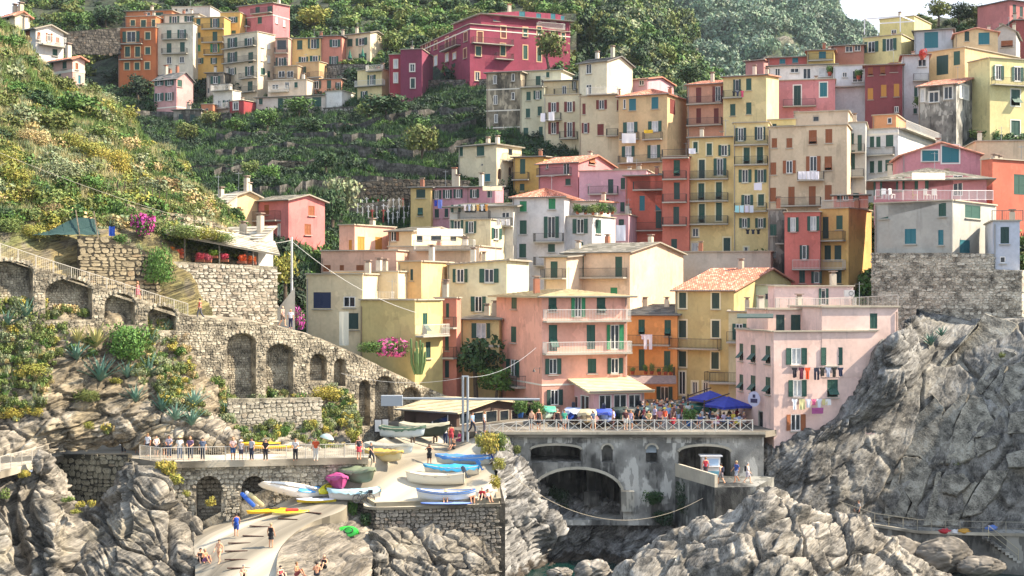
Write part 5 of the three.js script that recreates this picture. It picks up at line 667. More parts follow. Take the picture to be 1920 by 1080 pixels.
house('ochre_house', 'ochre stair blocks with slate tops beside the lemon house', 142, -20, [746, 790, 850], [494, 620], '#d0a55a', { w: 'd757,516,6,21 d772,515,5,21', sw: 't834,545,10,12', par: 0.2, ext: 3 });
house('yellow_wing', 'yellow ground wing with white window next to the pink corner house', 138, -16, [864, 936], [598, 720], '#cfb465', { w: 'O902,620,35,28 d905,676,14,16', roof: 'bs', rise: 8, bands: '649,4', ext: 3 });
house('cream_flat', 'flat-roofed cream house with a dark panelled window', 136, -14, [574, 680], [520, 660], '#d3bd8a', { w: 'u604,563,33,30 g655,566,22,20 d658,602,28,30', par: 0.3, ext: 4 });
house('cream_flat', 'upper flat-roofed cream terrace with brown doors', 140, -16, [620, 746], [517, 600], '#d7bf8c', { w: 'n692,548,18,24 n755,545,0,0'.replace(/ n755.*/, ''), par: 0.4, b: 'w690,740,566', ext: 3 });
house('olive_wall_house', 'plain olive-yellow house wall above the bougainvillea', 132, -34, [676, 778, 830], [573, 700], '#bda75a', { sw: 'p797,607,9,40 d803,656,9,30', sb: 'w779,829,629', par: 0.5, ext: 4 });
house('salmon_house', 'narrow salmon house with two tiny balconies', 136, -20, [815, 856, 864], [561, 725], '#d07c62', { w: 'c826,583,7,28 c839,582,6,27 c826,645,7,30 c838,642,7,30 d838,692,8,32', b: '818,857,613 819,857,669', ext: 3, par: 0.1 });
// ---- around the square
house('cream_gable_house', 'cream house with a broad slate roof and sunlit blank gable', 156, -34, [1058, 1181, 1281], [471, 620], '#d6b38a', { roof: 'xs', rise: 20, w: 'c1088,500,13,38 c1160,500,13,38 B1151,545,13,12', b: '1057,1176,520', ext: 6, chim: '' });
house('cream_gable_wing', 'lower cream wing with a small pale roof', 156, -30, [1020, 1062], [481, 600], '#d6b890', { roof: 'bs', rise: 10, w: 'c1039,507,13,34', b: '1020,1062,521', ext: 4 });
house('pale_low_house', 'low pale terrace with chimney pots behind the red-tiled roof', 168, -14, [1276, 1445], [478, 540], '#b6ac9a', { par: 0.4, ext: 2 });
house('yellow_green_house', 'olive-yellow house with red-tiled roof facing the square', 148, -34, [1266, 1376, 1508], [543, 752], '#b9a761', { roof: 'xt', rise: 42, w: 'd1280,563,13,30 d1342,564,14,30 d1280,617,14,32 d1342,617,14,32 d1280,673,14,30 d1341,676,14,32 g1279,718,12,44 g1303,727,10,22 g1323,727,10,22', b: '1256,1353,651 1327,1376,714', trim: '#d6cfae', ext: 1 });
house('orange_house', 'bright orange house with potted balconies between pink and yellow', 151, -16, [1175, 1270], [590, 760], '#d98b2b', { roof: 'bg', rise: 18, w: 'p1203,613,12,28 p1252,615,12,30 c1203,675,11,40 c1251,678,12,40 q1246,738,30,26', b: '1175,1257,645 1175,1266,704', ext: 1 });
const pinkA = house('pink_corner_house', 'big pink corner house with long white-railed balconies on the square', 128.5, 20, [1016, 1176, 931], [556, 788], '#de967a', { roof: 'hw', rise: 14, w: 'p1036,571,15,26 b1084,575,26,38 p1127,572,16,30 p1037,634,16,50 c1108,632,16,46 b1153,632,32,46 o1037,687,30,29 c1110,686,16,27 o1153,686,29,29 q1040,745,30,29', sw: 'c964,568,10,22 c963,627,10,30 o963,690,22,32 k992,765,16,38', b: 'w1018,1176,601 w1017,1178,662', sb: '937,986,716', over: 0.7, ext: 0.6, bands: '722,3', a: 0 });
const cliffHouse = house('pink_cliff_house', 'pink house on the cliff edge with lines of washing under its windows', 119, 12, [1451, 1640, 1380], [640, 822], '#dfb5a3', { w: 'O1493,668,39,31 o1559,668,40,33 O1495,728,34,31 p1561,728,20,33 N1492,792,36,30', sw: 'p1390,660,7,32 p1412,663,9,33 p1440,665,9,33 p1390,717,7,30 p1412,720,9,32 p1440,723,9,32 k1426,790,9,40', par: 0.8, ext: 1 });
house('pink_cliff_storey', 'upper pink storey with white coping at the top of the cliff house', planeD(cliffHouse, 1541) - 0.03, 12, [1541, 1684], [583, 690], '#e2bcab', { w: 'c1638,602,14,29', par: 0.3, ext: 0.8, D: 7 });
house('pink_loggia', 'shaded loggia with dark green posts on the pink cliff house', 123.4, 12, [1440, 1542], [585, 650], '#dab29e', { w: 'd1463,607,16,34 d1492,607,18,34 d1524,605,12,34', par: 0.2, D: 5 });
house('pink_top_house', 'pink top storey with balustraded terrace behind the loggia', 130, 8, [1452, 1600, 1440], [545, 640], '#dbb5ab', { w: 'o1544,556,18,30 k1445,552,0,0'.replace(/ k1445.*/, ''), b: 'w1455,1600,580', par: 0.4 });
house('cream_recess_house', 'narrow cream house in the corner of the square', 142, -10, [1366, 1406], [590, 760], '#c9bd85', { w: 'o1364,622,0,0'.replace(/.*/, 'o1386,622,26,30 d1392,680,14,46'), b: '1362,1404,640 1330,1404,716', par: 0.3, ext: 1 });
house('pale_green_house', 'pale green house with terrace tables behind the olive one', 152, -12, [1378, 1470], [540, 700], '#b9c19a', { w: 'c1398,570,14,26 k1440,556,12,12', b: '1362,1440,600', par: 0.3 });
// ---- right of centre, down to the cliff
house('rubble_house', 'narrow grey rubble house with one green shutter', 172, -12, [1440, 1472], [394, 520], '#8c877c', { stain: 1, w: 'c1450,431,12,21 k1452,478,8,16', b: '1454,1470,456', par: 0.1, ext: 3 });
house('coral_house', 'coral-pink house half with white-curtained windows', 160, -12, [1471, 1538], [404, 555], '#c96b5e', { w: 'O1487,421,21,27 O1525,419,23,27 q1508,473,17,26 d1504,518,11,25 q1531,520,20,22', b: 'w1485,1537,504', par: 0.4, ext: 3 });
house('yellow_house', 'yellow half of the coral house with two balconies', 160, -34, [1537, 1591, 1634], [400, 555], '#cf9f3d', { w: 'd1548,427,11,41 c1574,417,12,26 d1552,474,12,28 d1571,474,13,28 d1572,518,12,26', b: '1526,1586,451 w1537,1586,504', par: 0.6, ext: 3 });
house('roof_cabin', 'small salmon roof cabin with slate lean-to', 166, -14, [1563, 1628], [365, 420], '#c67a66', { roof: 'bg', rise: 8, w: 'd1574,371,9,10 g1586,371,10,9 d1605,369,11,14', b: 'w1540,1628,392' });
house('pink_pavilion', 'pink top storey under a pale hipped slate roof with terrace', 150, -14, [1640, 1850], [336, 400], '#c77f84', { roof: 'hs', rise: 32, w: 'o1646,352,16,30 o1688,345,16,24 o1728,344,26,22 g1796,348,18,38', over: 0.9, ext: 1, D: 12 });
house('pink_gable_house', 'pink gable with two big teal sloped windows', 168, -8, [1692, 1838], [288, 350], '#c98088', { roof: 'yt', rise: 22, w: 't1744,292,30,20 t1782,289,32,32', trim: '#dcd5cc' });
house('grey_cliff_house', 'grey cement house on the cliff with teal and blue shutters', 136.6, -40, [1640, 1786, 1868], [378, 480], '#a3a196', { stain: 0, w: 'c1657,395,17,29 c1767,393,14,25 t1707,443,21,28 t1764,445,10,28', sw: 'c1824,397,29,24 t1809,468,19,36', b: '', par: 0.1, ext: 3 });
house('lavender_house', 'small lavender-white house at the end of the cliff wall', 132.4, -14, [1862, 1912], [418, 520], '#b3bac9', { w: 'd1884,441,16,31 g1880,487,10,12', b: '', par: 0.2, ext: 2 });
house('terracotta_house', 'terracotta-red house with a teal door at the right edge', 160, 30, [1861, 1960, 1840], [308, 420], '#bf6249', { w: 'c1912,346,22,38', par: 0.6, ext: 3 });
house('cream_house', 'cream flat-roofed house over the terracotta one', 172, -8, [1830, 1960], [268, 330], '#cfb585', { w: '', par: 0.3, ext: 3 });
house('flower_house', 'long low white house with teal shutters behind flower boxes', 129, -30, [408, 484, 512], [448, 500], '#cbc4b2', { roof: 'bs', rise: 26, w: 't452,462,10,20 t470,464,10,21', ext: 0.6, over: 0.5, D: 9 });
// ---------- plants ----------
const LEAF = vc({ r: 0.75 });
const tinted = {}; const leafMat = (hex) => tinted[hex] ??= new THREE.MeshStandardMaterial({ color: hex, vertexColors: true, roughness: 0.75, side: THREE.DoubleSide });
// a crown of many small leaf faces gathered in clumps; unit radius, standing on y = 0
function crownGeo(seed, n, leaf, { lobes = 9, flat = 0.8, spiky = 0, aspect = 1.6 } = {}) {
  const r = rng(seed), mb = new MB(), L = []; for (let i = 0; i < lobes; i++) { const t = r() * 6.283, k = Math.sqrt(r()) * 0.6; L.push([V(Math.cos(t) * k, (0.25 + r() * 0.75) * flat, Math.sin(t) * k), 0.28 + r() * 0.26]); }
  const v = V(0, 0, 0), u = V(0, 0, 0), w = V(0, 0, 0);
  for (let i = 0; i < n; i++) {
    const [c, R] = L[Math.floor(r() * lobes)]; v.set(r() * 2 - 1, r() * 2 - 1, r() * 2 - 1).normalize(); const q = c.clone().addScaledVector(v, R * (0.72 + 0.34 * r())); if (q.y < 0.0) q.y = r() * 0.2;
    u.set(r() - 0.5, r() - 0.5 + spiky, r() - 0.5).normalize(); w.copy(u).cross(v).normalize(); if (w.lengthSq() < 0.1) w.set(1, 0, 0);
    const s = leaf * (0.6 + r() * 0.8), k = 0.8 + r() * 0.4, y = r() < 0.5 ? 1 : 0.9, col = [k * (0.9 + r() * 0.3), k * y, k * (0.8 + r() * 0.2)], a = q.clone().addScaledVector(u, -s * aspect * 0.5), b = q.clone().addScaledVector(u, s * aspect * 0.5);
    mb.tri(a, q.clone().addScaledVector(w, s * 0.5), b, col); mb.tri(a, b, q.clone().addScaledVector(w, -s * 0.5).addScaledVector(v, s * 0.15), col);
  }
  return mb.geo();
}
const CR = [...Array(6)].map((_, i) => crownGeo(40 + i, 420, 0.16, { lobes: 8 + i }));           // shrubs
const CF = [...Array(4)].map((_, i) => crownGeo(60 + i, 1100, 0.10, { lobes: 14 + i * 2 }));      // nearer, finer
const CN = [...Array(2)].map((_, i) => crownGeo(80 + i, 3200, 0.055, { lobes: 20 }));             // nearest, finest
const TUFT = [...Array(3)].map((_, s) => { const r = rng(90 + s), mb = new MB(); for (let i = 0; i < 26; i++) { const t = r() * 6.283, k = r() * 0.5, b = V(Math.cos(t) * k, 0, Math.sin(t) * k), h = 0.5 + r() * 0.5, tip = b.clone().add(V((r() - 0.5) * 0.7, h, (r() - 0.5) * 0.7)), sd = V(Math.cos(t + 1.5), 0, Math.sin(t + 1.5)).multiplyScalar(0.05), c = 0.75 + r() * 0.5; mb.tri(b.clone().add(sd), b.clone().sub(sd), tip, [c, c, c]); } return mb.geo(); });
const G = { lime: 0x868a3a, grass: 0x64783a, olive: 0x5d6a30, mid: 0x486a28, deep: 0x2c4a22, dark: 0x22391f, straw: 0xaca070, rust: 0x857650, silver: 0x7d8a66, yellow: 0x9a943e, fresh: 0x4c742c, blue: 0x5d7f70 };
function shrub(name, label, group, p, rx, ry, hex, fine, seed = 1) { const o = thing(name, label, name.includes('tree') ? 'tree' : 'shrub', p, seed * 1.7, group); const f = part('foliage', fine && rx > 1.15 && p.z > -132 ? CN[seed % 2] : (fine ? CF : CR)[seed % (fine ? 4 : 6)], leafMat(hex), o); f.scale.set(rx, ry, rx); stuffed(f); return o; }
function tree(name, label, group, p, h, rx, ry, hex, seed = 1, fine = true, trunk = 0x6a5a48) {
  const o = thing(name, label, 'tree', p, seed * 2.1, group), mb = new MB(), r = rng(seed + 900), top = V((r() - 0.5) * rx * 0.3, h - ry * 0.6, 0), mid = V((r() - 0.5) * rx * 0.3, (h - ry) * 0.6, 0), t = 0.05 * h * 0.5 + 0.05; mb.bar(V(0, -0.4, 0), mid, t * 1.3, null, 7, t); mb.bar(mid, top, t, null, 7, t * 0.6); for (let i = 0; i < 5; i++) { const a = i * 1.3 + r(); mb.bar(mid.clone().lerp(top, 0.3 + 0.12 * i), V(Math.cos(a) * rx * 0.6, h - ry * (0.3 + r() * 0.8), Math.sin(a) * rx * 0.6), t * 0.5, null, 5, t * 0.2); } mb.put('trunk', mat(trunk, { t: 'wood' }), o);
  const f = part('crown', (fine ? CF : CR)[seed % (fine ? 4 : 6)], leafMat(hex), o, V(0, h - ry * 1.35, 0)); f.scale.set(rx, ry * 1.15, rx); stuffed(f); return o;
}
function scatter(name, label, category, geos, m, n, place, seed) {      // ground cover nobody could count
  const r = rng(seed), rows = []; for (let i = 0; i < n; i++) { const q = place(r); if (q) rows.push(q); }
  geos.forEach((g, k) => { const mine = rows.filter((_, i) => i % geos.length === k), im = shade(new THREE.InstancedMesh(g, m, mine.length)), o = new THREE.Object3D(), c = new THREE.Color(); mine.forEach(([p, sx, sy, hex], i) => { o.position.copy(p); o.rotation.set(0, r() * 6.28, 0); o.scale.set(sx, sy, sx); o.updateMatrix(); im.setMatrixAt(i, o.matrix); im.setColorAt(i, c.set(hex).multiplyScalar(0.8 + r() * 0.4)); }); im.name = numbered(name); tag(im, label, category, null, 'stuff'); scene.add(im); });
}
const pickr = (r, a) => a[Math.floor(r() * a.length)];
const patch = (p, f, k) => fbm(p.x * f + k, p.y * f, p.z * f, 3);
scatter('mountain_woods', 'wooded cover of the far mountainside with haze put into its greens', 'woods', CR, LEAF, 15000, (r) => { const u = r(), v = r(), p = MOUNT.userData.at(u, v); if (patch(p, 0.02, 5) > 0.1 + r() * 0.22) return null; const s = 3 + r() * 4.5; return [p.add(V(0, -1.5, 0)), s, s * (0.8 + r() * 0.5), pickr(r, [0x56725a, 0x627e62, 0x4a6650, 0x728672, 0x6a8068])]; }, 11);  // cool greyed greens paint the blue of distance into the leaves
scatter('ridge_woods', 'thick woods on the ridge behind the magenta building', 'woods', CR, LEAF, 9000, (r) => { const p = RIDGE.userData.at(r(), r()); if (patch(p, 0.05, 5) > 0.12 + r() * 0.25) return null; const s = 1.2 + r() * 2.2; return [p.add(V(0, -0.6, 0)), s, s * (0.8 + r() * 0.5), pickr(r, [G.mid, G.olive, G.deep, G.deep, G.dark, G.silver, G.grass])]; }, 12);
scatter('slope_shrubs', 'shrubs and brambles covering the valley slope, greens darkened for its shade', 'shrubs', CR, LEAF, 6000, (r) => { const u = r(), v = r(), p = VALLEY.userData.at(u, v), n = patch(p, 0.06, 2); if (n > 0.28) return null; if (v > 0.52 && v < 0.8 && n < -0.06 && r() < 0.85) return null; const s = (v < 0.3 ? 2.4 : 1.3) * (0.5 + r() * 0.9); return [p.add(V(0, -0.4, 0)), s, s * (0.6 + r() * 0.5), pickr(r, v < 0.28 ? [G.mid, G.mid, G.olive, G.deep, G.grass, G.deep] : [G.deep, G.dark, G.dark, G.dark, G.deep, G.dark, G.mid])]; }, 13);  // lower slope: shade painted in by picking the darkest greens
scatter('slope_grass', 'rough grass and vines on the green terraces', 'grass', TUFT, LEAF, 22000, (r) => { const u = r(), v = 0.3 + r() * 0.62, p = VALLEY.userData.at(u, v); const s = 0.7 + r() * 0.8; return [p, s * 1.2, s * 0.8, pickr(r, [G.deep, G.mid, G.deep, G.dark, G.dark])]; }, 14);  // grass darkened too, so the terraces read as shaded
scatter('village_shrubs', 'green shrubs between the houses on the village hill', 'shrubs', CR, LEAF, 1500, (r) => { const p = TOWN.userData.at(r(), r() * 0.8); const s = 0.8 + r() * 1.3; return [p.add(V(0, -0.3, 0)), s, s * 0.9, pickr(r, [G.mid, G.deep, G.olive, G.grass])]; }, 15);
scatter('hillside_grass', 'dry straw and green grass on the sunny hillside', 'grass', TUFT, LEAF, 16000, (r) => { const p = HILL.userData.at(r(), r() * 0.76), n = patch(p, 0.25, 1), s = 0.45 + r() * 0.5; return [p, s, s * (0.8 + r() * 0.6), n > 0.02 ? pickr(r, [G.straw, G.straw, G.silver, G.olive]) : pickr(r, [G.grass, G.grass, G.olive, G.mid])]; }, 16);
scatter('hillside_scrub', 'low scrub covering the sunny hillside', 'scrub', [CF[0], CF[1], CR[3], CR[4]], LEAF, 1900, (r) => { const p = HILL.userData.at(r(), r() * 0.78), n = patch(p, 0.2, 7); const s = 0.5 + r() * r() * 1.3; return [p.add(V(0, -0.2, 0)), s, s * 0.85, n > 0 ? pickr(r, [G.straw, G.silver, G.silver, G.olive, G.olive]) : pickr(r, [G.lime, G.grass, G.olive, G.mid, G.mid, G.deep])]; }, 17);
scatter('bank_weeds', 'weeds and dry grass on the rocky bank', 'weeds', [...TUFT, CR[0], CR[2]], LEAF, 5200, (r) => { const v = r(), p = BANK.userData.at(r(), v * 0.85); if (patch(p, 0.35, 4) > 0.22 - v * 0.34) return null; const s = 0.25 + r() * 0.4; return [p, s, s, pickr(r, [G.yellow, G.olive, G.straw, G.mid, G.olive, G.silver, G.grass, G.silver, G.grass])]; }, 18);
// shrubs one can tell apart
{
  const r = rng(77), hs = [[145, 205, 2.6, 1.9, 'mid'], [75, 190, 2.0, 1.5, 'deep'], [100, 235, 2.2, 1.6, 'olive'], [40, 215, 1.5, 1.2, 'silver'], [190, 250, 1.6, 1.2, 'grass'], [30, 165, 1.4, 1.1, 'fresh'], [110, 160, 1.7, 1.3, 'olive'], [165, 285, 1.6, 1.3, 'lime'], [220, 318, 1.3, 1.9, 'yellow'], [190, 292, 1.2, 1.1, 'yellow'], [120, 330, 2.0, 1.6, 'silver'], [160, 345, 1.8, 1.1, 'fresh'], [258, 300, 1.3, 1.2, 'silver'], [265, 330, 1.2, 0.9, 'lime'], [310, 350, 1.5, 1.2, 'rust'], [350, 372, 1.5, 1.1, 'straw'], [30, 330, 1.5, 1.0, 'lime'], [10, 300, 1.6, 1.2, 'lime'], [95, 395, 1.1, 1.0, 'rust'], [40, 365, 1.4, 1.0, 'rust'], [60, 430, 1.2, 0.8, 'lime'], [20, 420, 1.3, 0.9, 'grass'], [110, 425, 1.0, 0.7, 'yellow'], [225, 405, 1.0, 1.5, 'mid'], [270, 405, 0.9, 0.9, 'olive'], [383, 385, 1.0, 1.0, 'lime'], [60, 260, 1.7, 1.2, 'straw'], [15, 250, 1.4, 1.1, 'olive'], [190, 215, 1.4, 1.2, 'silver'], [235, 270, 1.4, 1.1, 'straw'], [130, 265, 1.6, 1.1, 'lime'], [285, 315, 1.2, 1.0, 'straw']];
  const rc = new THREE.Raycaster(), hm = new THREE.Mesh(HILL, LEAF), bm = new THREE.Mesh(BANK, LEAF), vm = new THREE.Mesh(VALLEY, LEAF), tm = new THREE.Mesh(TOWN, LEAF), rm = new THREE.Mesh(RIDGE, LEAF); for (const m of [hm, bm, vm, tm, rm]) { m.material = mat(0xffffff); m.updateMatrixWorld(true); }
  globalThis.ground = (px, py, ms = [hm, bm, vm, tm, rm]) => { rc.set(camera.position, V((px - 960) / F, -(py - 540) / F, -1).normalize()); rc.far = 3000; const h = rc.intersectObjects(ms, false)[0]; return h ? h.point : P(px, py, 140); };
  const word = { mid: 'green', deep: 'deep green', olive: 'olive green', silver: 'silvery grey-green', grass: 'grass green', fresh: 'fresh green', lime: 'lime green', yellow: 'yellow-green', rust: 'rusty brown', straw: 'straw-coloured' };
  hs.forEach(([x, y, a, b, k], i) => shrub('wild_shrub', word[k] + ' wild shrub among the scrub of the sunny hillside', word[k] + ' shrubs on the sunny hillside', ground(x, y + 12, [hm]).add(V(0, -0.2, 0)), a * 1.15, b * 1.25, G[k], true, i + 1));
  const bs = [[240, 672, 2.4, 2.6, 'fresh', 'rounded bright green bush among the agaves'], [612, 748, 1.5, 1.1, 'yellow', 'bright yellow-green bush on the ledge below the arches'], [60, 700, 1.6, 0.9, 'lime', 'spreading lime-green bush low on the rocky bank'], [20, 780, 1.2, 0.8, 'yellow', 'yellow-green cushion plant at the foot of the bank'], [165, 750, 1.3, 0.9, 'olive', 'olive bush in the middle of the rocky bank'], [690, 800, 0.9, 1.6, 'yellow', 'yellowing creeper beside the boats at the wall foot'], [660, 830, 0.8, 1.2, 'lime', 'yellow-green shrub at the end of the walkway railing'], [110, 580, 1.0, 0.7, 'yellow', 'yellow tuft before the second arch'], [12, 560, 1.0, 1.0, 'yellow', 'yellow-green bush before the first arch'], [40, 590, 1.2, 0.9, 'silver', 'grey-green bush under the first arch'], [150, 572, 1.3, 0.8, 'olive', 'dry bush growing in the second arch'], [238, 592, 1.2, 1.2, 'silver', 'twiggy grey bush in the third arch'], [480, 752, 0.9, 0.7, 'silver', 'grey-green tuft on top of the buff retaining wall'], [440, 750, 0.7, 0.6, 'yellow', 'yellow tuft at the corner of the buff retaining wall'], [560, 750, 0.7, 0.5, 'straw', 'straw-coloured tuft on the ledge by the arches'], [597, 715, 0.7, 1.3, 'olive', 'creeper hanging in the small arch'], [215, 715, 0.6, 0.4, 'lime', 'small lime tuft among the agaves'], [100, 640, 0.7, 0.5, 'lime', 'small lime tuft high on the bank'], [335, 640, 1.2, 0.8, 'rust', 'rusty dry bush beneath the fourth arch'], [300, 685, 1.0, 0.7, 'silver', 'silvery bush right of the round green one'], [165, 800, 0.5, 0.5, 'lime', 'lime tuft near the walkway railing']];
  bs.forEach(([x, y, a, b, k, l], i) => shrub('bank_shrub', l, null, ground(x, y, [bm]).add(V(0, -0.15, 0)), a, b, G[k], true, i + 2));
  // rock tufts
  [[316, 890, 104, 0.7, 0.9, 'fresh yellow bush hanging over the rock below the railing'], [330, 908, 103.8, 0.6, 0.7, 'yellow tuft lower on the rock by the arches'], [304, 880, 104, 0.6, 0.6, 'ochre tuft beside the railing corner'], [126, 942, 101.8, 0.6, 0.4, 'yellow flowering tuft on the dark left rock'], [152, 950, 101.8, 0.45, 0.35, 'green tuft beside the yellow one on the left rock'], [142, 962, 101.5, 0.5, 0.3, 'pale yellow cushion on the left rock'], [172, 950, 101.8, 0.35, 0.45, 'bright green tuft under the block wall'], [10, 935, 100.2, 0.4, 0.6, 'yellow-green tuft on the leftmost rock'], [45, 895, 102.2, 0.5, 0.5, 'ochre tuft under the walkway railing'], [350, 930, 104, 0.4, 0.4, 'lime tuft left of the open arch'], [395, 948, 105, 0.5, 0.6, 'dry bush inside the open arch'], [1313, 1022, 108.4, 0.4, 0.35, 'bright yellow tuft on the pale shore rocks'], [1393, 972, 109.4, 0.3, 0.25, 'small yellow tuft high on the shore rocks'], [1790, 875, 119, 0.5, 0.3, 'green tuft on the cliff ledge'], [1522, 885, 118.6, 0.5, 0.4, 'dark green bush at the cliff foot'], [1880, 670, 121.5, 0.4, 0.4, 'tuft in a crack of the big cliff slab']].forEach(([x, y, d, a, b, l], i) => shrub('rock_tuft', l, null, P(x, y, d), a, b, i > 12 ? G.olive : [G.yellow, G.lime, G.yellow, G.grass][i % 4], false, i));
  // creepers on the platform edge and walls
  [[918, 850, 111.4, 0.9, 1.5, 'yellow', 'tall yellow-green bushes on the platform edge by the railing'], [902, 838, 113.4, 0.7, 0.9, 'lime', 'lime bush at the top of the platform edge'], [938, 845, 112, 0.8, 1.4, 'grass', 'green creeper over the platform corner'], [930, 915, 107.4, 0.6, 0.9, 'yellow', 'yellow-green tuft below the seated people'], [935, 880, 109, 0.6, 0.8, 'lime', 'lime tuft halfway along the platform edge'], [660, 975, 106.6, 0.5, 1.3, 'mid', 'dark creeper hanging on the short rubble wall'], [685, 985, 106, 0.6, 0.9, 'deep', 'green creeper at the foot of the short rubble wall'], [1040, 960, 121, 1.6, 2.0, 'dark', 'dark creeper inside the big vault'], [1290, 960, 117, 1.2, 2.6, 'dark', 'dark creeper covering the landing wall'], [1225, 945, 117.6, 1.0, 1.0, 'deep', 'green creeper below the vault buttress'], [1245, 985, 117.4, 1.0, 1.2, 'dark', 'ivy on the shaded rocks under the landing'], [1790, 570, 137, 0.9, 2.2, 'deep', 'dark ivy strip down the foundation wall'], [970, 850, 117.2, 0.4, 0.6, 'olive', 'little tuft at the left end of the seafront wall']].forEach(([x, y, d, a, b, k, l], i) => shrub('creeper', l, null, P(x, y, d), a, b, G[k], true, i + 3));
  // garden plants
  [[296, 530, 118.4, 1.4, 2.7, 'fresh', 'dense bright green bush hanging over the garden wall'], [345, 448, 122, 2.0, 1.2, 'grass', 'vine covering the pergola by the sloping roof'], [385, 450, 123.5, 1.8, 1.0, 'lime', 'right half of the vine pergola'], [413, 455, 124.4, 1.4, 0.8, 'grass', 'vine end beside the teal shutters'], [225, 460, 117, 0.9, 0.9, 'mid', 'dark bush beside the green netting'], [262, 487, 118, 0.35, 1.2, 'silver', 'columnar clipped plant on the garden wall']].forEach(([x, y, d, a, b, k, l], i) => shrub('garden_plant', l, null, P(x, y, d), a, b, G[k], true, i + 5));
  [[270, 440, 119.5, 1.1, 1.5, 0xa83a86, 'magenta bougainvillea beside the pergola'], [735, 668, 131, 1.7, 1.3, 0xb8508e, 'pink bougainvillea below the olive-yellow wall'], [697, 662, 131, 1.8, 1.0, G.mid, 'green hedge left of the pink bougainvillea'], [560, 615, 130, 0.7, 1.6, 0xb0489a, 'bougainvillea by the white stair']].forEach(([x, y, d, a, b, c, l], i) => { const o = shrub('bougainvillea', l, null, P(x, y, d), a, b, G.mid, true, i + 6); if (c !== G.mid) { const f = part('flowers', CR[i], leafMat(c), o); f.scale.set(a * 1.04, b * 1.06, a * 1.04); stuffed(f); } });
  [[300, 470, 0xc85a2a], [318, 474, 0xc8762a], [335, 480, 0xb84a2a], [375, 487, 0xc84a58], [388, 488, 0xcc6878], [420, 487, 0xb83a55], [453, 490, 0xc85522], [472, 492, 0xd06a28], [240, 462, 0xc86a3a], [400, 480, 0x7a9a2a]].forEach(([x, y, c], i) => { const o = thing('flower_box', 'box of ' + ['orange', 'ochre', 'red-orange', 'rose', 'pale pink', 'crimson', 'deep orange', 'golden orange', 'coral', 'lime green'][i] + ' flowers on the garden terrace', 'flowers', P(x, y, 121.8 + (x - 300) * 0.025)); const f = part('flowers', CF[i % 4], leafMat(c), o); f.scale.set(0.5, 0.55, 0.45); stuffed(f); part('box', new MB().box(0, -0.08, 0, 0.8, 0.22, 0.3).geo(), mat(0x9a5a3e), o); });
  // trees
  const tr = (x, y, hpx, rpx, k, l, seed, py0) => { const p = ground(x, y, [vm, tm, rm]), s = -p.z / F; return tree('tree', l, null, p, hpx * s, rpx * s, hpx * s * 0.5, typeof k === 'number' ? k : G[k], seed, true); };
  tr(790, 305, 72, 40, 'olive', 'round olive-green tree on the slope below the weathered house', 3); tr(640, 425, 100, 42, 'silver', 'tall silvery ivy-clad tree beside the salmon house', 5); tr(622, 440, 90, 30, 'deep', 'dark ivy mass behind the salmon house', 6); tr(505, 348, 40, 24, 'fresh', 'bright banana-like tree on the valley floor', 7); tr(500, 250, 50, 28, 'mid', 'green tree below the whitewashed row', 8); tr(720, 232, 60, 52, 'deep', 'broad dark green bush below the yellow cottage', 9); tr(690, 225, 36, 26, 'grass', 'lighter green bush left of the broad dark one', 10); tr(590, 62, 50, 38, 'lime', 'feathery lime bamboo above the yellow terrace', 11); tr(730, 110, 55, 30, 'grass', 'green tree beside the narrow red house', 12); tr(440, 255, 36, 26, 'mid', 'green tree under the red cottage', 13); tr(260, 190, 50, 24, 'dark', 'dark trees below the orange house', 14); tr(350, 270, 40, 26, 'olive', 'olive tree at the valley edge', 15); tr(430, 20, 34, 26, 'grass', 'bright tree on the hilltop above the yellow house', 16); tr(140, 60, 40, 30, 'mid', 'green tree behind the white farmhouse', 17); tr(200, 55, 46, 34, 'deep', 'dark tree between farmhouse and orange house', 18); tr(580, 255, 34, 30, 'deep', 'dark shrub mass on the upper terrace', 19); tr(470, 335, 36, 22, 'grass', 'green tree on the lower terrace', 20); tr(610, 330, 50, 26, 'deep', 'dark tree at the middle of the slope', 21); tr(395, 240, 34, 22, 'olive', 'olive tree under the stone cottage', 22); tr(560, 222, 40, 36, 'mid', 'hedge-like green tree below the garage doors', 23);
  const top = (x, y, d, h, rx, k, l, seed) => tree('tree', l, null, P(x, y, d), h, rx, h * 0.5, G[k], seed); top(1030, 128, 258, 7, 3.6, 'olive', 'dark spreading tree before the magenta building', 24); top(1290, 172, 240, 5, 3.2, 'deep', 'dark green bush behind the tiled yellow house', 25); top(1760, 46, 275, 5, 3, 'olive', 'scrubby tree on the skyline', 26); top(1800, 48, 276, 4.6, 3, 'dark', 'dark scrubby tree on the skyline', 27); top(1830, 46, 276, 4, 2.4, 'olive', 'low scrub beside the skyline house', 28); top(1725, 210, 212, 2.6, 1.2, 'mid', 'climbing plant by the pale blue house', 29);
  tree('fig_tree', 'dark leafy tree between the lemon wing and the pink corner house', null, P(893, 745, 136), 6, 3.0, 2.6, G.deep, 30); tree('fig_tree', 'lower green tree beside the restaurant roof', null, P(930, 748, 134), 3, 2.0, 1.6, G.mid, 31);
  tree('young_tree', 'thin pale tree before the low terracotta roofs', null, P(535, 560, 134), 4.5, 1.4, 2.2, G.lime, 32);
}
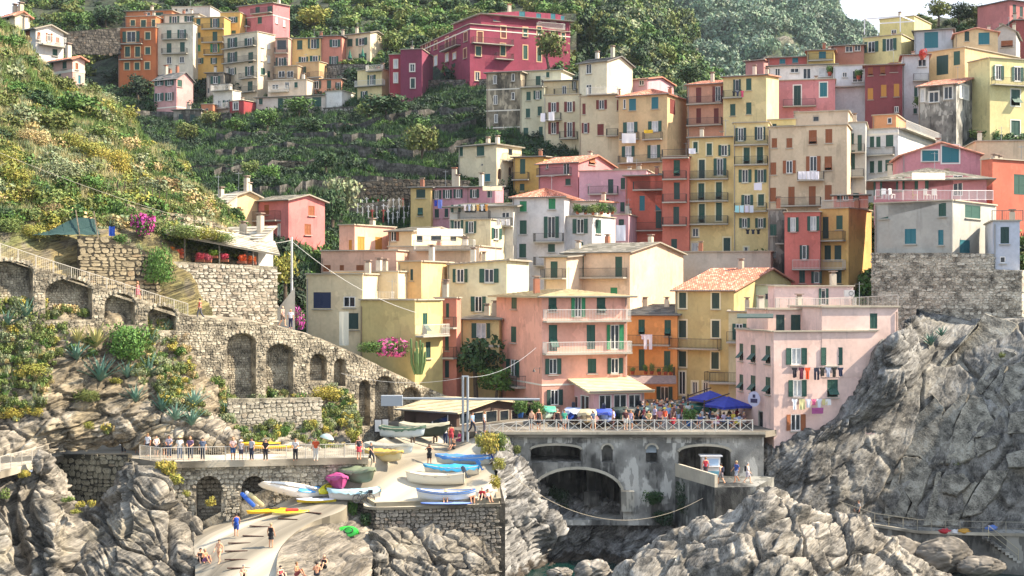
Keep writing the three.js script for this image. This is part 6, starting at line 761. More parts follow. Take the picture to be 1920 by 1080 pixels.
// agaves: every leaf its own
const agaveLeaf = (() => { const mb = new MB(), n = 5, L = []; for (let i = 0; i <= n; i++) { const t = i / n, w = (t < 0.35 ? 0.075 + t * 0.1 : 0.11 * (1 - (t - 0.35) / 0.65)), y = t * 0.75, z = t * 0.55 + t * t * 0.25; L.push([V(-w, y + 0.03 * (1 - t), z), V(0, y - 0.03, z), V(w, y + 0.03 * (1 - t), z)]); } for (let i = 0; i < n; i++) for (const k of [0, 1]) mb.quad(L[i][k], L[i][k + 1], L[i + 1][k + 1], L[i + 1][k]); return mb.geo(); })();
const AG = [mat(0x567868, { r: 0.6 }), mat(0x6a8a78, { r: 0.6 }), mat(0xa8a268, { r: 0.6 })];
[[35, 560, 1.9, 0, 'blue agave at the left edge below the first arch'], [50, 595, 2.1, 0, 'large blue agave under the first pair of arches'], [15, 610, 1.7, 0, 'small blue agave by the photograph edge'], [148, 640, 1.7, 2, 'pale variegated agave left of the round bush'], [182, 648, 2.3, 2, 'large yellow-striped agave touching the round bush'], [145, 672, 2.0, 0, 'blue agave under the variegated pair'], [190, 712, 2.6, 0, 'biggest blue agave in the middle of the bank'], [240, 705, 1.8, 1, 'blue agave at the foot of the round bush'], [280, 702, 2.2, 1, 'pale blue agave right of the round bush'], [285, 645, 1.8, 1, 'grey agave behind the round bush'], [312, 622, 1.5, 0, 'agave beneath the fourth arch'], [255, 752, 1.8, 0, 'blue agave below the biggest one'], [305, 768, 1.9, 0, 'blue agave low on the bank'], [330, 785, 1.8, 1, 'blue agave just above the bare rock'], [365, 760, 1.9, 1, 'agave on the rock edge near the tall arch'], [360, 795, 1.9, 0, 'lowest agave on the bank'], [428, 780, 1.7, 0, 'agave at the corner of the buff retaining wall'], [1745, 648, 1.7, 0, 'agave on the cliff under the foundation wall'], [1765, 630, 1.2, 0, 'smaller agave high on the cliff']].forEach(([x, y, s, m, l], i) => {
  const o = thing('agave', l, 'agave', x > 1000 ? P(x, y, 126.5) : ground(x, y).add(V(0, -0.1, 0.2)), i), r = rng(i + 300), n = 20;
  for (let k = 0; k < n; k++) { const f = part('leaf', agaveLeaf, AG[m], o); f.rotation.set(-0.5 + (k / n) * 0.95 - r() * 0.15, k * 2.4, 0, 'YXZ'); f.scale.setScalar(s * (0.62 + r() * 0.22)); }
});
{ const o = thing('cactus', 'tall columnar cactus cluster beside the olive-yellow house', 'cactus', P(785, 696, 131)), r = rng(5); for (let i = 0; i < 12; i++) { const a = i * 0.9, x = Math.cos(a) * (0.2 + 0.05 * i), z = Math.sin(a) * 0.5, h = 1.6 + r() * 1.4; const mb = new MB(); mb.bar(V(x * 0.5, -0.3, z * 0.5), V(x, 0.8, z), 0.1, null, 8, 0.13).bar(V(x, 0.8, z), V(x * 1.1, h, z), 0.13, null, 8, 0.1).bar(V(x * 1.1, h, z), V(x * 1.1, h + 0.1, z), 0.1, null, 8, 0.03); mb.put('stem', mat(0x546c3c, { r: 0.8 }), o); } }
// ---------- people ----------
const cap = (p, a, b, ra, rb) => { const bx = b[0] - a[0], by = b[1] - a[1], bz = b[2] - a[2], px = p[0] - a[0], py = p[1] - a[1], pz = p[2] - a[2], t = clamp((px * bx + py * by + pz * bz) / (bx * bx + by * by + bz * bz + 1e-9), 0, 1); return Math.hypot(px - bx * t, py - by * t, pz - bz * t) - lerp(ra, rb, t); };
const smin = (a, b, k) => { const h = clamp(0.5 + 0.5 * (b - a) / k, 0, 1); return lerp(b, a, h) - k * h * (1 - h); };
function meshField(bones, k, res = 50, half = 0.98, cy = 0.9, cut) {
  const mc = new MarchingCubes(res, new THREE.MeshStandardMaterial(), false, false, 20000); mc.isolation = 0;
  const n = mc.size, h = mc.halfsize; for (let z = 0; z < n; z++) for (let y = 0; y < n; y++) for (let x = 0; x < n; x++) { const p = [(x - h) / h * half, (y - h) / h * half + cy, (z - h) / h * half]; let d = 9; for (const b of bones) { const e = cap(p, ...b); d = d > 8 ? e : smin(d, e, k); } if (cut) d = Math.max(d, cut(p)); mc.field[x + y * n + z * n * n] = -d; }
  mc.update(); const c = mc.count, g = new THREE.BufferGeometry(), pos = new Float32Array(mc.positionArray.slice(0, c * 3)); for (let i = 0; i < c * 3; i += 3) { pos[i] *= half; pos[i + 1] = pos[i + 1] * half + cy; pos[i + 2] *= half; }
  g.setAttribute('position', new THREE.BufferAttribute(pos, 3)); const m = mergeVertices(g, 1e-4); m.computeVertexNormals(); return m;
}
// joints: L and R arms (elbow, wrist) and legs (hip offset, knee, ankle); J.y lowers the pelvis for sitting
const POSES = {
  stand: { e: [[0.25, 1.16, -0.02], [-0.25, 1.16, -0.02]], w: [[0.26, 0.92, 0.06], [-0.26, 0.92, 0.06]], k: [[0.1, 0.5, 0.02], [-0.1, 0.5, 0.02]], a: [[0.11, 0.09, -0.01], [-0.11, 0.09, -0.01]], y: 0.92 },
  walk: { e: [[0.25, 1.17, -0.12], [-0.25, 1.17, 0.08]], w: [[0.25, 0.95, -0.05], [-0.24, 0.98, 0.26]], k: [[0.1, 0.52, 0.18], [-0.1, 0.5, -0.06]], a: [[0.1, 0.1, 0.2], [-0.1, 0.15, -0.32]], y: 0.91 },
  lean: { e: [[0.24, 1.14, 0.14], [-0.24, 1.14, 0.14]], w: [[0.14, 1.06, 0.38], [-0.14, 1.06, 0.38]], k: [[0.1, 0.5, 0.02], [-0.1, 0.5, 0.05]], a: [[0.11, 0.09, -0.06], [-0.11, 0.09, 0.0]], y: 0.9, t: 0.1 },
  photo: { e: [[0.3, 1.28, 0.16], [-0.3, 1.28, 0.16]], w: [[0.1, 1.52, 0.26], [-0.1, 1.52, 0.26]], k: [[0.1, 0.5, 0.02], [-0.1, 0.5, 0.02]], a: [[0.13, 0.09, 0], [-0.13, 0.09, 0]], y: 0.92 },
  sit: { e: [[0.24, 0.72, 0.06], [-0.24, 0.72, 0.06]], w: [[0.14, 0.64, 0.3], [-0.14, 0.64, 0.3]], k: [[0.11, 0.5, 0.44], [-0.11, 0.5, 0.44]], a: [[0.11, 0.09, 0.42], [-0.11, 0.09, 0.42]], y: 0.48 },
  floor: { e: [[0.26, 0.4, 0.02], [-0.26, 0.4, 0.02]], w: [[0.16, 0.36, 0.28], [-0.16, 0.36, 0.28]], k: [[0.14, 0.46, 0.36], [-0.14, 0.42, 0.38]], a: [[0.12, 0.08, 0.56], [-0.12, 0.08, 0.6]], y: 0.12 },
};
const figs = {};
for (const [name, J] of Object.entries(POSES)) {
  const o = J.y - 0.92, t = J.t ?? 0, up = (x, y, z) => [x, y + o, z + t * (y - 0.92)], S = [up(0.17, 1.42, 0), up(-0.17, 1.42, 0)], H = [up(0.09, 0.9, 0), up(-0.09, 0.9, 0)], hc = up(0, 1.62, 0.02);
  const torso = [[up(0, 0.95, 0), up(0, 1.2, 0.01), 0.125, 0.12], [up(0.07, 1.22, 0), up(0.09, 1.38, 0), 0.1, 0.09], [up(-0.07, 1.22, 0), up(-0.09, 1.38, 0), 0.1, 0.09], [up(-0.14, 1.41, 0), up(0.14, 1.41, 0), 0.07, 0.07], [up(-0.07, 0.92, 0), up(0.07, 0.92, 0), 0.12, 0.12]];
  const legs = [], sleeves = [], arms = [], thighs = [];
  for (const i of [0, 1]) { thighs.push([H[i], J.k[i], 0.09, 0.062]); legs.push([H[i], J.k[i], 0.085, 0.055], [J.k[i], J.a[i], 0.056, 0.038], [J.a[i], [J.a[i][0], J.a[i][1] - 0.045, J.a[i][2] + 0.14], 0.042, 0.03]); arms.push([S[i], J.e[i], 0.05, 0.04], [J.e[i], J.w[i], 0.04, 0.03]); const hd = J.w[i].map((v, q) => v + (v - J.e[i][q]) * 0.28); arms.push([J.w[i], hd, 0.032, 0.036]); sleeves.push([S[i], J.e[i].map((v, q) => lerp(S[i][q], v, 0.62)), 0.066, 0.062]); }
  const head = [[up(0, 1.44, 0), up(0, 1.56, 0.01), 0.055, 0.05], [up(0, 1.585, 0.03), up(0, 1.65, 0.0), 0.075, 0.092], [up(0, 1.6, 0.09), up(0, 1.585, 0.115), 0.014, 0.014]];
  const body = [meshField([...torso.map(([a, b, r, q]) => [a, b, r * 0.97, q * 0.97]), ...legs, ...arms, ...head], 0.03, 56)];
  for (const i of [0, 1]) { const w = V(...J.w[i]), d = w.clone().sub(V(...J.e[i])).normalize(), s = d.clone().cross(V(0, 0.3, 1)).normalize(), pm = w.clone().addScaledVector(d, 0.085), mb = new MB(); for (let f = 0; f < 4; f++) { const b = pm.clone().addScaledVector(s, (f - 1.5) * 0.018), m = b.clone().addScaledVector(d, [0.04, 0.05, 0.046, 0.034][f]), e = m.clone().addScaledVector(d, 0.028).add(V(0, -0.012, 0.012)); mb.bar(b, m, 0.009, null, 4).bar(m, e, 0.009, null, 4, 0.006); } const tb = w.clone().addScaledVector(d, 0.03).addScaledVector(s, i ? 0.03 : -0.03); mb.bar(tb, tb.clone().addScaledVector(d, 0.045).addScaledVector(s, i ? 0.025 : -0.025), 0.01, null, 4, 0.007); const g = mb.geo(); g.deleteAttribute('color'); g.deleteAttribute('uv'); body.push(mergeVertices(g, 1e-5)); }
  const inf = (l, k) => l.map(([a, b, r, q]) => [a, b, r + k, q + k]);
  figs[name] = { body: mergeGeometries(body), shirt: meshField([...inf(torso, 0.014), ...sleeves], 0.03, 46, 0.98, 0.9, (p) => Math.max(p[1] - (1.47 + o), 0.93 + o - p[1])), vest: meshField(inf(torso, 0.012), 0.03, 46, 0.98, 0.9, (p) => p[1] - (1.42 + o)), shorts: meshField([...inf(torso.slice(4), 0.016), ...thighs.map(([a, b, r, q]) => [a, b.map((v, i) => lerp(a[i], v, 0.75)), r + 0.02, q + 0.03])], 0.03, 46), trousers: meshField([...inf(torso.slice(4), 0.016), ...inf(legs.filter((_, i) => i % 3 < 2), 0.022)], 0.03, 46), skirt: meshField([...inf(torso.slice(4), 0.02), [up(0, 0.9, 0), up(0, 0.62, 0.02), 0.14, 0.2]], 0.04, 40, 0.98, 0.9, (p) => 0.6 + Math.min(0, o) - p[1]), head: hc };
}
const hairGeo = (() => { const g = new THREE.SphereGeometry(0.106, 12, 8, 0, Math.PI * 2, 0, Math.PI * 0.56); g.scale(0.95, 1.12, 1.08); g.rotateX(-0.45); return g; })(), longHair = (() => { const g = new THREE.SphereGeometry(0.11, 12, 10, 0, Math.PI * 2, 0, Math.PI * 0.8); g.scale(0.95, 1.35, 0.9); g.rotateX(-0.6); g.translate(0, -0.05, -0.02); return g; })();
const hatGeo = new THREE.LatheGeometry([[0.0, 0.13], [0.07, 0.125], [0.1, 0.09], [0.105, 0.03], [0.2, 0.0], [0.205, -0.012], [0.1, 0.0]].map(([x, y]) => new THREE.Vector2(x, y)), 16), packGeo = (() => { const g = new THREE.CapsuleGeometry(0.13, 0.22, 4, 10); g.scale(1.1, 1, 0.65); return g; })(), phoneGeo = new MB().box(0, 0, 0, 0.16, 0.09, 0.02).geo();
const SKIN = [0xc98f6c, 0xd6a07c, 0xb87e5c, 0xe0b090].map((c) => mat(c, { r: 0.6 })), HAIR = [0x2a1d16, 0x4a3422, 0x7a5c38, 0x1c1815, 0xa08a66, 0x8f8b86].map((c) => mat(c, { r: 0.7 }));
let pc = 0;
// wear: top, top colour, bottom, bottom colour
function person(label, p, pose, turn, [top, tc, bot, bc], { hair = pc, hat, pack, group, s = 1, phone, long } = {}) {
  const o = thing('person', label, 'person', p, turn, group), f = figs[pose]; o.scale.setScalar(s * (0.96 + 0.07 * hash(pc, 2, 3)));
  part('body', f.body, SKIN[pc % 4], o); if (top) part(top === 'vest' ? 'top' : 'shirt', f[top], mat(tc, { t: 'cloth' }), o); if (bot) part(bot, f[bot], mat(bc, { t: 'cloth' }), o);
  const h = V(...f.head); part('hair', long ? longHair : hairGeo, HAIR[hair % 6], o, h.clone().add(V(0, 0.02, -0.012)));
  if (hat) part('hat', hatGeo, mat(hat), o, h.clone().add(V(0, 0.06, 0))); if (pack) part('backpack', packGeo, mat(pack, { t: 'cloth' }), o, V(0, f.head[1] - 0.38, -0.2)); if (phone) part('camera', phoneGeo, M.iron, o, V(0, 1.58, 0.32));
  pc++; return o;
}
const SEA = 0, INLAND = Math.PI;
const wk = (x, y = 861) => onY(x, y, WALK).setY(WALK), pz = (x, y = 804) => onY(x, y, PIAZZA).setY(PIAZZA), sl = (x, y) => onSlip(x, y);
[['man in white shirt half hidden behind the block wall', 232, 849, 'lean', 0, 'shirt', 0xd8d4cc, 'trousers', 0x3a3f4a], ['man in blue shirt leaning beside the block wall', 257, 850, 'lean', 0.2, 'shirt', 0x4a5f96, 'shorts', 0x33323a], ['visitor in white top with dark shoulder bag at the railing corner', 277, 855, 'stand', -0.4, 'shirt', 0xd9d9dc, 'trousers', 0x2d3340], ['woman in white vest at the railing corner', 293, 857, 'lean', 0.3, 'vest', 0xdcdcdc, 'shorts', 0x28303c], ['man in plum shirt behind the railing corner', 302, 852, 'stand', 0.4, 'shirt', 0x4d3346, 'trousers', 0x2f2f35], ['visitor in grey vest beside the plum shirt', 310, 853, 'stand', 0.2, 'vest', 0xb7b2ac, 'shorts', 0x44506a], ['visitor with dark backpack leaning on the railing', 317, 858, 'lean', 0.1, 'shirt', 0x9f9aa6, 'trousers', 0x3a4459, { pack: 0x2a2a30 }], ['woman in white with straw hat at the railing', 337, 862, 'stand', 0.2, 'shirt', 0xe0dcd2, 'trousers', 0x8c96a8, { hat: 0xd8c08a, long: 1 }], ['woman in plaid shirt standing at the railing', 357, 862, 'lean', 0, 'shirt', 0x6f5a78, 'trousers', 0x2f3a4c, { long: 1 }], ['tall man in steel-blue shirt at the railing', 380, 863, 'stand', 0, 'shirt', 0x5d6a80, 'trousers', 0x2c3444], ['woman in pale pink top at the railing', 437, 863, 'lean', 0.2, 'shirt', 0xd8b8b0, 'shorts', 0x36507a, { long: 1 }], ['child in white cap at the railing', 452, 863, 'stand', 0, 'shirt', 0xb0a8a8, 'shorts', 0x4a4a58, { s: 0.85, hat: 0xd8d4cc }], ['man in grey top looking left over the railing', 472, 863, 'stand', -0.5, 'shirt', 0xbdb9bc, 'trousers', 0x31384a], ['man in black leaning on the railing by the yellow kayaks', 498, 864, 'lean', 0.1, 'shirt', 0x1d1b1e, 'trousers', 0x25232a], ['man in black and white at the middle of the railing', 554, 864, 'lean', 0, 'shirt', 0xc8c4c2, 'trousers', 0x1f2026], ['person in orange top under a pale umbrella', 592, 864, 'stand', 0.2, 'shirt', 0xd4572c, 'trousers', 0xd8d2c8], ['woman in coral dress at the end of the railing', 673, 862, 'stand', 0.4, 'vest', 0x3a3238, 'skirt', 0xd0404c, { long: 1 }]].forEach(([l, x, y, po, tn, a, b, c, d, e]) => person(l, wk(x, y), po, tn, [a, b, c, d], e));
person('person in dark clothes carrying a bundle by the yellow boat', sl(696, 869), 'walk', 1.2, ['shirt', 0x2a2a30, 'trousers', 0x262a36]);
person('bather with royal blue backpack walking up the slip', sl(443, 1007), 'walk', INLAND + 0.2, ['vest', 0x1f4fae, 'shorts', 0x2f4f9a], { pack: 0x2050b8 });
person('woman in bikini walking down the slip', sl(411, 1057), 'walk', -0.3, [null, 0, null, 0], { hair: 1 }).children[0].material = SKIN[1];
person('woman in short black dress standing on the slip', sl(508, 1027), 'stand', INLAND - 0.3, ['vest', 0x17161a, 'skirt', 0x17161a], { hair: 4 });
person('bather sitting at the rock edge of the slip, dark towel', sl(376, 1053), 'floor', 0.4, ['vest', 0x26222a, 'shorts', 0x26222a]); person('bather sitting beside the dark towel on the slip', sl(384, 1054), 'floor', 0.9, [null, 0, 'shorts', 0x8a5a8a]);
person('sunbather at the bottom edge of the slip, arms up', sl(457, 1084), 'floor', 0.2, [null, 0, 'shorts', 0x3a2a2a]); person('bare-backed man sitting on the lower slip', sl(594, 1088).add(V(0, 0.3, 0)), 'floor', INLAND, [null, 0, 'shorts', 0x26262e]); person('woman in black swimsuit sitting by the bare-backed man', sl(608, 1080).add(V(0, 0.5, 0)), 'floor', -0.4, ['vest', 0x1a1a1e, 'shorts', 0x1a1a1e], { long: 1 }); person('sunbather lying low near the slip edge', sl(556, 1084).add(V(0, 0.15, 0)), 'floor', 1.2, [null, 0, 'shorts', 0x8a4040]); person('dark-haired bather at the lower end of the handrail', sl(526, 1086), 'floor', 0.8, ['vest', 0xb04a50, 'shorts', 0x2a3050]);
person('photographer in black vest aiming a camera on the slip', sl(805, 872), 'photo', 0, ['vest', 0x222026, 'shorts', 0x17171c], { phone: 1, hair: 0 });
person('man in white shirt and navy trousers walking up to the square', sl(835, 833), 'walk', INLAND, ['shirt', 0xd8d2cc, 'trousers', 0x1f2c52]); person('man in red top and shorts walking beside the white shirt', sl(846, 834), 'walk', INLAND + 0.2, ['vest', 0xb83a44, 'shorts', 0xc04a50]); person('person in magenta sitting on the platform kerb', sl(862, 836), 'sit', -1.2, ['shirt', 0xa8285a, 'shorts', 0x6a2a4a]); person('child crouching beside the magenta top', sl(851, 842), 'floor', -0.8, ['shirt', 0x5a5048, 'shorts', 0x3c3a3c], { s: 0.8 });
person('sun-hatted person sitting before the striped rowing boat', sl(836, 943), 'floor', 0, ['vest', 0xc9b9a8, 'shorts', 0x4a4a52], { hat: 0xd9c48e }); person('bare-shouldered person on the platform corner', sl(884, 941), 'floor', 0.2, [null, 0, 'shorts', 0x2f2f3a], { long: 1 }); person('person in red top on the platform corner', sl(904, 936), 'floor', -0.3, ['shirt', 0xc02c34, 'shorts', 0x2a3a5a]); person('person in white at the very corner of the platform', sl(914, 940), 'floor', 0.5, ['vest', 0xd2cec8, 'shorts', 0x6a6a70]);
[['person in light blue shirt by the crane posts', 886, 812, 'walk', 1, 'shirt', 0x8fb0d0, 'trousers', 0x1f2433], ['couple member in white beside the restaurant', 908, 810, 'stand', 1.4, 'shirt', 0xcac4c0, 'trousers', 0x4a4650], ['bare-chested man at the left end of the cross railing', 997, 806, 'stand', -0.5, null, 0, 'shorts', 0x2a2f3c], ['woman in black patterned dress at the cross railing', 1010, 806, 'stand', 0.3, 'vest', 0x2b262b, 'skirt', 0x2b262b], ['woman in black bikini top at the cross railing', 1045, 806, 'stand', 0, 'vest', 0x2a2024, 'shorts', 0x2a2428], ['person with green towel at the cross railing', 1058, 806, 'stand', 0.2, 'shirt', 0x3f9a80, 'shorts', 0xbab8b0], ['man in dark red shirt and white shorts at the railing', 1173, 806, 'stand', 0.2, 'shirt', 0x4a2228, 'shorts', 0xd0ccc4], ['man in pale vest with hand on hip', 1183, 805, 'stand', -0.4, 'vest', 0xc3b8d0, 'shorts', 0x6a7890], ['person in khaki leaning on the cross railing', 1216, 807, 'lean', 0, 'shirt', 0xb0a070, 'trousers', 0x4a4438], ['man in checked pink shirt at the railing', 1237, 803, 'stand', 0, 'shirt', 0xc08088, 'shorts', 0x4a4448], ['woman in orange top with yellow cap', 1246, 802, 'stand', 0.2, 'shirt', 0xc85030, 'trousers', 0xb8b0b0, { hat: 0xd8c040 }], ['woman in light blue shirt in the middle of the crowd', 1253, 796, 'stand', 0, 'shirt', 0x8aa8cc, 'trousers', 0x7a3038], ['man in red sitting at the railing', 1262, 806, 'sit', INLAND, 'shirt', 0xb02c3c, 'shorts', 0x2a2c38], ['woman in brown dress in the crowd', 1263, 795, 'walk', 0.6, 'vest', 0x8a5a50, 'skirt', 0x7a4a44], ['person in olive shirt holding white', 1272, 797, 'walk', -0.6, 'shirt', 0x6a6850, 'shorts', 0xb0bcd0], ['man in crimson shirt and white shorts, back turned', 1283, 798, 'stand', INLAND, 'shirt', 0xa82a3c, 'shorts', 0xc8c0b4], ['person in maroon top before the orange house', 1238, 788, 'stand', 0.4, 'shirt', 0x7a2c34, 'trousers', 0x22242c], ['person in white by the orange house doorway', 1248, 787, 'stand', -0.3, 'shirt', 0xc8c4cc, 'trousers', 0x2f3038]].forEach(([l, x, y, po, tn, a, b, c, d, e]) => person(l, pz(x, y), po, tn, [a, b, c, d], e));
{ const cols = [0xd2d0cc, 0x3a4a78, 0xb8a890, 0x2c2c34, 0xa84850, 0xc8b8d0, 0x50607a, 0xd0b840, 0x8898b8, 0x6a4a48], r = rng(321); let k = 0; for (const [x, y] of [[1306, 800], [1313, 803], [1325, 802], [1336, 800], [1346, 803], [1357, 799], [1366, 803], [1375, 799], [1386, 803], [1395, 800], [1318, 792], [1332, 792], [1350, 791], [1368, 792], [1382, 792], [1396, 792]]) person('diner seated at the tables under the blue parasols', pz(x, y), 'sit', r() * 6.28, ['shirt', cols[k++ % 10], 'shorts', cols[(k * 3) % 10]], { group: 'diners under the blue parasols', long: k % 3 === 0 }); for (const [x, y] of [[1205, 790], [1214, 786], [1226, 786], [1232, 784], [1260, 784], [1270, 786], [1222, 793], [1196, 796], [1208, 800], [1228, 799], [1245, 791], [1256, 789], [1266, 791], [1277, 790], [1290, 792], [1298, 795], [1241, 781], [1251, 780], [1281, 783], [1150, 805], [1112, 806]]) person('visitor milling about the square near the covered boats', pz(x, y), k % 2 ? 'stand' : 'walk', r() * 6.28, ['shirt', cols[k++ % 10], k % 2 ? 'shorts' : 'trousers', cols[(k * 3 + 1) % 10]], { group: 'visitors milling about the square', long: k % 3 === 1 }); }
const ly = (x, y) => onY(x, y, 7.2); person('woman in red top at the white kiosk', ly(1323, 897), 'stand', INLAND, ['vest', 0xb83040, 'skirt', 0x3a2a34]); person('visitor with navy backpack on the landing', ly(1352, 908), 'walk', INLAND + 0.8, ['vest', 0xb89aa0, 'shorts', 0x8a8488], { pack: 0x232a40 }); person('man in blue shirt and pale shorts crossing the landing', ly(1381, 905), 'walk', -1.2, ['shirt', 0x42589a, 'shorts', 0xb0b4c0]); person('person in white with dark bag at the landing steps', ly(1402, 907), 'walk', 1.2, ['vest', 0xc8c4c8, 'shorts', 0xb0a8b0], { pack: 0x1c1c22 });
person('couple member in dark clothes embracing below the cliff', P(1602, 976, 119.4), 'stand', 1.2, ['shirt', 0x2a1c20, 'trousers', 0x1c2233]); person('couple member with white sleeves below the cliff', P(1610, 977, 119.2), 'stand', -1.4, ['shirt', 0xa8a8a8, 'trousers', 0x1f2438]);
person('person in pink dress on the ramp behind the railing', P(258, 566, wallD(258) + 1.4), 'walk', 1.6, ['vest', 0xd06070, 'skirt', 0xd06a78], { long: 1 }); person('person in coral top higher up on the stone path', P(375, 598, wallD(375) + 1.2), 'walk', -1.6, ['shirt', 0xd06a58, 'trousers', 0x5a5a60]); person('man in white shirt at the foot of the white stair', P(545, 616, wallD(545) + 1.3), 'stand', 0, ['shirt', 0xdcd8dc, 'trousers', 0x2a3050]); person('woman beside the man in white at the stair', P(530, 612, wallD(530) + 1.3), 'walk', 1, ['vest', 0xb09088, 'shorts', 0x6a5a50], { long: 1 });
// ---------- boats ----------
function hullGeo(L, W, H, { transom = true, rocker = 0.16, open = true } = {}) {     // bow towards -x
  const n = 22, m = 7, rows = [], ins = []; for (let i = 0; i <= n; i++) { const s = i / n, b = Math.pow(Math.sin(Math.PI * Math.min(1, transom ? 0.04 + s * 0.72 : 0.02 + s * 0.96)), 0.62) * W / 2 * (i === 0 ? 0.12 : 1), sheer = H * (1 + 0.32 * Math.pow(Math.abs(s - 0.55) / 0.55, 2.2)), keel = rocker * H * Math.pow(Math.abs(s - 0.6) / 0.6, 3) * 2, x = (s - 0.5) * L, a = [], c = []; for (let k = 0; k <= m; k++) { const t = k / m, y = keel + (sheer - keel) * Math.pow(t, 1.5), z = b * Math.pow(t, 0.55); a.push([x - (1 - s) * t * 0.22 * H * (i < 3 ? 1 : 0.4), y, z]); c.push([x * 0.975, y * 0.99 + 0.05 * (1 - t), Math.max(0, z - 0.045)]); } rows.push(a); ins.push(c); }
  const v = (q, s) => V(q[0], q[1], q[2] * s), out = new MB(), inn = new MB(), gun = new MB(); for (let i = 0; i < n; i++) for (const s of [-1, 1]) { for (let k = 0; k < m; k++) { out.quad(v(rows[i][k], s), v(rows[i + 1][k], s), v(rows[i + 1][k + 1], s), v(rows[i][k + 1], s)); inn.quad(v(ins[i][k], s), v(ins[i + 1][k], s), v(ins[i + 1][k + 1], s), v(ins[i][k + 1], s)); } gun.bar(v(rows[i][m], s), v(rows[i + 1][m], s), 0.035, null, 5); }
  if (transom) { for (let k = 0; k < m; k++) out.quad(v(rows[n][k], -1), v(rows[n][k], 1), v(rows[n][k + 1], 1), v(rows[n][k + 1], -1)); gun.bar(v(rows[n][m], -1), v(rows[n][m], 1), 0.035, null, 5); }
  return { out: out.geo(true), inn: inn.geo(true), gun: gun.geo(), rows, n, m };
}
function coverGeo(h, seed, { peak = 0.35, sag = 0.06, drop = 0.3 } = {}) {                  // a tarpaulin drawn over the boat
  const mb = new MB(), r = 9, pts = []; for (let i = 0; i <= h.n; i++) { const e = h.rows[i][h.m], line = [], pk = peak * Math.sin(Math.PI * clamp(i / h.n, 0.04, 0.96)) * (0.75 + 0.3 * noise(i * 0.5, seed, 0)); for (let k = 0; k <= r; k++) { const t = k / r * 2 - 1, edge = Math.abs(t) > 0.85, w = e[2] * 1.07 + 0.03; line.push(V(e[0] * 1.02, edge ? e[1] - drop * (0.7 + 0.4 * noise(i * 0.9, seed, t)) : e[1] + 0.04 + pk * (1 - Math.abs(t) / 0.85) - sag * Math.abs(noise(i * 0.6, t * 3, seed)), clamp(t / 0.85, -1, 1) * w)); } pts.push(line); } for (let i = 0; i < h.n; i++) for (let k = 0; k < r; k++) mb.quad(pts[i][k], pts[i + 1][k], pts[i + 1][k + 1], pts[i][k + 1]); for (const i of [0, h.n]) for (let k = 1; k < r; k++) mb.tri(pts[i][0], pts[i][k], pts[i][k + 1]); return mb.geo(true);
}
const motorGeo = new MB().box(0, 0.38, 0, 0.3, 0.4, 0.3).box(0, 0.62, 0, 0.22, 0.12, 0.22).box(0, 0, 0, 0.12, 0.5, 0.12).box(0.05, -0.3, 0, 0.25, 0.08, 0.05).geo();
function boat(name, label, p, turn, L, W, H, { hull = 0xd8d4c8, inside = 0xb8b0a0, stripe, cover, motor, transom = true, peak, roll = 0, trestle, bottom, pitch = 0, group } = {}) {
  const o = thing(name, label, 'boat', p, 0, group), h = hullGeo(L, W, H, { transom }); o.rotation.set(roll, turn, pitch, 'YXZ'); part('hull', h.out, mat(hull, { r: 0.5 }), o); part('gunwale', h.gun, mat(stripe ?? 0xb8ac94, { r: 0.6 }), o);
  if (!cover) { part('interior', h.inn, mat(inside, { r: 0.7 }), o); for (const f of [0.32, 0.52, 0.72]) { const q = h.rows[Math.round(f * h.n)][h.m]; part('thwart', new MB().box(q[0], q[1] - 0.12, 0, 0.22, 0.04, q[2] * 1.9).geo(), mat(0xc2b69c, { t: 'wood' }), o); } }
  else part('cover', coverGeo(h, p.x * 3 + p.z, { peak: peak ?? 0.3 }), mat(cover, { t: 'cloth', r: 0.7 }), o);
  if (stripe && !cover) { const mb = new MB(); for (let i = 0; i < h.n; i++) for (const s of [-1, 1]) { const a = h.rows[i][h.m - 1], b = h.rows[i + 1][h.m - 1]; mb.bar(V(a[0], a[1] + 0.04, a[2] * s * 1.03), V(b[0], b[1] + 0.04, b[2] * s * 1.03), 0.035); } mb.put('stripe', mat(stripe), o); }
  if (motor) { const m = part('outboard_motor', motorGeo, mat(motor, { r: 0.4 }), o, V(L / 2 + 0.12, H * 1.05, 0)); m.rotation.z = 0.5; }
  if (trestle) for (const x of [-L * 0.25, L * 0.25]) new MB().box(x, -0.22, W * 0.28, 0.12, 0.45, 0.12).box(x, -0.22, -W * 0.28, 0.12, 0.45, 0.12).box(x, 0.02, 0, 0.12, 0.1, W * 0.7).put('trestle', mat(0x6a5644, { t: 'wood' }), o);
  return o;
}
boat('rowing_boat', 'white rowing boat with blue stripe, nearest on the platform', sl(838, 940), 0.05, 4.3, 1.6, 0.75, { hull: 0xd9d6cc, stripe: 0x2f6fb8, transom: false, inside: 0xc4c0b4 });
boat('motor_boat', 'white motor boat with grey outboard behind the striped rowing boat', sl(818, 909), 0.0, 4.4, 1.7, 0.8, { hull: 0xd6d2c2, motor: 0x4a5460, inside: 0xd0ccc0 });
boat('covered_boat', 'white boat under a bright cyan tarpaulin', sl(848, 892), 0.0, 4.2, 1.6, 0.7, { cover: 0x2a9ac8, motor: 0x3a6fa8, hull: 0xd2cfc4 });
boat('covered_boat', 'boat under a mid-blue tarpaulin by the platform edge', sl(870, 873), -0.1, 4.3, 1.6, 0.7, { cover: 0x4f86c0, motor: 0x2a3a8a, hull: 0xc9c6ba });
boat('covered_boat', 'boat under a tan yellow tarpaulin beside the walkway end', sl(722, 865), 2.5, 3.2, 1.5, 0.75, { cover: 0xc8a24c, hull: 0xcab98c });
boat('covered_boat', 'pale boat under a grey tarpaulin behind the tan one', sl(730, 852), 2.75, 3.9, 1.5, 0.75, { cover: 0x9c9c90, hull: 0xc8d0d0, peak: 0.1 });
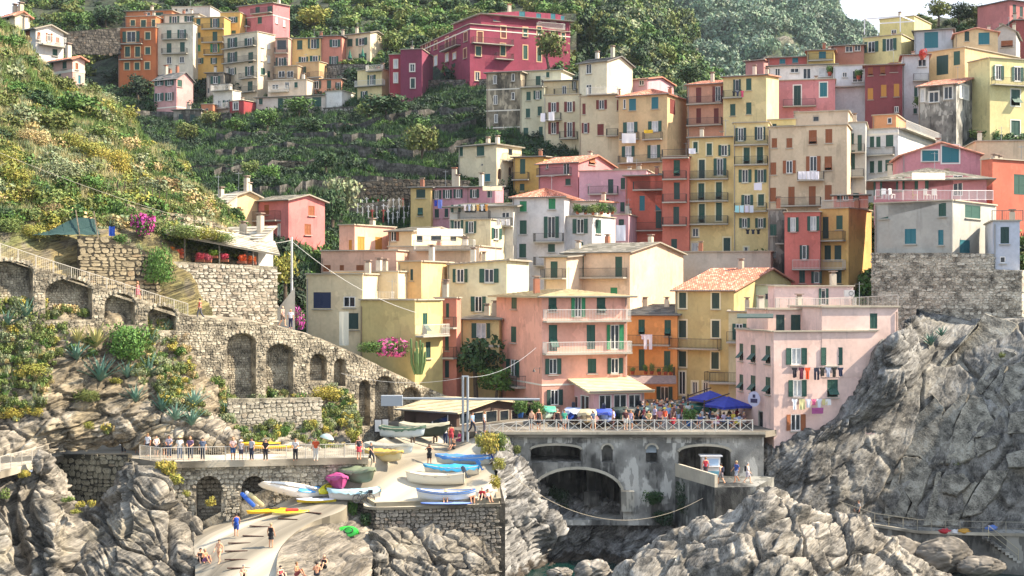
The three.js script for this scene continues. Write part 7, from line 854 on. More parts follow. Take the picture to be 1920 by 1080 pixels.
boat('covered_boat', 'boat under a dark green tarpaulin propped on trestles', sl(754, 831).add(V(0, 0.45, 0)), 2.95, 3.6, 1.5, 0.8, { cover: 0x34503c, hull: 0xb8c4c8, trestle: 1, peak: 0.12 });
boat('covered_boat', 'large dark boat with a cream tarpaulin top', sl(795, 826).add(V(0, 0.3, 0)), 2.95, 3.9, 1.8, 1.0, { cover: 0xa8a48c, hull: 0x2c382c, trestle: 1, peak: 0.2 });
boat('covered_boat', 'boat under blue sheeting in front of the restaurant window', sl(797, 812), 2.95, 3.4, 1.5, 0.65, { cover: 0x1f50c8, hull: 0x2a3a6a, peak: 0.1 });
boat('covered_boat', 'boat under a pink striped cover at the head of the kayaks', sl(634, 918), 1.9, 2.6, 1.6, 0.95, { cover: 0xb84a86, hull: 0xa83a70, peak: 0.4 });
boat('covered_boat', 'boat under a sagging olive tarpaulin below the railing', sl(670, 905), 2.5, 3.0, 1.7, 0.95, { cover: 0x7c8668, hull: 0x6a6f58, peak: 0.55 });
boat('covered_boat', 'white boat under pale turquoise sheeting beside the bicycle', sl(665, 938), 0.25, 3.8, 1.5, 0.75, { cover: 0xa9cdd6, hull: 0xc9c9c6, peak: 0.15 });
{ const p = P(563, 914, 106.3); const o = boat('upturned_boat', 'long white upturned hull leaning on the walkway wall', p, 0.18, 5.9, 1.15, 0.5, { hull: 0xe2ddd2, transom: false }); o.rotation.set(-2.2, 0.06, 0.38, 'YXZ'); }
[[1025, 793, 1.5, 0x4aa088, 0xb8c8b8, 'boat under a sea-green sheet, first in the row at the cross railing'], [1072, 796, 1.45, 0xb8c4e0, 0x2a4aa8, 'boat with white and blue cover second in the row'], [1101, 800, 1.5, 0xc8b894, 0xb9a88a, 'wooden boat with cream cover pointing at the railing'], [1136, 799, 1.6, 0x3a56c0, 0x8aa0d8, 'big boat under a blue and white cover in the row'], [1162, 795, 1.5, 0x2a3a38, 0x2f443e, 'boat under a dark green cover next to the blue one'], [1188, 793, 1.2, 0x353c3e, 0x3a3f40, 'wide boat under a dark grey cover in the row'], [1218, 790, 1.2, 0x7c9490, 0x2f3a3a, 'boat with a pale teal cover at the end of the row'], [1268, 782, 1.1, 0x2c3a36, 0x8aa090, 'dark-covered boat by the orange house'], [1305, 784, 0.5, 0x2a6a58, 0x3a7a68, 'green-covered boat beside the parasols']].forEach(([x, y, t, c, h, l], i) => boat('covered_boat', l, pz(x, y).add(V(0, 0.35, 0)), t, 4.2, 1.6, 0.8, { cover: c, hull: h, peak: 0.3, trestle: 1, motor: i % 2 ? 0x2a2c34 : 0 }));
function kayak(label, p, turn, L, W, H, c, deck, { roll = 0, pitch = 0, seat } = {}) { const o = thing('kayak', label, 'kayak', p), h = hullGeo(L, W, H * 0.6, { transom: false }), d = coverGeo(h, L * 7, { peak: H * 0.4, sag: 0.01, drop: 0.03 }); o.rotation.set(roll, turn, pitch, 'YXZ'); part('hull', h.out, mat(c, { r: 0.35 }), o); part('deck', d, mat(deck, { r: 0.35 }), o); const t = new THREE.TorusGeometry(0.3, 0.035, 6, 20); t.rotateX(Math.PI / 2); t.scale(1.3, 1, 0.75); part('cockpit_rim', t, M.iron, o, V(0.1, H * 1.03, 0)); if (seat) part('seat', new MB().box(0.1, H * 0.95, 0, 0.9, 0.16, W * 0.7).geo(), mat(seat), o); return o; }
kayak('long yellow kayak lying on the slip by the arches', sl(512, 962), 0.42, 3.9, 0.7, 0.36, 0xd6a412, 0xd9ac1c); kayak('short yellow kayak with a red seat on the slip', sl(545, 966), 0.3, 2.7, 0.8, 0.4, 0xd8c48a, 0xd9b822, { seat: 0xc83a2a }); kayak('white kayak with yellow belly below the covered boats', sl(594, 943), 0.14, 2.9, 0.75, 0.42, 0xc9b52c, 0xd8d4d8); kayak('blue and white kayak leaning by the olive weeds', sl(590, 930).add(V(0, 0.35, 0)), 0.75, 3.0, 0.7, 0.34, 0xb8d0d8, 0x4a90c8, { roll: 0.5 }); kayak('small yellow-green kayak standing beside the pink cover', sl(612, 930).add(V(0, 0.4, 0)), 1.2, 1.9, 0.75, 0.36, 0xb4aa1c, 0xc2b81e, { roll: 0.6, pitch: 0.3 }); kayak('bright green kayak propped against the short rubble wall', P(656, 999, 103.6), -0.55, 1.8, 0.8, 0.36, 0x37b83a, 0x3cc23e, { roll: 0.9 }); kayak('yellow kayak on the walkway by the bank', wk(512, 850).setY(WALK + 0.35), 0.15, 3.2, 0.7, 0.34, 0xd0a818, 0xd8b420); kayak('second yellow kayak stacked on the walkway', wk(490, 848).setY(WALK + 0.5), 0.1, 3.0, 0.7, 0.34, 0xcaa222, 0xd4ac22); kayak('blue and white board flat before the rowing boat', sl(838, 945).add(V(0, 0.02, 0.3)), 0.02, 3.8, 0.6, 0.16, 0x3a5ac8, 0x7f9ad8);
[[472, 948, 0xd8d2c4, 'white board leaning in the second arch'], [464, 950, 0x2a5ab0, 'blue board leaning in the second arch'], [480, 950, 0xc0b080, 'wooden plank leaning in the second arch']].forEach(([x, y, c, l], i) => { const o = thing('leaning_board', l, 'board', sl(x, y).add(V(0, 0.5, -0.1))); const g = new THREE.CapsuleGeometry(0.16, 1.2, 3, 10); g.scale(1, 1, 0.25); part('board', g, mat(c, { r: 0.5 }), o); o.rotation.set(-0.2, 0, 0.75 + i * 0.06); });
// timber rails let into the slip
[[585, 962], [540, 974], [487, 988], [475, 1006], [449, 1019], [443, 1034], [443, 1050], [448, 1066]].forEach(([x, y], i) => { const o = solo('slip_timber', new MB().box(0, 0.03, 0, 1.6, 0.08, 0.14).geo(), mat(0x6a4a3a, { t: 'wood' }), 'worn wooden slip timber laid across the concrete ramp', 'timber', 'wooden slip timbers'); o.position.copy(sl(x, y)); o.rotation.y = i < 4 ? -0.45 + i * 0.08 : 0.02; });
// bicycle
{ const o = thing('bicycle', 'dark bicycle parked at the platform corner', 'bicycle', sl(682, 944).add(V(0, 0.02, 0)), 0.15), ir = mat(0x2c2e34, { r: 0.5 }); for (const x of [-0.5, 0.5]) { const w = part('wheel', new THREE.TorusGeometry(0.31, 0.03, 6, 24), ir, o, V(x, 0.34, 0)), sp = new MB(); for (let i = 0; i < 8; i++) sp.bar(V(0, 0, 0), V(Math.cos(i * 0.785) * 0.3, Math.sin(i * 0.785) * 0.3, 0), 0.006, null, 3); stuffed(sp.put('spokes', M.steel, w)); } new MB().bar(V(-0.5, 0.34, 0), V(-0.2, 0.8, 0), 0.022, null, 5).bar(V(-0.2, 0.8, 0), V(0.36, 0.82, 0), 0.022, null, 5).bar(V(-0.05, 0.32, 0), V(0.36, 0.82, 0), 0.025, null, 5).bar(V(-0.05, 0.32, 0), V(-0.2, 0.85, 0), 0.022, null, 5).bar(V(-0.5, 0.34, 0), V(-0.05, 0.32, 0), 0.018, null, 5).bar(V(0.5, 0.34, 0), V(0.34, 0.98, 0), 0.022, null, 5).put('frame', ir, o); new MB().bar(V(0.34, 0.98, -0.26), V(0.34, 0.98, 0.26), 0.018, null, 5).put('handlebar', ir, o); new MB().box(-0.22, 0.9, 0, 0.26, 0.06, 0.14).put('saddle', mat(0x1c1a1a), o); new MB().box(0.52, 0.86, 0, 0.3, 0.24, 0.32).put('basket', mat(0x26262c), o); }
// ---------- railings ----------
const postGeo = new MB().box(0, 0.5, 0, 0.09, 1.06, 0.09).geo();
function crossRail(label, A, B, n, sl = 0) { const o = thing('cross_railing', label, 'railing', A), d = B.clone().sub(A), w = mat(0xcfc8ba, { r: 0.6 }); for (let i = 0; i <= n; i++) part('post', postGeo, w, o, d.clone().multiplyScalar(i / n)); for (let i = 0; i < n; i++) { const a = d.clone().multiplyScalar(i / n), b = d.clone().multiplyScalar((i + 1) / n), y = (p, h) => p.clone().add(V(0, h, 0)); new MB().bar(y(a, 0.1), y(b, 0.9), 0.03).put('brace', w, o); new MB().bar(y(a, 0.9), y(b, 0.1), 0.03).put('brace', w, o); new MB().bar(y(a, 0.97), y(b, 0.97), 0.04).put('top_rail', w, o); new MB().bar(y(a, 0.06), y(b, 0.06), 0.03).put('bottom_rail', w, o); } return o; }
crossRail('white railing with crossed bars along the edge of the square', P(997, 808, 117.9).setY(10.95), P(1411, 808, 117.9).setY(10.95), 18);
crossRail('pale railing rising to the square beside the restaurant', P(893, 822, 117.4), P(993, 809, 117.9).setY(10.95), 4);
function barRail(label, pts, color, step = 1.5) { const o = thing('railing', label, 'railing'), m = mat(color, { r: 0.55 }), mb = new MB(), up = (p, h) => p.clone().add(V(0, h, 0)), pg = new MB().bar(V(0, 0, 0), V(0, 1.08, 0), 0.035, null, 6).geo(); for (let i = 0; i < pts.length - 1; i++) { const a = pts[i], b = pts[i + 1], L = a.distanceTo(b), n = Math.max(1, Math.round(L / step)); for (let k = 0; k <= n; k++) if (k || !i) part('post', pg, m, o, a.clone().lerp(b, k / n)); mb.bar(up(a, 1.05), up(b, 1.05), 0.03, null, 5).bar(up(a, 0.12), up(b, 0.12), 0.02, null, 4); const q = Math.round(L / 0.16); for (let k = 0; k < q; k++) { const c = a.clone().lerp(b, (k + 0.5) / q); mb.bar(up(c, 0.12), up(c, 1.05), 0.012, null, 3); } } stuffed(mb.put('bars', m, o)); return o; }
barRail('white bar railing along the left end of the walkway', [[-60, 896, 98.4], [0, 885, 99.6], [60, 867, 104.5], [122, 851, 109.8]].map(([x, y, d]) => P(x, y, d).setY(WALK)), 0xaaa498); barRail('white bar railing along the walkway over the arches', [[262, 856, 107], [302, 869, 105], [345, 868, 105.4], [500, 866, 106.6], [682, 864, 108]].map(([x, y, d]) => P(x, y, d).setY(WALK)), 0xb4aea2);
barRail('grey bar railing climbing along the ramp above the arches', [[-60, 462], [0, 482], [100, 515], [200, 546], [300, 578], [352, 593]].map(([x, y]) => P(x, y, wallD(x) + 0.2)), 0xb4ada0);
{ const o = thing('fence', 'brown plank fence with dark posts along the hillside terrace', 'fence'), L = [[222, 372], [260, 376], [300, 392], [340, 396], [382, 402], [430, 420], [470, 440]].map(([x, y]) => ground(x, y).add(V(0, 0.1, 0.2))), pg = new MB().bar(V(0, -0.3, 0), V(0, 1.5, 0), 0.05, null, 5).geo(); for (let i = 0; i < L.length - 1; i++) { for (let k = 0; k < 3; k++) part('post', pg, mat(0x4a3e34), o, L[i].clone().lerp(L[i + 1], k / 3)); for (const h of [0.2, 0.45]) { const mb = new MB(), a = L[i].clone().add(V(0, h, 0.06)), b = L[i + 1].clone().add(V(0, h, 0.06)); mb.bar(a, b, 0.11); mb.put('plank', mat(0x8a4a36, { t: 'wood' }), o); } } }
{ const pts = [[60, 436, 0], [90, 434, 0.3], [118, 420, 1.1], [142, 408, 1.5], [176, 410, 1.3], [186, 436, 0.2]], mb = new MB(), rows = pts.map(([x, y], i) => [P(x, y, 114.6 + i * 0.35), P(x + 3, 440, 113.6 + i * 0.35)]), N = 8, g = (i, k, t) => rows[i][0].clone().lerp(rows[i + 1][0], t).lerp(rows[i][1].clone().lerp(rows[i + 1][1], t), k / N).add(V(0, -0.12 * Math.sin(k / N * 3.14) + 0.06 * noise(i * 3 + t * 4, k, 2), 0)); for (let i = 0; i < rows.length - 1; i++) for (let t = 0; t < 4; t++) for (let k = 0; k < N; k++) mb.quad(g(i, k, t / 4), g(i, k, (t + 1) / 4), g(i, k + 1, (t + 1) / 4), g(i, k + 1, t / 4)); const o = thing('shade_net', 'slumped dark green shade netting above the dry-stone wall', 'netting'); part('net', mb.geo(true), mat(0x2c4a46, { t: 'cloth' }), o); for (const i of [3, 4]) new MB().bar(rows[i][0].clone().add(V(0, 0.6, 0)), rows[i][1].clone().add(V(0.3, -0.4, 0.2)), 0.05, null, 5).put('prop', mat(0x8a7a64, { t: 'wood' }), o); }
{ const o = thing('garden_roof', 'long pale sloping roof beside the vine pergola', 'roof', P(0, 0, 0)); o.position.set(0, 0, 0); const a = P(308, 412, 126), b = P(515, 452, 131), mb = new MB(), k = V(1.2, -1.4, 4.2); cover(mb, a.clone().add(k), b.clone().add(k), b, a, 's', rng(9)); stuffed(mb.put('roofing', ROOFM, o)); const pm = mat(0x8a8272, { t: 'wood' }); for (const t of [0.15, 0.45, 0.75]) { const q = a.clone().lerp(b, t).add(k).add(V(0, -0.1, -0.3)); new MB().bar(q, q.clone().add(V(0, -2.4, 0)), 0.07, null, 6).put('post', pm, o); } }
// ---------- restaurants, parasols, awnings ----------
house('restaurant_pavilion', 'dark timber restaurant pavilion with a pale roof by the slipway', 121.5, -34, [758, 856, 984], [771, 806], '#4a3226', { roof: 'xw', rise: 15, w: 'g810,783,60,30', sw: 'k872,785,20,22 k896,783,22,22 k922,781,22,22 k946,779,18,20 k966,777,14,18', over: 0.6, ext: 0.6, category: 'restaurant', par: 0 });  // dark sheets stand for the shade inside the open sides
house('veranda', 'glazed restaurant veranda with pink pillars and cream awning roof', 125.4, 20, [1113, 1208, 1062], [733, 788], '#d39a98', { roof: 'bw', rise: 24, w: 'N1137,752,0,0'.replace(/.*/, 'g1135,754,24,28 g1163,753,24,28 g1190,752,22,26'), sw: 'g1076,756,14,28 g1096,756,16,30', over: 0.7, ext: 0.4, category: 'restaurant' });
function slabThing(name, label, cat, a, b, c, d, t, m) { const mb = new MB(), dn = (p) => p.clone().add(V(0, -t, 0)); mb.quad(a, b, c, d).quad(dn(a), dn(b), dn(c), dn(d)); for (const [p, q] of [[a, b], [b, c], [c, d], [d, a]]) mb.quad(p, q, dn(q), dn(p)); return solo(name, mb.geo(), m, label, cat); }
const aw = (name, label, x0, x1, y0, y1, d, dz, color) => slabThing(name, label, 'awning', P(x0, y1, d - dz), P(x1, y1, d - dz), P(x1, y0, d), P(x0, y0, d), 0.08, mat(color, { t: 'cloth' }));
aw('awning', 'dusty brown awning under the orange house balconies', 1178, 1268, 704, 719, 148.5, 2.6, 0x8a7670); aw('awning', 'white canvas awning over the cream terrace, left half', 782, 826, 428, 441, 152, 2.4, 0xe6dcc8); aw('awning', 'white canvas awning over the cream terrace, right half', 827, 868, 429, 442, 152, 2.4, 0xe2d8c2); aw('awning', 'cream awning on the pink pavilion terrace', 1710, 1772, 324, 336, 147, 2, 0xe4d9bf); aw('awning', 'dark green slatted awning on the pink cliff terrace', 1382, 1450, 588, 595, 121.5, 2.0, 0x3a4a44); aw('awning', 'small cream awning at the pale pink terrace', 905, 942, 349, 357, 184, 1.5, 0xb8a888);
function parasol(label, p, h, w, turn) { const o = thing('parasol', label, 'parasol', p, turn), mb = new MB(), ap = V(0, h + 0.8, 0), c = [[-1, -1], [1, -1], [1, 1], [-1, 1]].map(([i, k]) => V(i * w / 2, h, k * w / 2)), m = c.map((q, i) => q.clone().lerp(c[(i + 1) % 4], 0.5).add(V(0, 0.05, 0))); for (let i = 0; i < 4; i++) { mb.tri(ap, c[i], m[i]).tri(ap, m[i], c[(i + 1) % 4]); mb.quad(c[i], m[i], m[i].clone().add(V(0, -0.2, 0)), c[i].clone().add(V(0, -0.2, 0))).quad(m[i], c[(i + 1) % 4], c[(i + 1) % 4].clone().add(V(0, -0.2, 0)), m[i].clone().add(V(0, -0.2, 0))); } part('canopy', mb.geo(), mat(0x26349a, { t: 'cloth', r: 0.8 }), o); new MB().bar(V(-w * 0.6, 0, -w * 0.3), V(-w * 0.6, h + 0.5, -w * 0.3), 0.07, null, 6).put('post', mat(0x6a5240, { t: 'wood' }), o); new MB().bar(V(-w * 0.62, h + 0.3, -w * 0.3), V(0.1, h + 1.05, 0), 0.06, null, 6).put('arm', mat(0x6a5240, { t: 'wood' }), o); for (let i = 0; i < 4; i++) new MB().bar(ap.clone().add(V(0, -0.1, 0)), c[i].clone().add(V(0, -0.06, 0)), 0.025, null, 4).put('rib', mat(0x6a5240), o); return o; }
parasol('left of the two blue square parasols on the square', pz(1332, 784), 1.75, 3.1, 0.5); parasol('right of the two blue square parasols, nearer the pink cliff house', pz(1366, 794), 1.6, 3.2, 0.45);
[[1318, 798], [1340, 800], [1362, 798], [1384, 800], [1330, 791], [1372, 791]].forEach(([x, y]) => { const o = thing('cafe_table', 'small white-clothed cafe table under the blue parasols', 'table', pz(x, y), 0, 'cafe tables under the parasols'); const t = new THREE.CylinderGeometry(0.4, 0.42, 0.06, 16); t.translate(0, 0.74, 0); part('tabletop', t, mat(0xc9c7c4), o); new MB().bar(V(0, 0, 0), V(0, 0.72, 0), 0.04, null, 6).put('leg', M.iron, o); });
[[656, 116, 'left'], [680, 113, 'right']].forEach(([x, y, w]) => { const o = thing('folded_parasol', 'folded dark green parasol, ' + w + ' of the pair on the far cream terrace', 'parasol', P(x, y, 284)); new MB().bar(V(0, 0, 0), V(0, 2.8, 0), 0.04, null, 5).put('pole', M.iron, o); const g = new THREE.ConeGeometry(0.42, 1.9, 8); g.translate(0, 1.7, 0); part('canopy', g, mat(0x1f5a48), o); });
{ const o = thing('umbrella', 'pale sun umbrella held open on the walkway', 'umbrella', wk(592, 864).add(V(0.3, 0, 0))); new MB().bar(V(0, 1.1, 0), V(0.1, 2.1, 0), 0.015, null, 5).put('handle', M.iron, o); const g = new THREE.SphereGeometry(0.62, 12, 6, 0, 6.283, 0, 1.1); g.translate(0.1, 1.5, 0); g.rotateZ(-0.25); part('canopy', g, mat(0x9fb4b0, { t: 'cloth' }), o); }
{ const o = thing('kiosk', 'white ticket kiosk standing in the last vault', 'kiosk', ly(1332, 893)); const w = mat(0xd6d4d2); new MB().box(0, 0.85, 0, 1.5, 1.7, 1.1).put('cabin', w, o); new MB().box(0, 1.76, 0, 1.85, 0.1, 1.4).put('roof', w, o); new MB().box(0, 1.25, 0.57, 1.2, 0.55, 0.04).put('poster', mat(0x9fb8d0), o); new MB().box(0, 0.9, 0.66, 1.5, 0.06, 0.25).put('counter', w, o); new MB().box(0.1, 0.3, 0.57, 1.3, 0.4, 0.04).put('panel', mat(0x6fa8b8), o); }
// boat crane
{ const o = thing('boat_crane', 'grey steel boat crane with twin posts and a long boom', 'crane'), m = mat(0x9a9fa2, { r: 0.5, m: 0.3 }), d = 116.6; for (const x of [868, 877]) new MB().bar(P(x, 828, d), P(x, 706, d), 0.11, null, 8).put('post', m, o); new MB().bar(P(740, 747, d), P(1012, 749, d), 0.1, null, 6).put('boom', m, o); new MB().bar(P(866, 706, d), P(879, 706, d), 0.07, null, 6).put('head', m, o); const b = P(735, 751, d); new MB().box(b.x, b.y, b.z, 1.75, 0.85, 0.8).put('counterweight', mat(0x8c9298, { r: 0.6 }), o); }
{ const o = thing('utility_pole', 'white utility pole standing behind the ramp', 'pole', P(547, 612, 129)); new MB().bar(V(0, 0, 0), V(0, 8.2, 0), 0.13, null, 8, 0.1).put('pole', mat(0xc9c5be), o); new MB().box(0, 4.4, 0, 0.7, 0.12, 0.12).put('bracket', M.iron, o); }
function wire(label, a, b, sag, r, c, name = 'cable') { const pts = []; for (let i = 0; i <= 14; i++) { const t = i / 14; pts.push(a.clone().lerp(b, t).add(V(0, -sag * 4 * t * (1 - t), 0))); } solo(name, new THREE.TubeGeometry(new THREE.CatmullRomCurve3(pts), 28, r, 5), mat(c), label, name); }
wire('pale cable crossing the sunny hillside', P(-20, 278, 108), P(480, 441, 124), 0.6, 0.014, 0xa8a294); wire('white cable from the utility pole to the olive house', P(547, 452, 129), P(780, 586, 128), 0.8, 0.02, 0xd8d4cc); wire('cable from the crane head to the pink corner house', P(872, 707, 116.6), P(1005, 652, 120), 0.7, 0.014, 0xc8c8c4); wire('cable between ramp and crane head', P(640, 700, 118), P(868, 708, 116.6), 0.6, 0.014, 0xc0bcb4); wire('slack rope hanging across the cove', P(955, 888, 109), P(1318, 934, 111.5), 2.6, 0.022, 0xa89c86, 'rope'); wire('cable from the utility pole to the far left', P(547, 450, 129), P(430, 440, 122), 0.5, 0.016, 0xd0ccc4);
{ const o = thing('wall_lamp', 'black lantern on a bracket at the corner of the pink house', 'lamp', P(1012, 696, 126)); new MB().bar(V(0, 0.25, 0), V(-0.5, 0.3, 0.3), 0.02, null, 5).bar(V(0, -0.2, 0), V(0, 0.35, 0), 0.03, null, 5).put('bracket', M.iron, o); const g = new THREE.ConeGeometry(0.16, 0.3, 8); part('shade', g, M.iron, o, V(-0.5, 0.12, 0.3)); }
{ const o = thing('shop_sign', 'oval hanging sign with a dark figure on the pink cliff house', 'sign', P(1414, 748, 121.2), -0.5); const g = new THREE.CylinderGeometry(0.55, 0.55, 0.08, 20); g.rotateX(Math.PI / 2); g.scale(1, 1.2, 1); part('board', g, mat(0xb8b4c8), o); new MB().box(0, -0.15, 0.06, 0.6, 0.35, 0.04).box(0, 0.25, 0.06, 0.22, 0.28, 0.04).put('figure', mat(0x3a3350), o); }
[[709, 818, 'left'], [722, 817, 'right']].forEach(([x, y, w]) => { const o = thing('menu_board', 'white-faced menu board, ' + w + ' of the two beside the stone wall', 'board', sl(x, y)); new MB().box(0, 0.9, 0, 0.7, 1.2, 0.05).put('frame', mat(0x3a3432), o); new MB().box(0, 0.9, 0.03, 0.55, 1.0, 0.03).put('sheet', mat(0xd8d6d0), o); new MB().bar(V(-0.3, 0, 0), V(-0.3, 0.4, 0), 0.03).bar(V(0.3, 0, 0), V(0.3, 0.4, 0), 0.03).put('legs', mat(0x3a3432), o); });
// ---------- washing ----------
function cloth(label, p, w, h, c, shape = 'sheet', group, turn = 0) { const mb = new MB(), n = 5, m = 6, s = p.x * 3.1 + p.y, q = (i, k) => { const u = i / n - 0.5, v = k / m; let ww = 1; if (shape === 'shirt') ww = v < 0.3 ? 1 : 0.62; if (shape === 'trousers') ww = 0.9; return V(u * w * ww, -v * h + 0.03 * noise(u * 3, s, v) - 0.03 * (1 - Math.abs(u) * 2), 0.05 * Math.sin(u * 11 + s) * v + 0.03 * noise(u * 5, v * 3, s)); }; for (let i = 0; i < n; i++) for (let k = 0; k < m; k++) { if (shape === 'trousers' && i === 2 && k > 1) continue; mb.quad(q(i, k), q(i + 1, k), q(i + 1, k + 1), q(i, k + 1)); } const o = solo({ sheet: 'laundry_sheet', shirt: 'laundry_shirt', trousers: 'laundry_trousers' }[shape], mb.geo(true), mat(c, { r: 0.9 }), label, 'laundry', group); o.position.copy(p); o.rotation.y = turn; return o; }
const chD = (x) => planeD(cliffHouse, x) - 0.7, CT = 12 * Math.PI / 180;
[[1490, 19, 0x26222a, 'shirt', 'black shirt'], [1503, 22, 0x5a2034, 'shirt', 'maroon top'], [1514, 22, 0xd24a1c, 'shirt', 'orange-red shirt'], [1531, 24, 0x1f2438, 'trousers', 'dark jeans'], [1542, 16, 0x2a2620, 'shirt', 'dark brown top'], [1553, 18, 0x9aa0b0, 'shirt', 'light grey shirt'], [1564, 18, 0x262420, 'shirt', 'black top'], [1576, 17, 0x222a44, 'shirt', 'navy shirt']].forEach(([x, h, c, s, l]) => cloth(l + ' on the upper washing line of the pink cliff house', P(x, 689, chD(x)), 0.52, h * 0.044, c, s, null, CT));
[[1490, 20, 0xd6dae0, 'shirt', 'white shirt'], [1504, 20, 0xc8c08a, 'sheet', 'pale yellow towel'], [1516, 16, 0xd8d8dc, 'shirt', 'white top'], [1526, 12, 0xc85a80, 'shirt', 'pink top'], [1536, 16, 0xd4d4d8, 'shirt', 'plain white vest'], [1546, 12, 0xc8b880, 'sheet', 'sand-coloured cloth'], [1553, 12, 0xd8d4d0, 'sheet', 'small white cloth'], [1533, 26, 0x9a4a7a, 'sheet', 'magenta striped towel']].forEach(([x, h, c, s, l], i) => cloth(l + ' on the lower washing line of the pink cliff house', P(x, i === 7 ? 764 : 748, chD(x) - (i === 7 ? 0.1 : 0)), i === 7 ? 1.05 : 0.5, (i === 7 ? 12 : h) * 0.044, c, s, null, CT));
wire('upper washing line strung across the pink cliff house', P(1482, 688, chD(1482)), P(1582, 688, chD(1582)), 0.03, 0.012, 0x8a8a8a, 'washing_line'); wire('lower washing line strung across the pink cliff house', P(1484, 747, chD(1484)), P(1558, 747, chD(1558)), 0.03, 0.012, 0x8a8a8a, 'washing_line');
[[1215, 627, 149.4, 1.0, 1.6, 0xd6d0d4, 'trousers', 'pale clothes over the orange house balcony'], [1206, 627, 149.4, 0.6, 0.5, 0xd4c8cc, 'shirt', 'pale shirt over the orange house balcony'], [1179, 250, 203.6, 2.0, 1.4, 0xdcd9d8, 'sheet', 'white sheet hanging from the tan-yellow house'], [1216, 243, 203.6, 1.3, 0.5, 0xd0a82c, 'sheet', 'yellow towel on the tan-yellow house'], [1018, 212, 215.4, 0.7, 1.3, 0xd8d4d8, 'sheet', 'white cloth left on the cream balcony'], [1034, 210, 215.4, 0.9, 1.3, 0xdad6d8, 'sheet', 'white cloth right on the cream balcony'], [1164, 422, 178, 1.2, 2.0, 0xd2d4de, 'sheet', 'long white sheet down the mauve house'], [1181, 294, 203.4, 0.9, 0.8, 0xd8d6d6, 'sheet', 'white cloth on the lowest tan-yellow balcony'], [817, 375, 188, 0.4, 0.8, 0x2a3a9a, 'sheet', 'blue cloth on the pink terrace'], [825, 374, 188, 0.6, 1.2, 0x7080c8, 'sheet', 'light blue cloth on the pink terrace'], [1421, 343, 180, 1.0, 0.9, 0xd8d4dc, 'sheet', 'white cloth under the second yellow tower window'], [1392, 170, 201.6, 0.5, 0.9, 0xc84a68, 'shirt', 'pink shirt on the bright yellow house'], [1383, 171, 201.6, 0.5, 0.7, 0x2a2f48, 'shirt', 'dark shirt on the bright yellow house'], [1376, 171, 201.6, 0.5, 0.7, 0x1d1d24, 'shirt', 'black shirt on the bright yellow house'], [210, 424, 116, 0.5, 0.8, 0x2c50a8, 'sheet', 'blue cloth beside the bougainvillea'], [1298, 278, 181, 0.9, 0.7, 0xd2d0d6, 'sheet', 'white cloth on the yellow tower terrace'], [645, 584, 133, 0.9, 3.2, 0xc8c6b4, 'sheet', 'long striped curtain hanging at the cream porch'], [1190, 317, 187, 0, 0, 0, '', '']].filter((a) => a[3]).forEach(([x, y, d, w, h, c, s, l]) => cloth(l, P(x, y, d), w, h, c, s));
for (let i = 0; i < 5; i++) cloth('white cloth in the row on the tan apartment balcony', P(1500 + i * 8, 321, 175.4), 0.5, 1.0, 0xdad6da, 'sheet', 'white washing on the tan apartment balcony'); for (let i = 0; i < 4; i++) cloth('pastel towel on the second yellow tower balcony', P(1382 + i * 9, 385, 180), 0.5, 0.9, [0x9ad0d0, 0xb8d8dc, 0xd0c8d4, 0xc8ccd4][i], 'sheet', 'pastel towels on the second yellow tower'); for (let i = 0; i < 3; i++) cloth('dark garment hanging below the second yellow tower window', P(1402 + i * 10, 430, 180.6), 0.55, 0.6, [0x20242e, 0x2c3240, 0x1c1c22][i], 'shirt', 'dark washing on the second yellow tower'); for (let i = 0; i < 6; i++) cloth('garment drying on the covered terrace of the pale house', P(872 + i * 8, 383, 174.4), 0.4, 0.8, [0xd4c8c8, 0xb0b8c8, 0xd8d0b8, 0xc89a50, 0xd0d0d0, 0xc88a40][i], 'shirt', 'washing on the covered terrace'); for (let i = 0; i < 4; i++) cloth('white cloth on the railing of the pale house', P(925 + i * 9, 410, 173.4), 0.5, 0.8, 0xd8d2cc, 'sheet', 'white washing on the pale house railing');
// ---------- small things ----------
{ const r = rng(55), g = new MB().box(0, -0.5, 0, 0.15, 2.6, 0.15).box(0, 0.5, 0, 0.56, 0.15, 0.15).geo(), cols = [0xd6d2cc, 0xd6d2cc, 0xc9c4be, 0xa83a34, 0xd0ccc4]; for (let i = 0; i < 44; i++) { const row = Math.floor(i / 11), x = 668 + (i % 11) * 9.6 + r() * 4, y = 378 + row * 11 + r() * 4, q = Math.floor(r() * 5), o = solo('figure_marker', g, mat(cols[q]), 'little ' + (q === 3 ? 'red' : 'white') + ' cross-shaped figure in rows on the dark slope', 'marker', (q === 3 ? 'red' : 'white') + ' figures on the slope'); o.position.copy(ground(x, y).lerp(camera.position, 0.011)); o.scale.setScalar(0.45 + r() * 0.45); } }
{ const o = thing('pergola', 'white pergola frame on the lemon house roof', 'pergola'), m = mat(0xd8d8d8), q = [[1621, 36, 236], [1688, 30, 232], [1714, 40, 240], [1649, 44, 243]].map((a) => P(...a)); for (let i = 0; i < 4; i++) new MB().bar(q[i], q[(i + 1) % 4], 0.12).put('beam', m, o); for (const i of [0, 1]) new MB().bar(q[i], q[i].clone().add(V(0, -2.6, 0)), 0.1).put('post', m, o); }
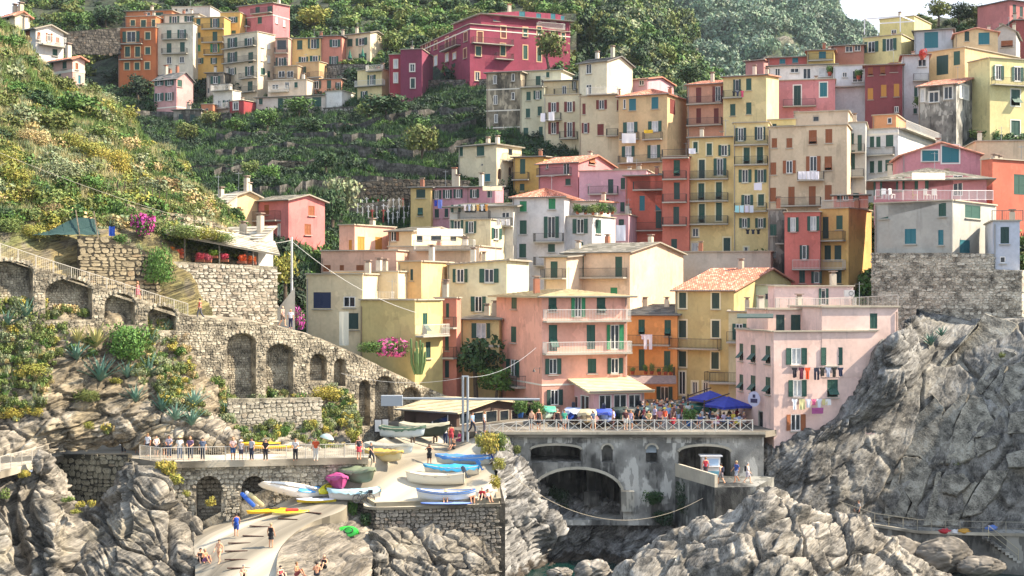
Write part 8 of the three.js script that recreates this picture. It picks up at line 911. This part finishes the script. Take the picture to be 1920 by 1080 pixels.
{ const pot = new THREE.LatheGeometry([[0.0, 0], [0.16, 0], [0.24, 0.36], [0.2, 0.36]].map(([x, y]) => new THREE.Vector2(x, y)), 10); [[1186, 702, 149.6], [1211, 702, 149.6], [1222, 702, 149.6], [1236, 703, 149.6], [1248, 703, 149.6], [1258, 703, 149.6]].forEach(([x, y, d], i) => { const o = thing('potted_plant', 'potted plant on the lower balcony of the orange house', 'potted plant', P(x, y, d), 0, 'potted plants on the orange balcony'); part('pot', pot, mat(0x9a4a34), o); const f = part('foliage', CR[i % 6], leafMat(i % 2 ? G.mid : G.grass), o, V(0, 0.3, 0)); f.scale.set(0.35, 0.4 + (i % 3) * 0.2, 0.35); stuffed(f); }); [[1083, 402, 172.6, 0.9], [1098, 402, 172.6, 0.8], [1112, 403, 172, 0.9], [1128, 402, 173, 1.0], [1140, 402, 174.6, 0.9], [1148, 402, 176, 0.7]].forEach(([x, y, d, s], i) => { const o = thing('potted_plant', 'bushy pot plant crowding the terrace of the white wing', 'potted plant', P(x, y, d), i, 'pot plants on the white wing terrace'); part('pot', pot, mat(0xa05a40), o); const f = part('foliage', CF[i % 4], leafMat([G.mid, G.deep, G.grass][i % 3]), o, V(0, 0.2, 0)); f.scale.set(s, s * 1.1, s); stuffed(f); }); [[1556, 142, 223, 'palm-like plant in a red pot on the white loggia terrace'], [1610, 149, 217, 'green pot plant behind the white railing'], [1729, 112, 212, 'red flowering pot on the pale blue house'], [976, 783, 124, 'large leafy plant in a blue pot by the pink corner house'], [1007, 786, 122.4, 'leafy tub at the corner of the pink house'], [1293, 799, 121, 'round green tub plant among the crowd']].forEach(([x, y, d, l], i) => { const o = thing('potted_plant', l, 'potted plant', P(x, y, d)); part('pot', pot, mat(i === 3 || i === 5 ? 0x2a5a9a : 0xa04a38), o).scale.setScalar(i > 2 ? 1.3 : 1.6); const f = part('foliage', CF[i % 4], leafMat(i === 2 ? 0xb83a30 : G.mid), o, V(0, 0.4, 0)); f.scale.set(0.8, 1.1, 0.8); stuffed(f); }); }
{ const cg = (() => { const mb = new MB(); mb.box(0, 0.42, 0, 0.5, 0.05, 0.5).box(0, 0.75, -0.24, 0.5, 0.6, 0.05); for (const x of [-0.22, 0.22]) for (const z of [-0.22, 0.22]) mb.box(x, 0.2, z, 0.05, 0.42, 0.05); return mb; })().geo(); [[1658, 372, 147.6], [1672, 372, 147.6], [1716, 373, 147.2], [1738, 373, 147], [1752, 373, 147], [1456, 252, 184], [1472, 252, 184]].forEach(([x, y, d], i) => { const o = solo('terrace_chair', cg, mat(i === 2 ? 0xb89a6a : 0xd8d6d2), i < 5 ? 'white plastic chair on the pavilion terrace' : 'white armchair on the small yellow roof terrace', 'chair', i < 5 ? 'chairs on the pavilion terrace' : 'armchairs on the yellow roof terrace'); o.position.copy(P(x, y, d)); o.rotation.y = i * 0.7; }); }
barRail('white bar railing round the pavilion terrace', [[1641, 375, 148], [1720, 376, 143], [1785, 377, 139.6], [1862, 376, 147]].map((a) => P(...a)), 0xc8c4c4, 2); barRail('iron railing of the little balcony beside the lavender house', [[1860, 415, 138], [1918, 415, 136.4]].map((a) => P(...a)), 0x4a4a46, 1); barRail('grey balustrade on the top terrace of the pink cliff house', [[1454, 582, 124], [1530, 582, 125], [1600, 580, 126], [1684, 576, 122.4]].map((a) => P(...a)), 0xa8a098, 1.4);
{ const o = thing('air_conditioner', 'white air conditioner on the top pink storey', 'air conditioner', P(1592, 550, 129)); new MB().box(0, 0, 0, 0.9, 0.6, 0.35).put('case', mat(0xc8c4be), o); const t = new THREE.TorusGeometry(0.2, 0.02, 5, 18); part('fan_guard', t, M.iron, o, V(0.15, 0, 0.19)); }
{ const s = thing('white_stair', 'white stone stair with handrail climbing to the flower house', 'stairs'), b = P(510, 608, 128.6); for (let i = 0; i < 12; i++) new MB().box(b.x + i * 0.16, b.y + i * 0.22, b.z - 0.6, 0.2, 0.24, 1.3).put('step', mat(0xb8b0a0, { t: 'plaster' }), s); const w = new MB(); w.quad(b.clone().add(V(-0.1, -1, 0.1)), b.clone().add(V(2.1, -1, 0.1)), b.clone().add(V(2.1, 3.4, 0.1)), b.clone().add(V(-0.1, 0.6, 0.1))); w.quad(b.clone().add(V(-0.1, -1, -0.05)), b.clone().add(V(2.1, -1, -0.05)), b.clone().add(V(2.1, 3.4, -0.05)), b.clone().add(V(-0.1, 0.6, -0.05))); w.quad(b.clone().add(V(2.1, 3.4, 0.1)), b.clone().add(V(-0.1, 0.6, 0.1)), b.clone().add(V(-0.1, 0.6, -0.05)), b.clone().add(V(2.1, 3.4, -0.05))); w.put('parapet', mat(0xc6bfb0, { t: 'plaster' }), s); }
[[1772, 996, 115.2, 0xb83038, 'red towel'], [1792, 998, 114.9, 0xd8d4d0, 'white towel'], [1808, 996, 114.6, 0xc8963c, 'orange bundle'], [1860, 990, 113.8, 0x5a78b8, 'blue folding chair cover']].forEach(([x, y, d, c, l]) => { const g = new THREE.SphereGeometry(0.5, 12, 8), p = g.attributes.position; for (let i = 0; i < p.count; i++) p.setXYZ(i, p.getX(i) * (1 + 0.3 * noise(i, x, 1)), p.getY(i) * 0.4 * (1 + 0.5 * noise(x, i * 0.7, 2)), p.getZ(i) * 0.8); g.computeVertexNormals(); const o = solo('beach_bundle', g, mat(c, { t: 'cloth' }), 'crumpled ' + l + ' left on the footpath below the cliff', 'beach things'); o.position.copy(P(x, y, d)); });
renderer.render(scene, camera);
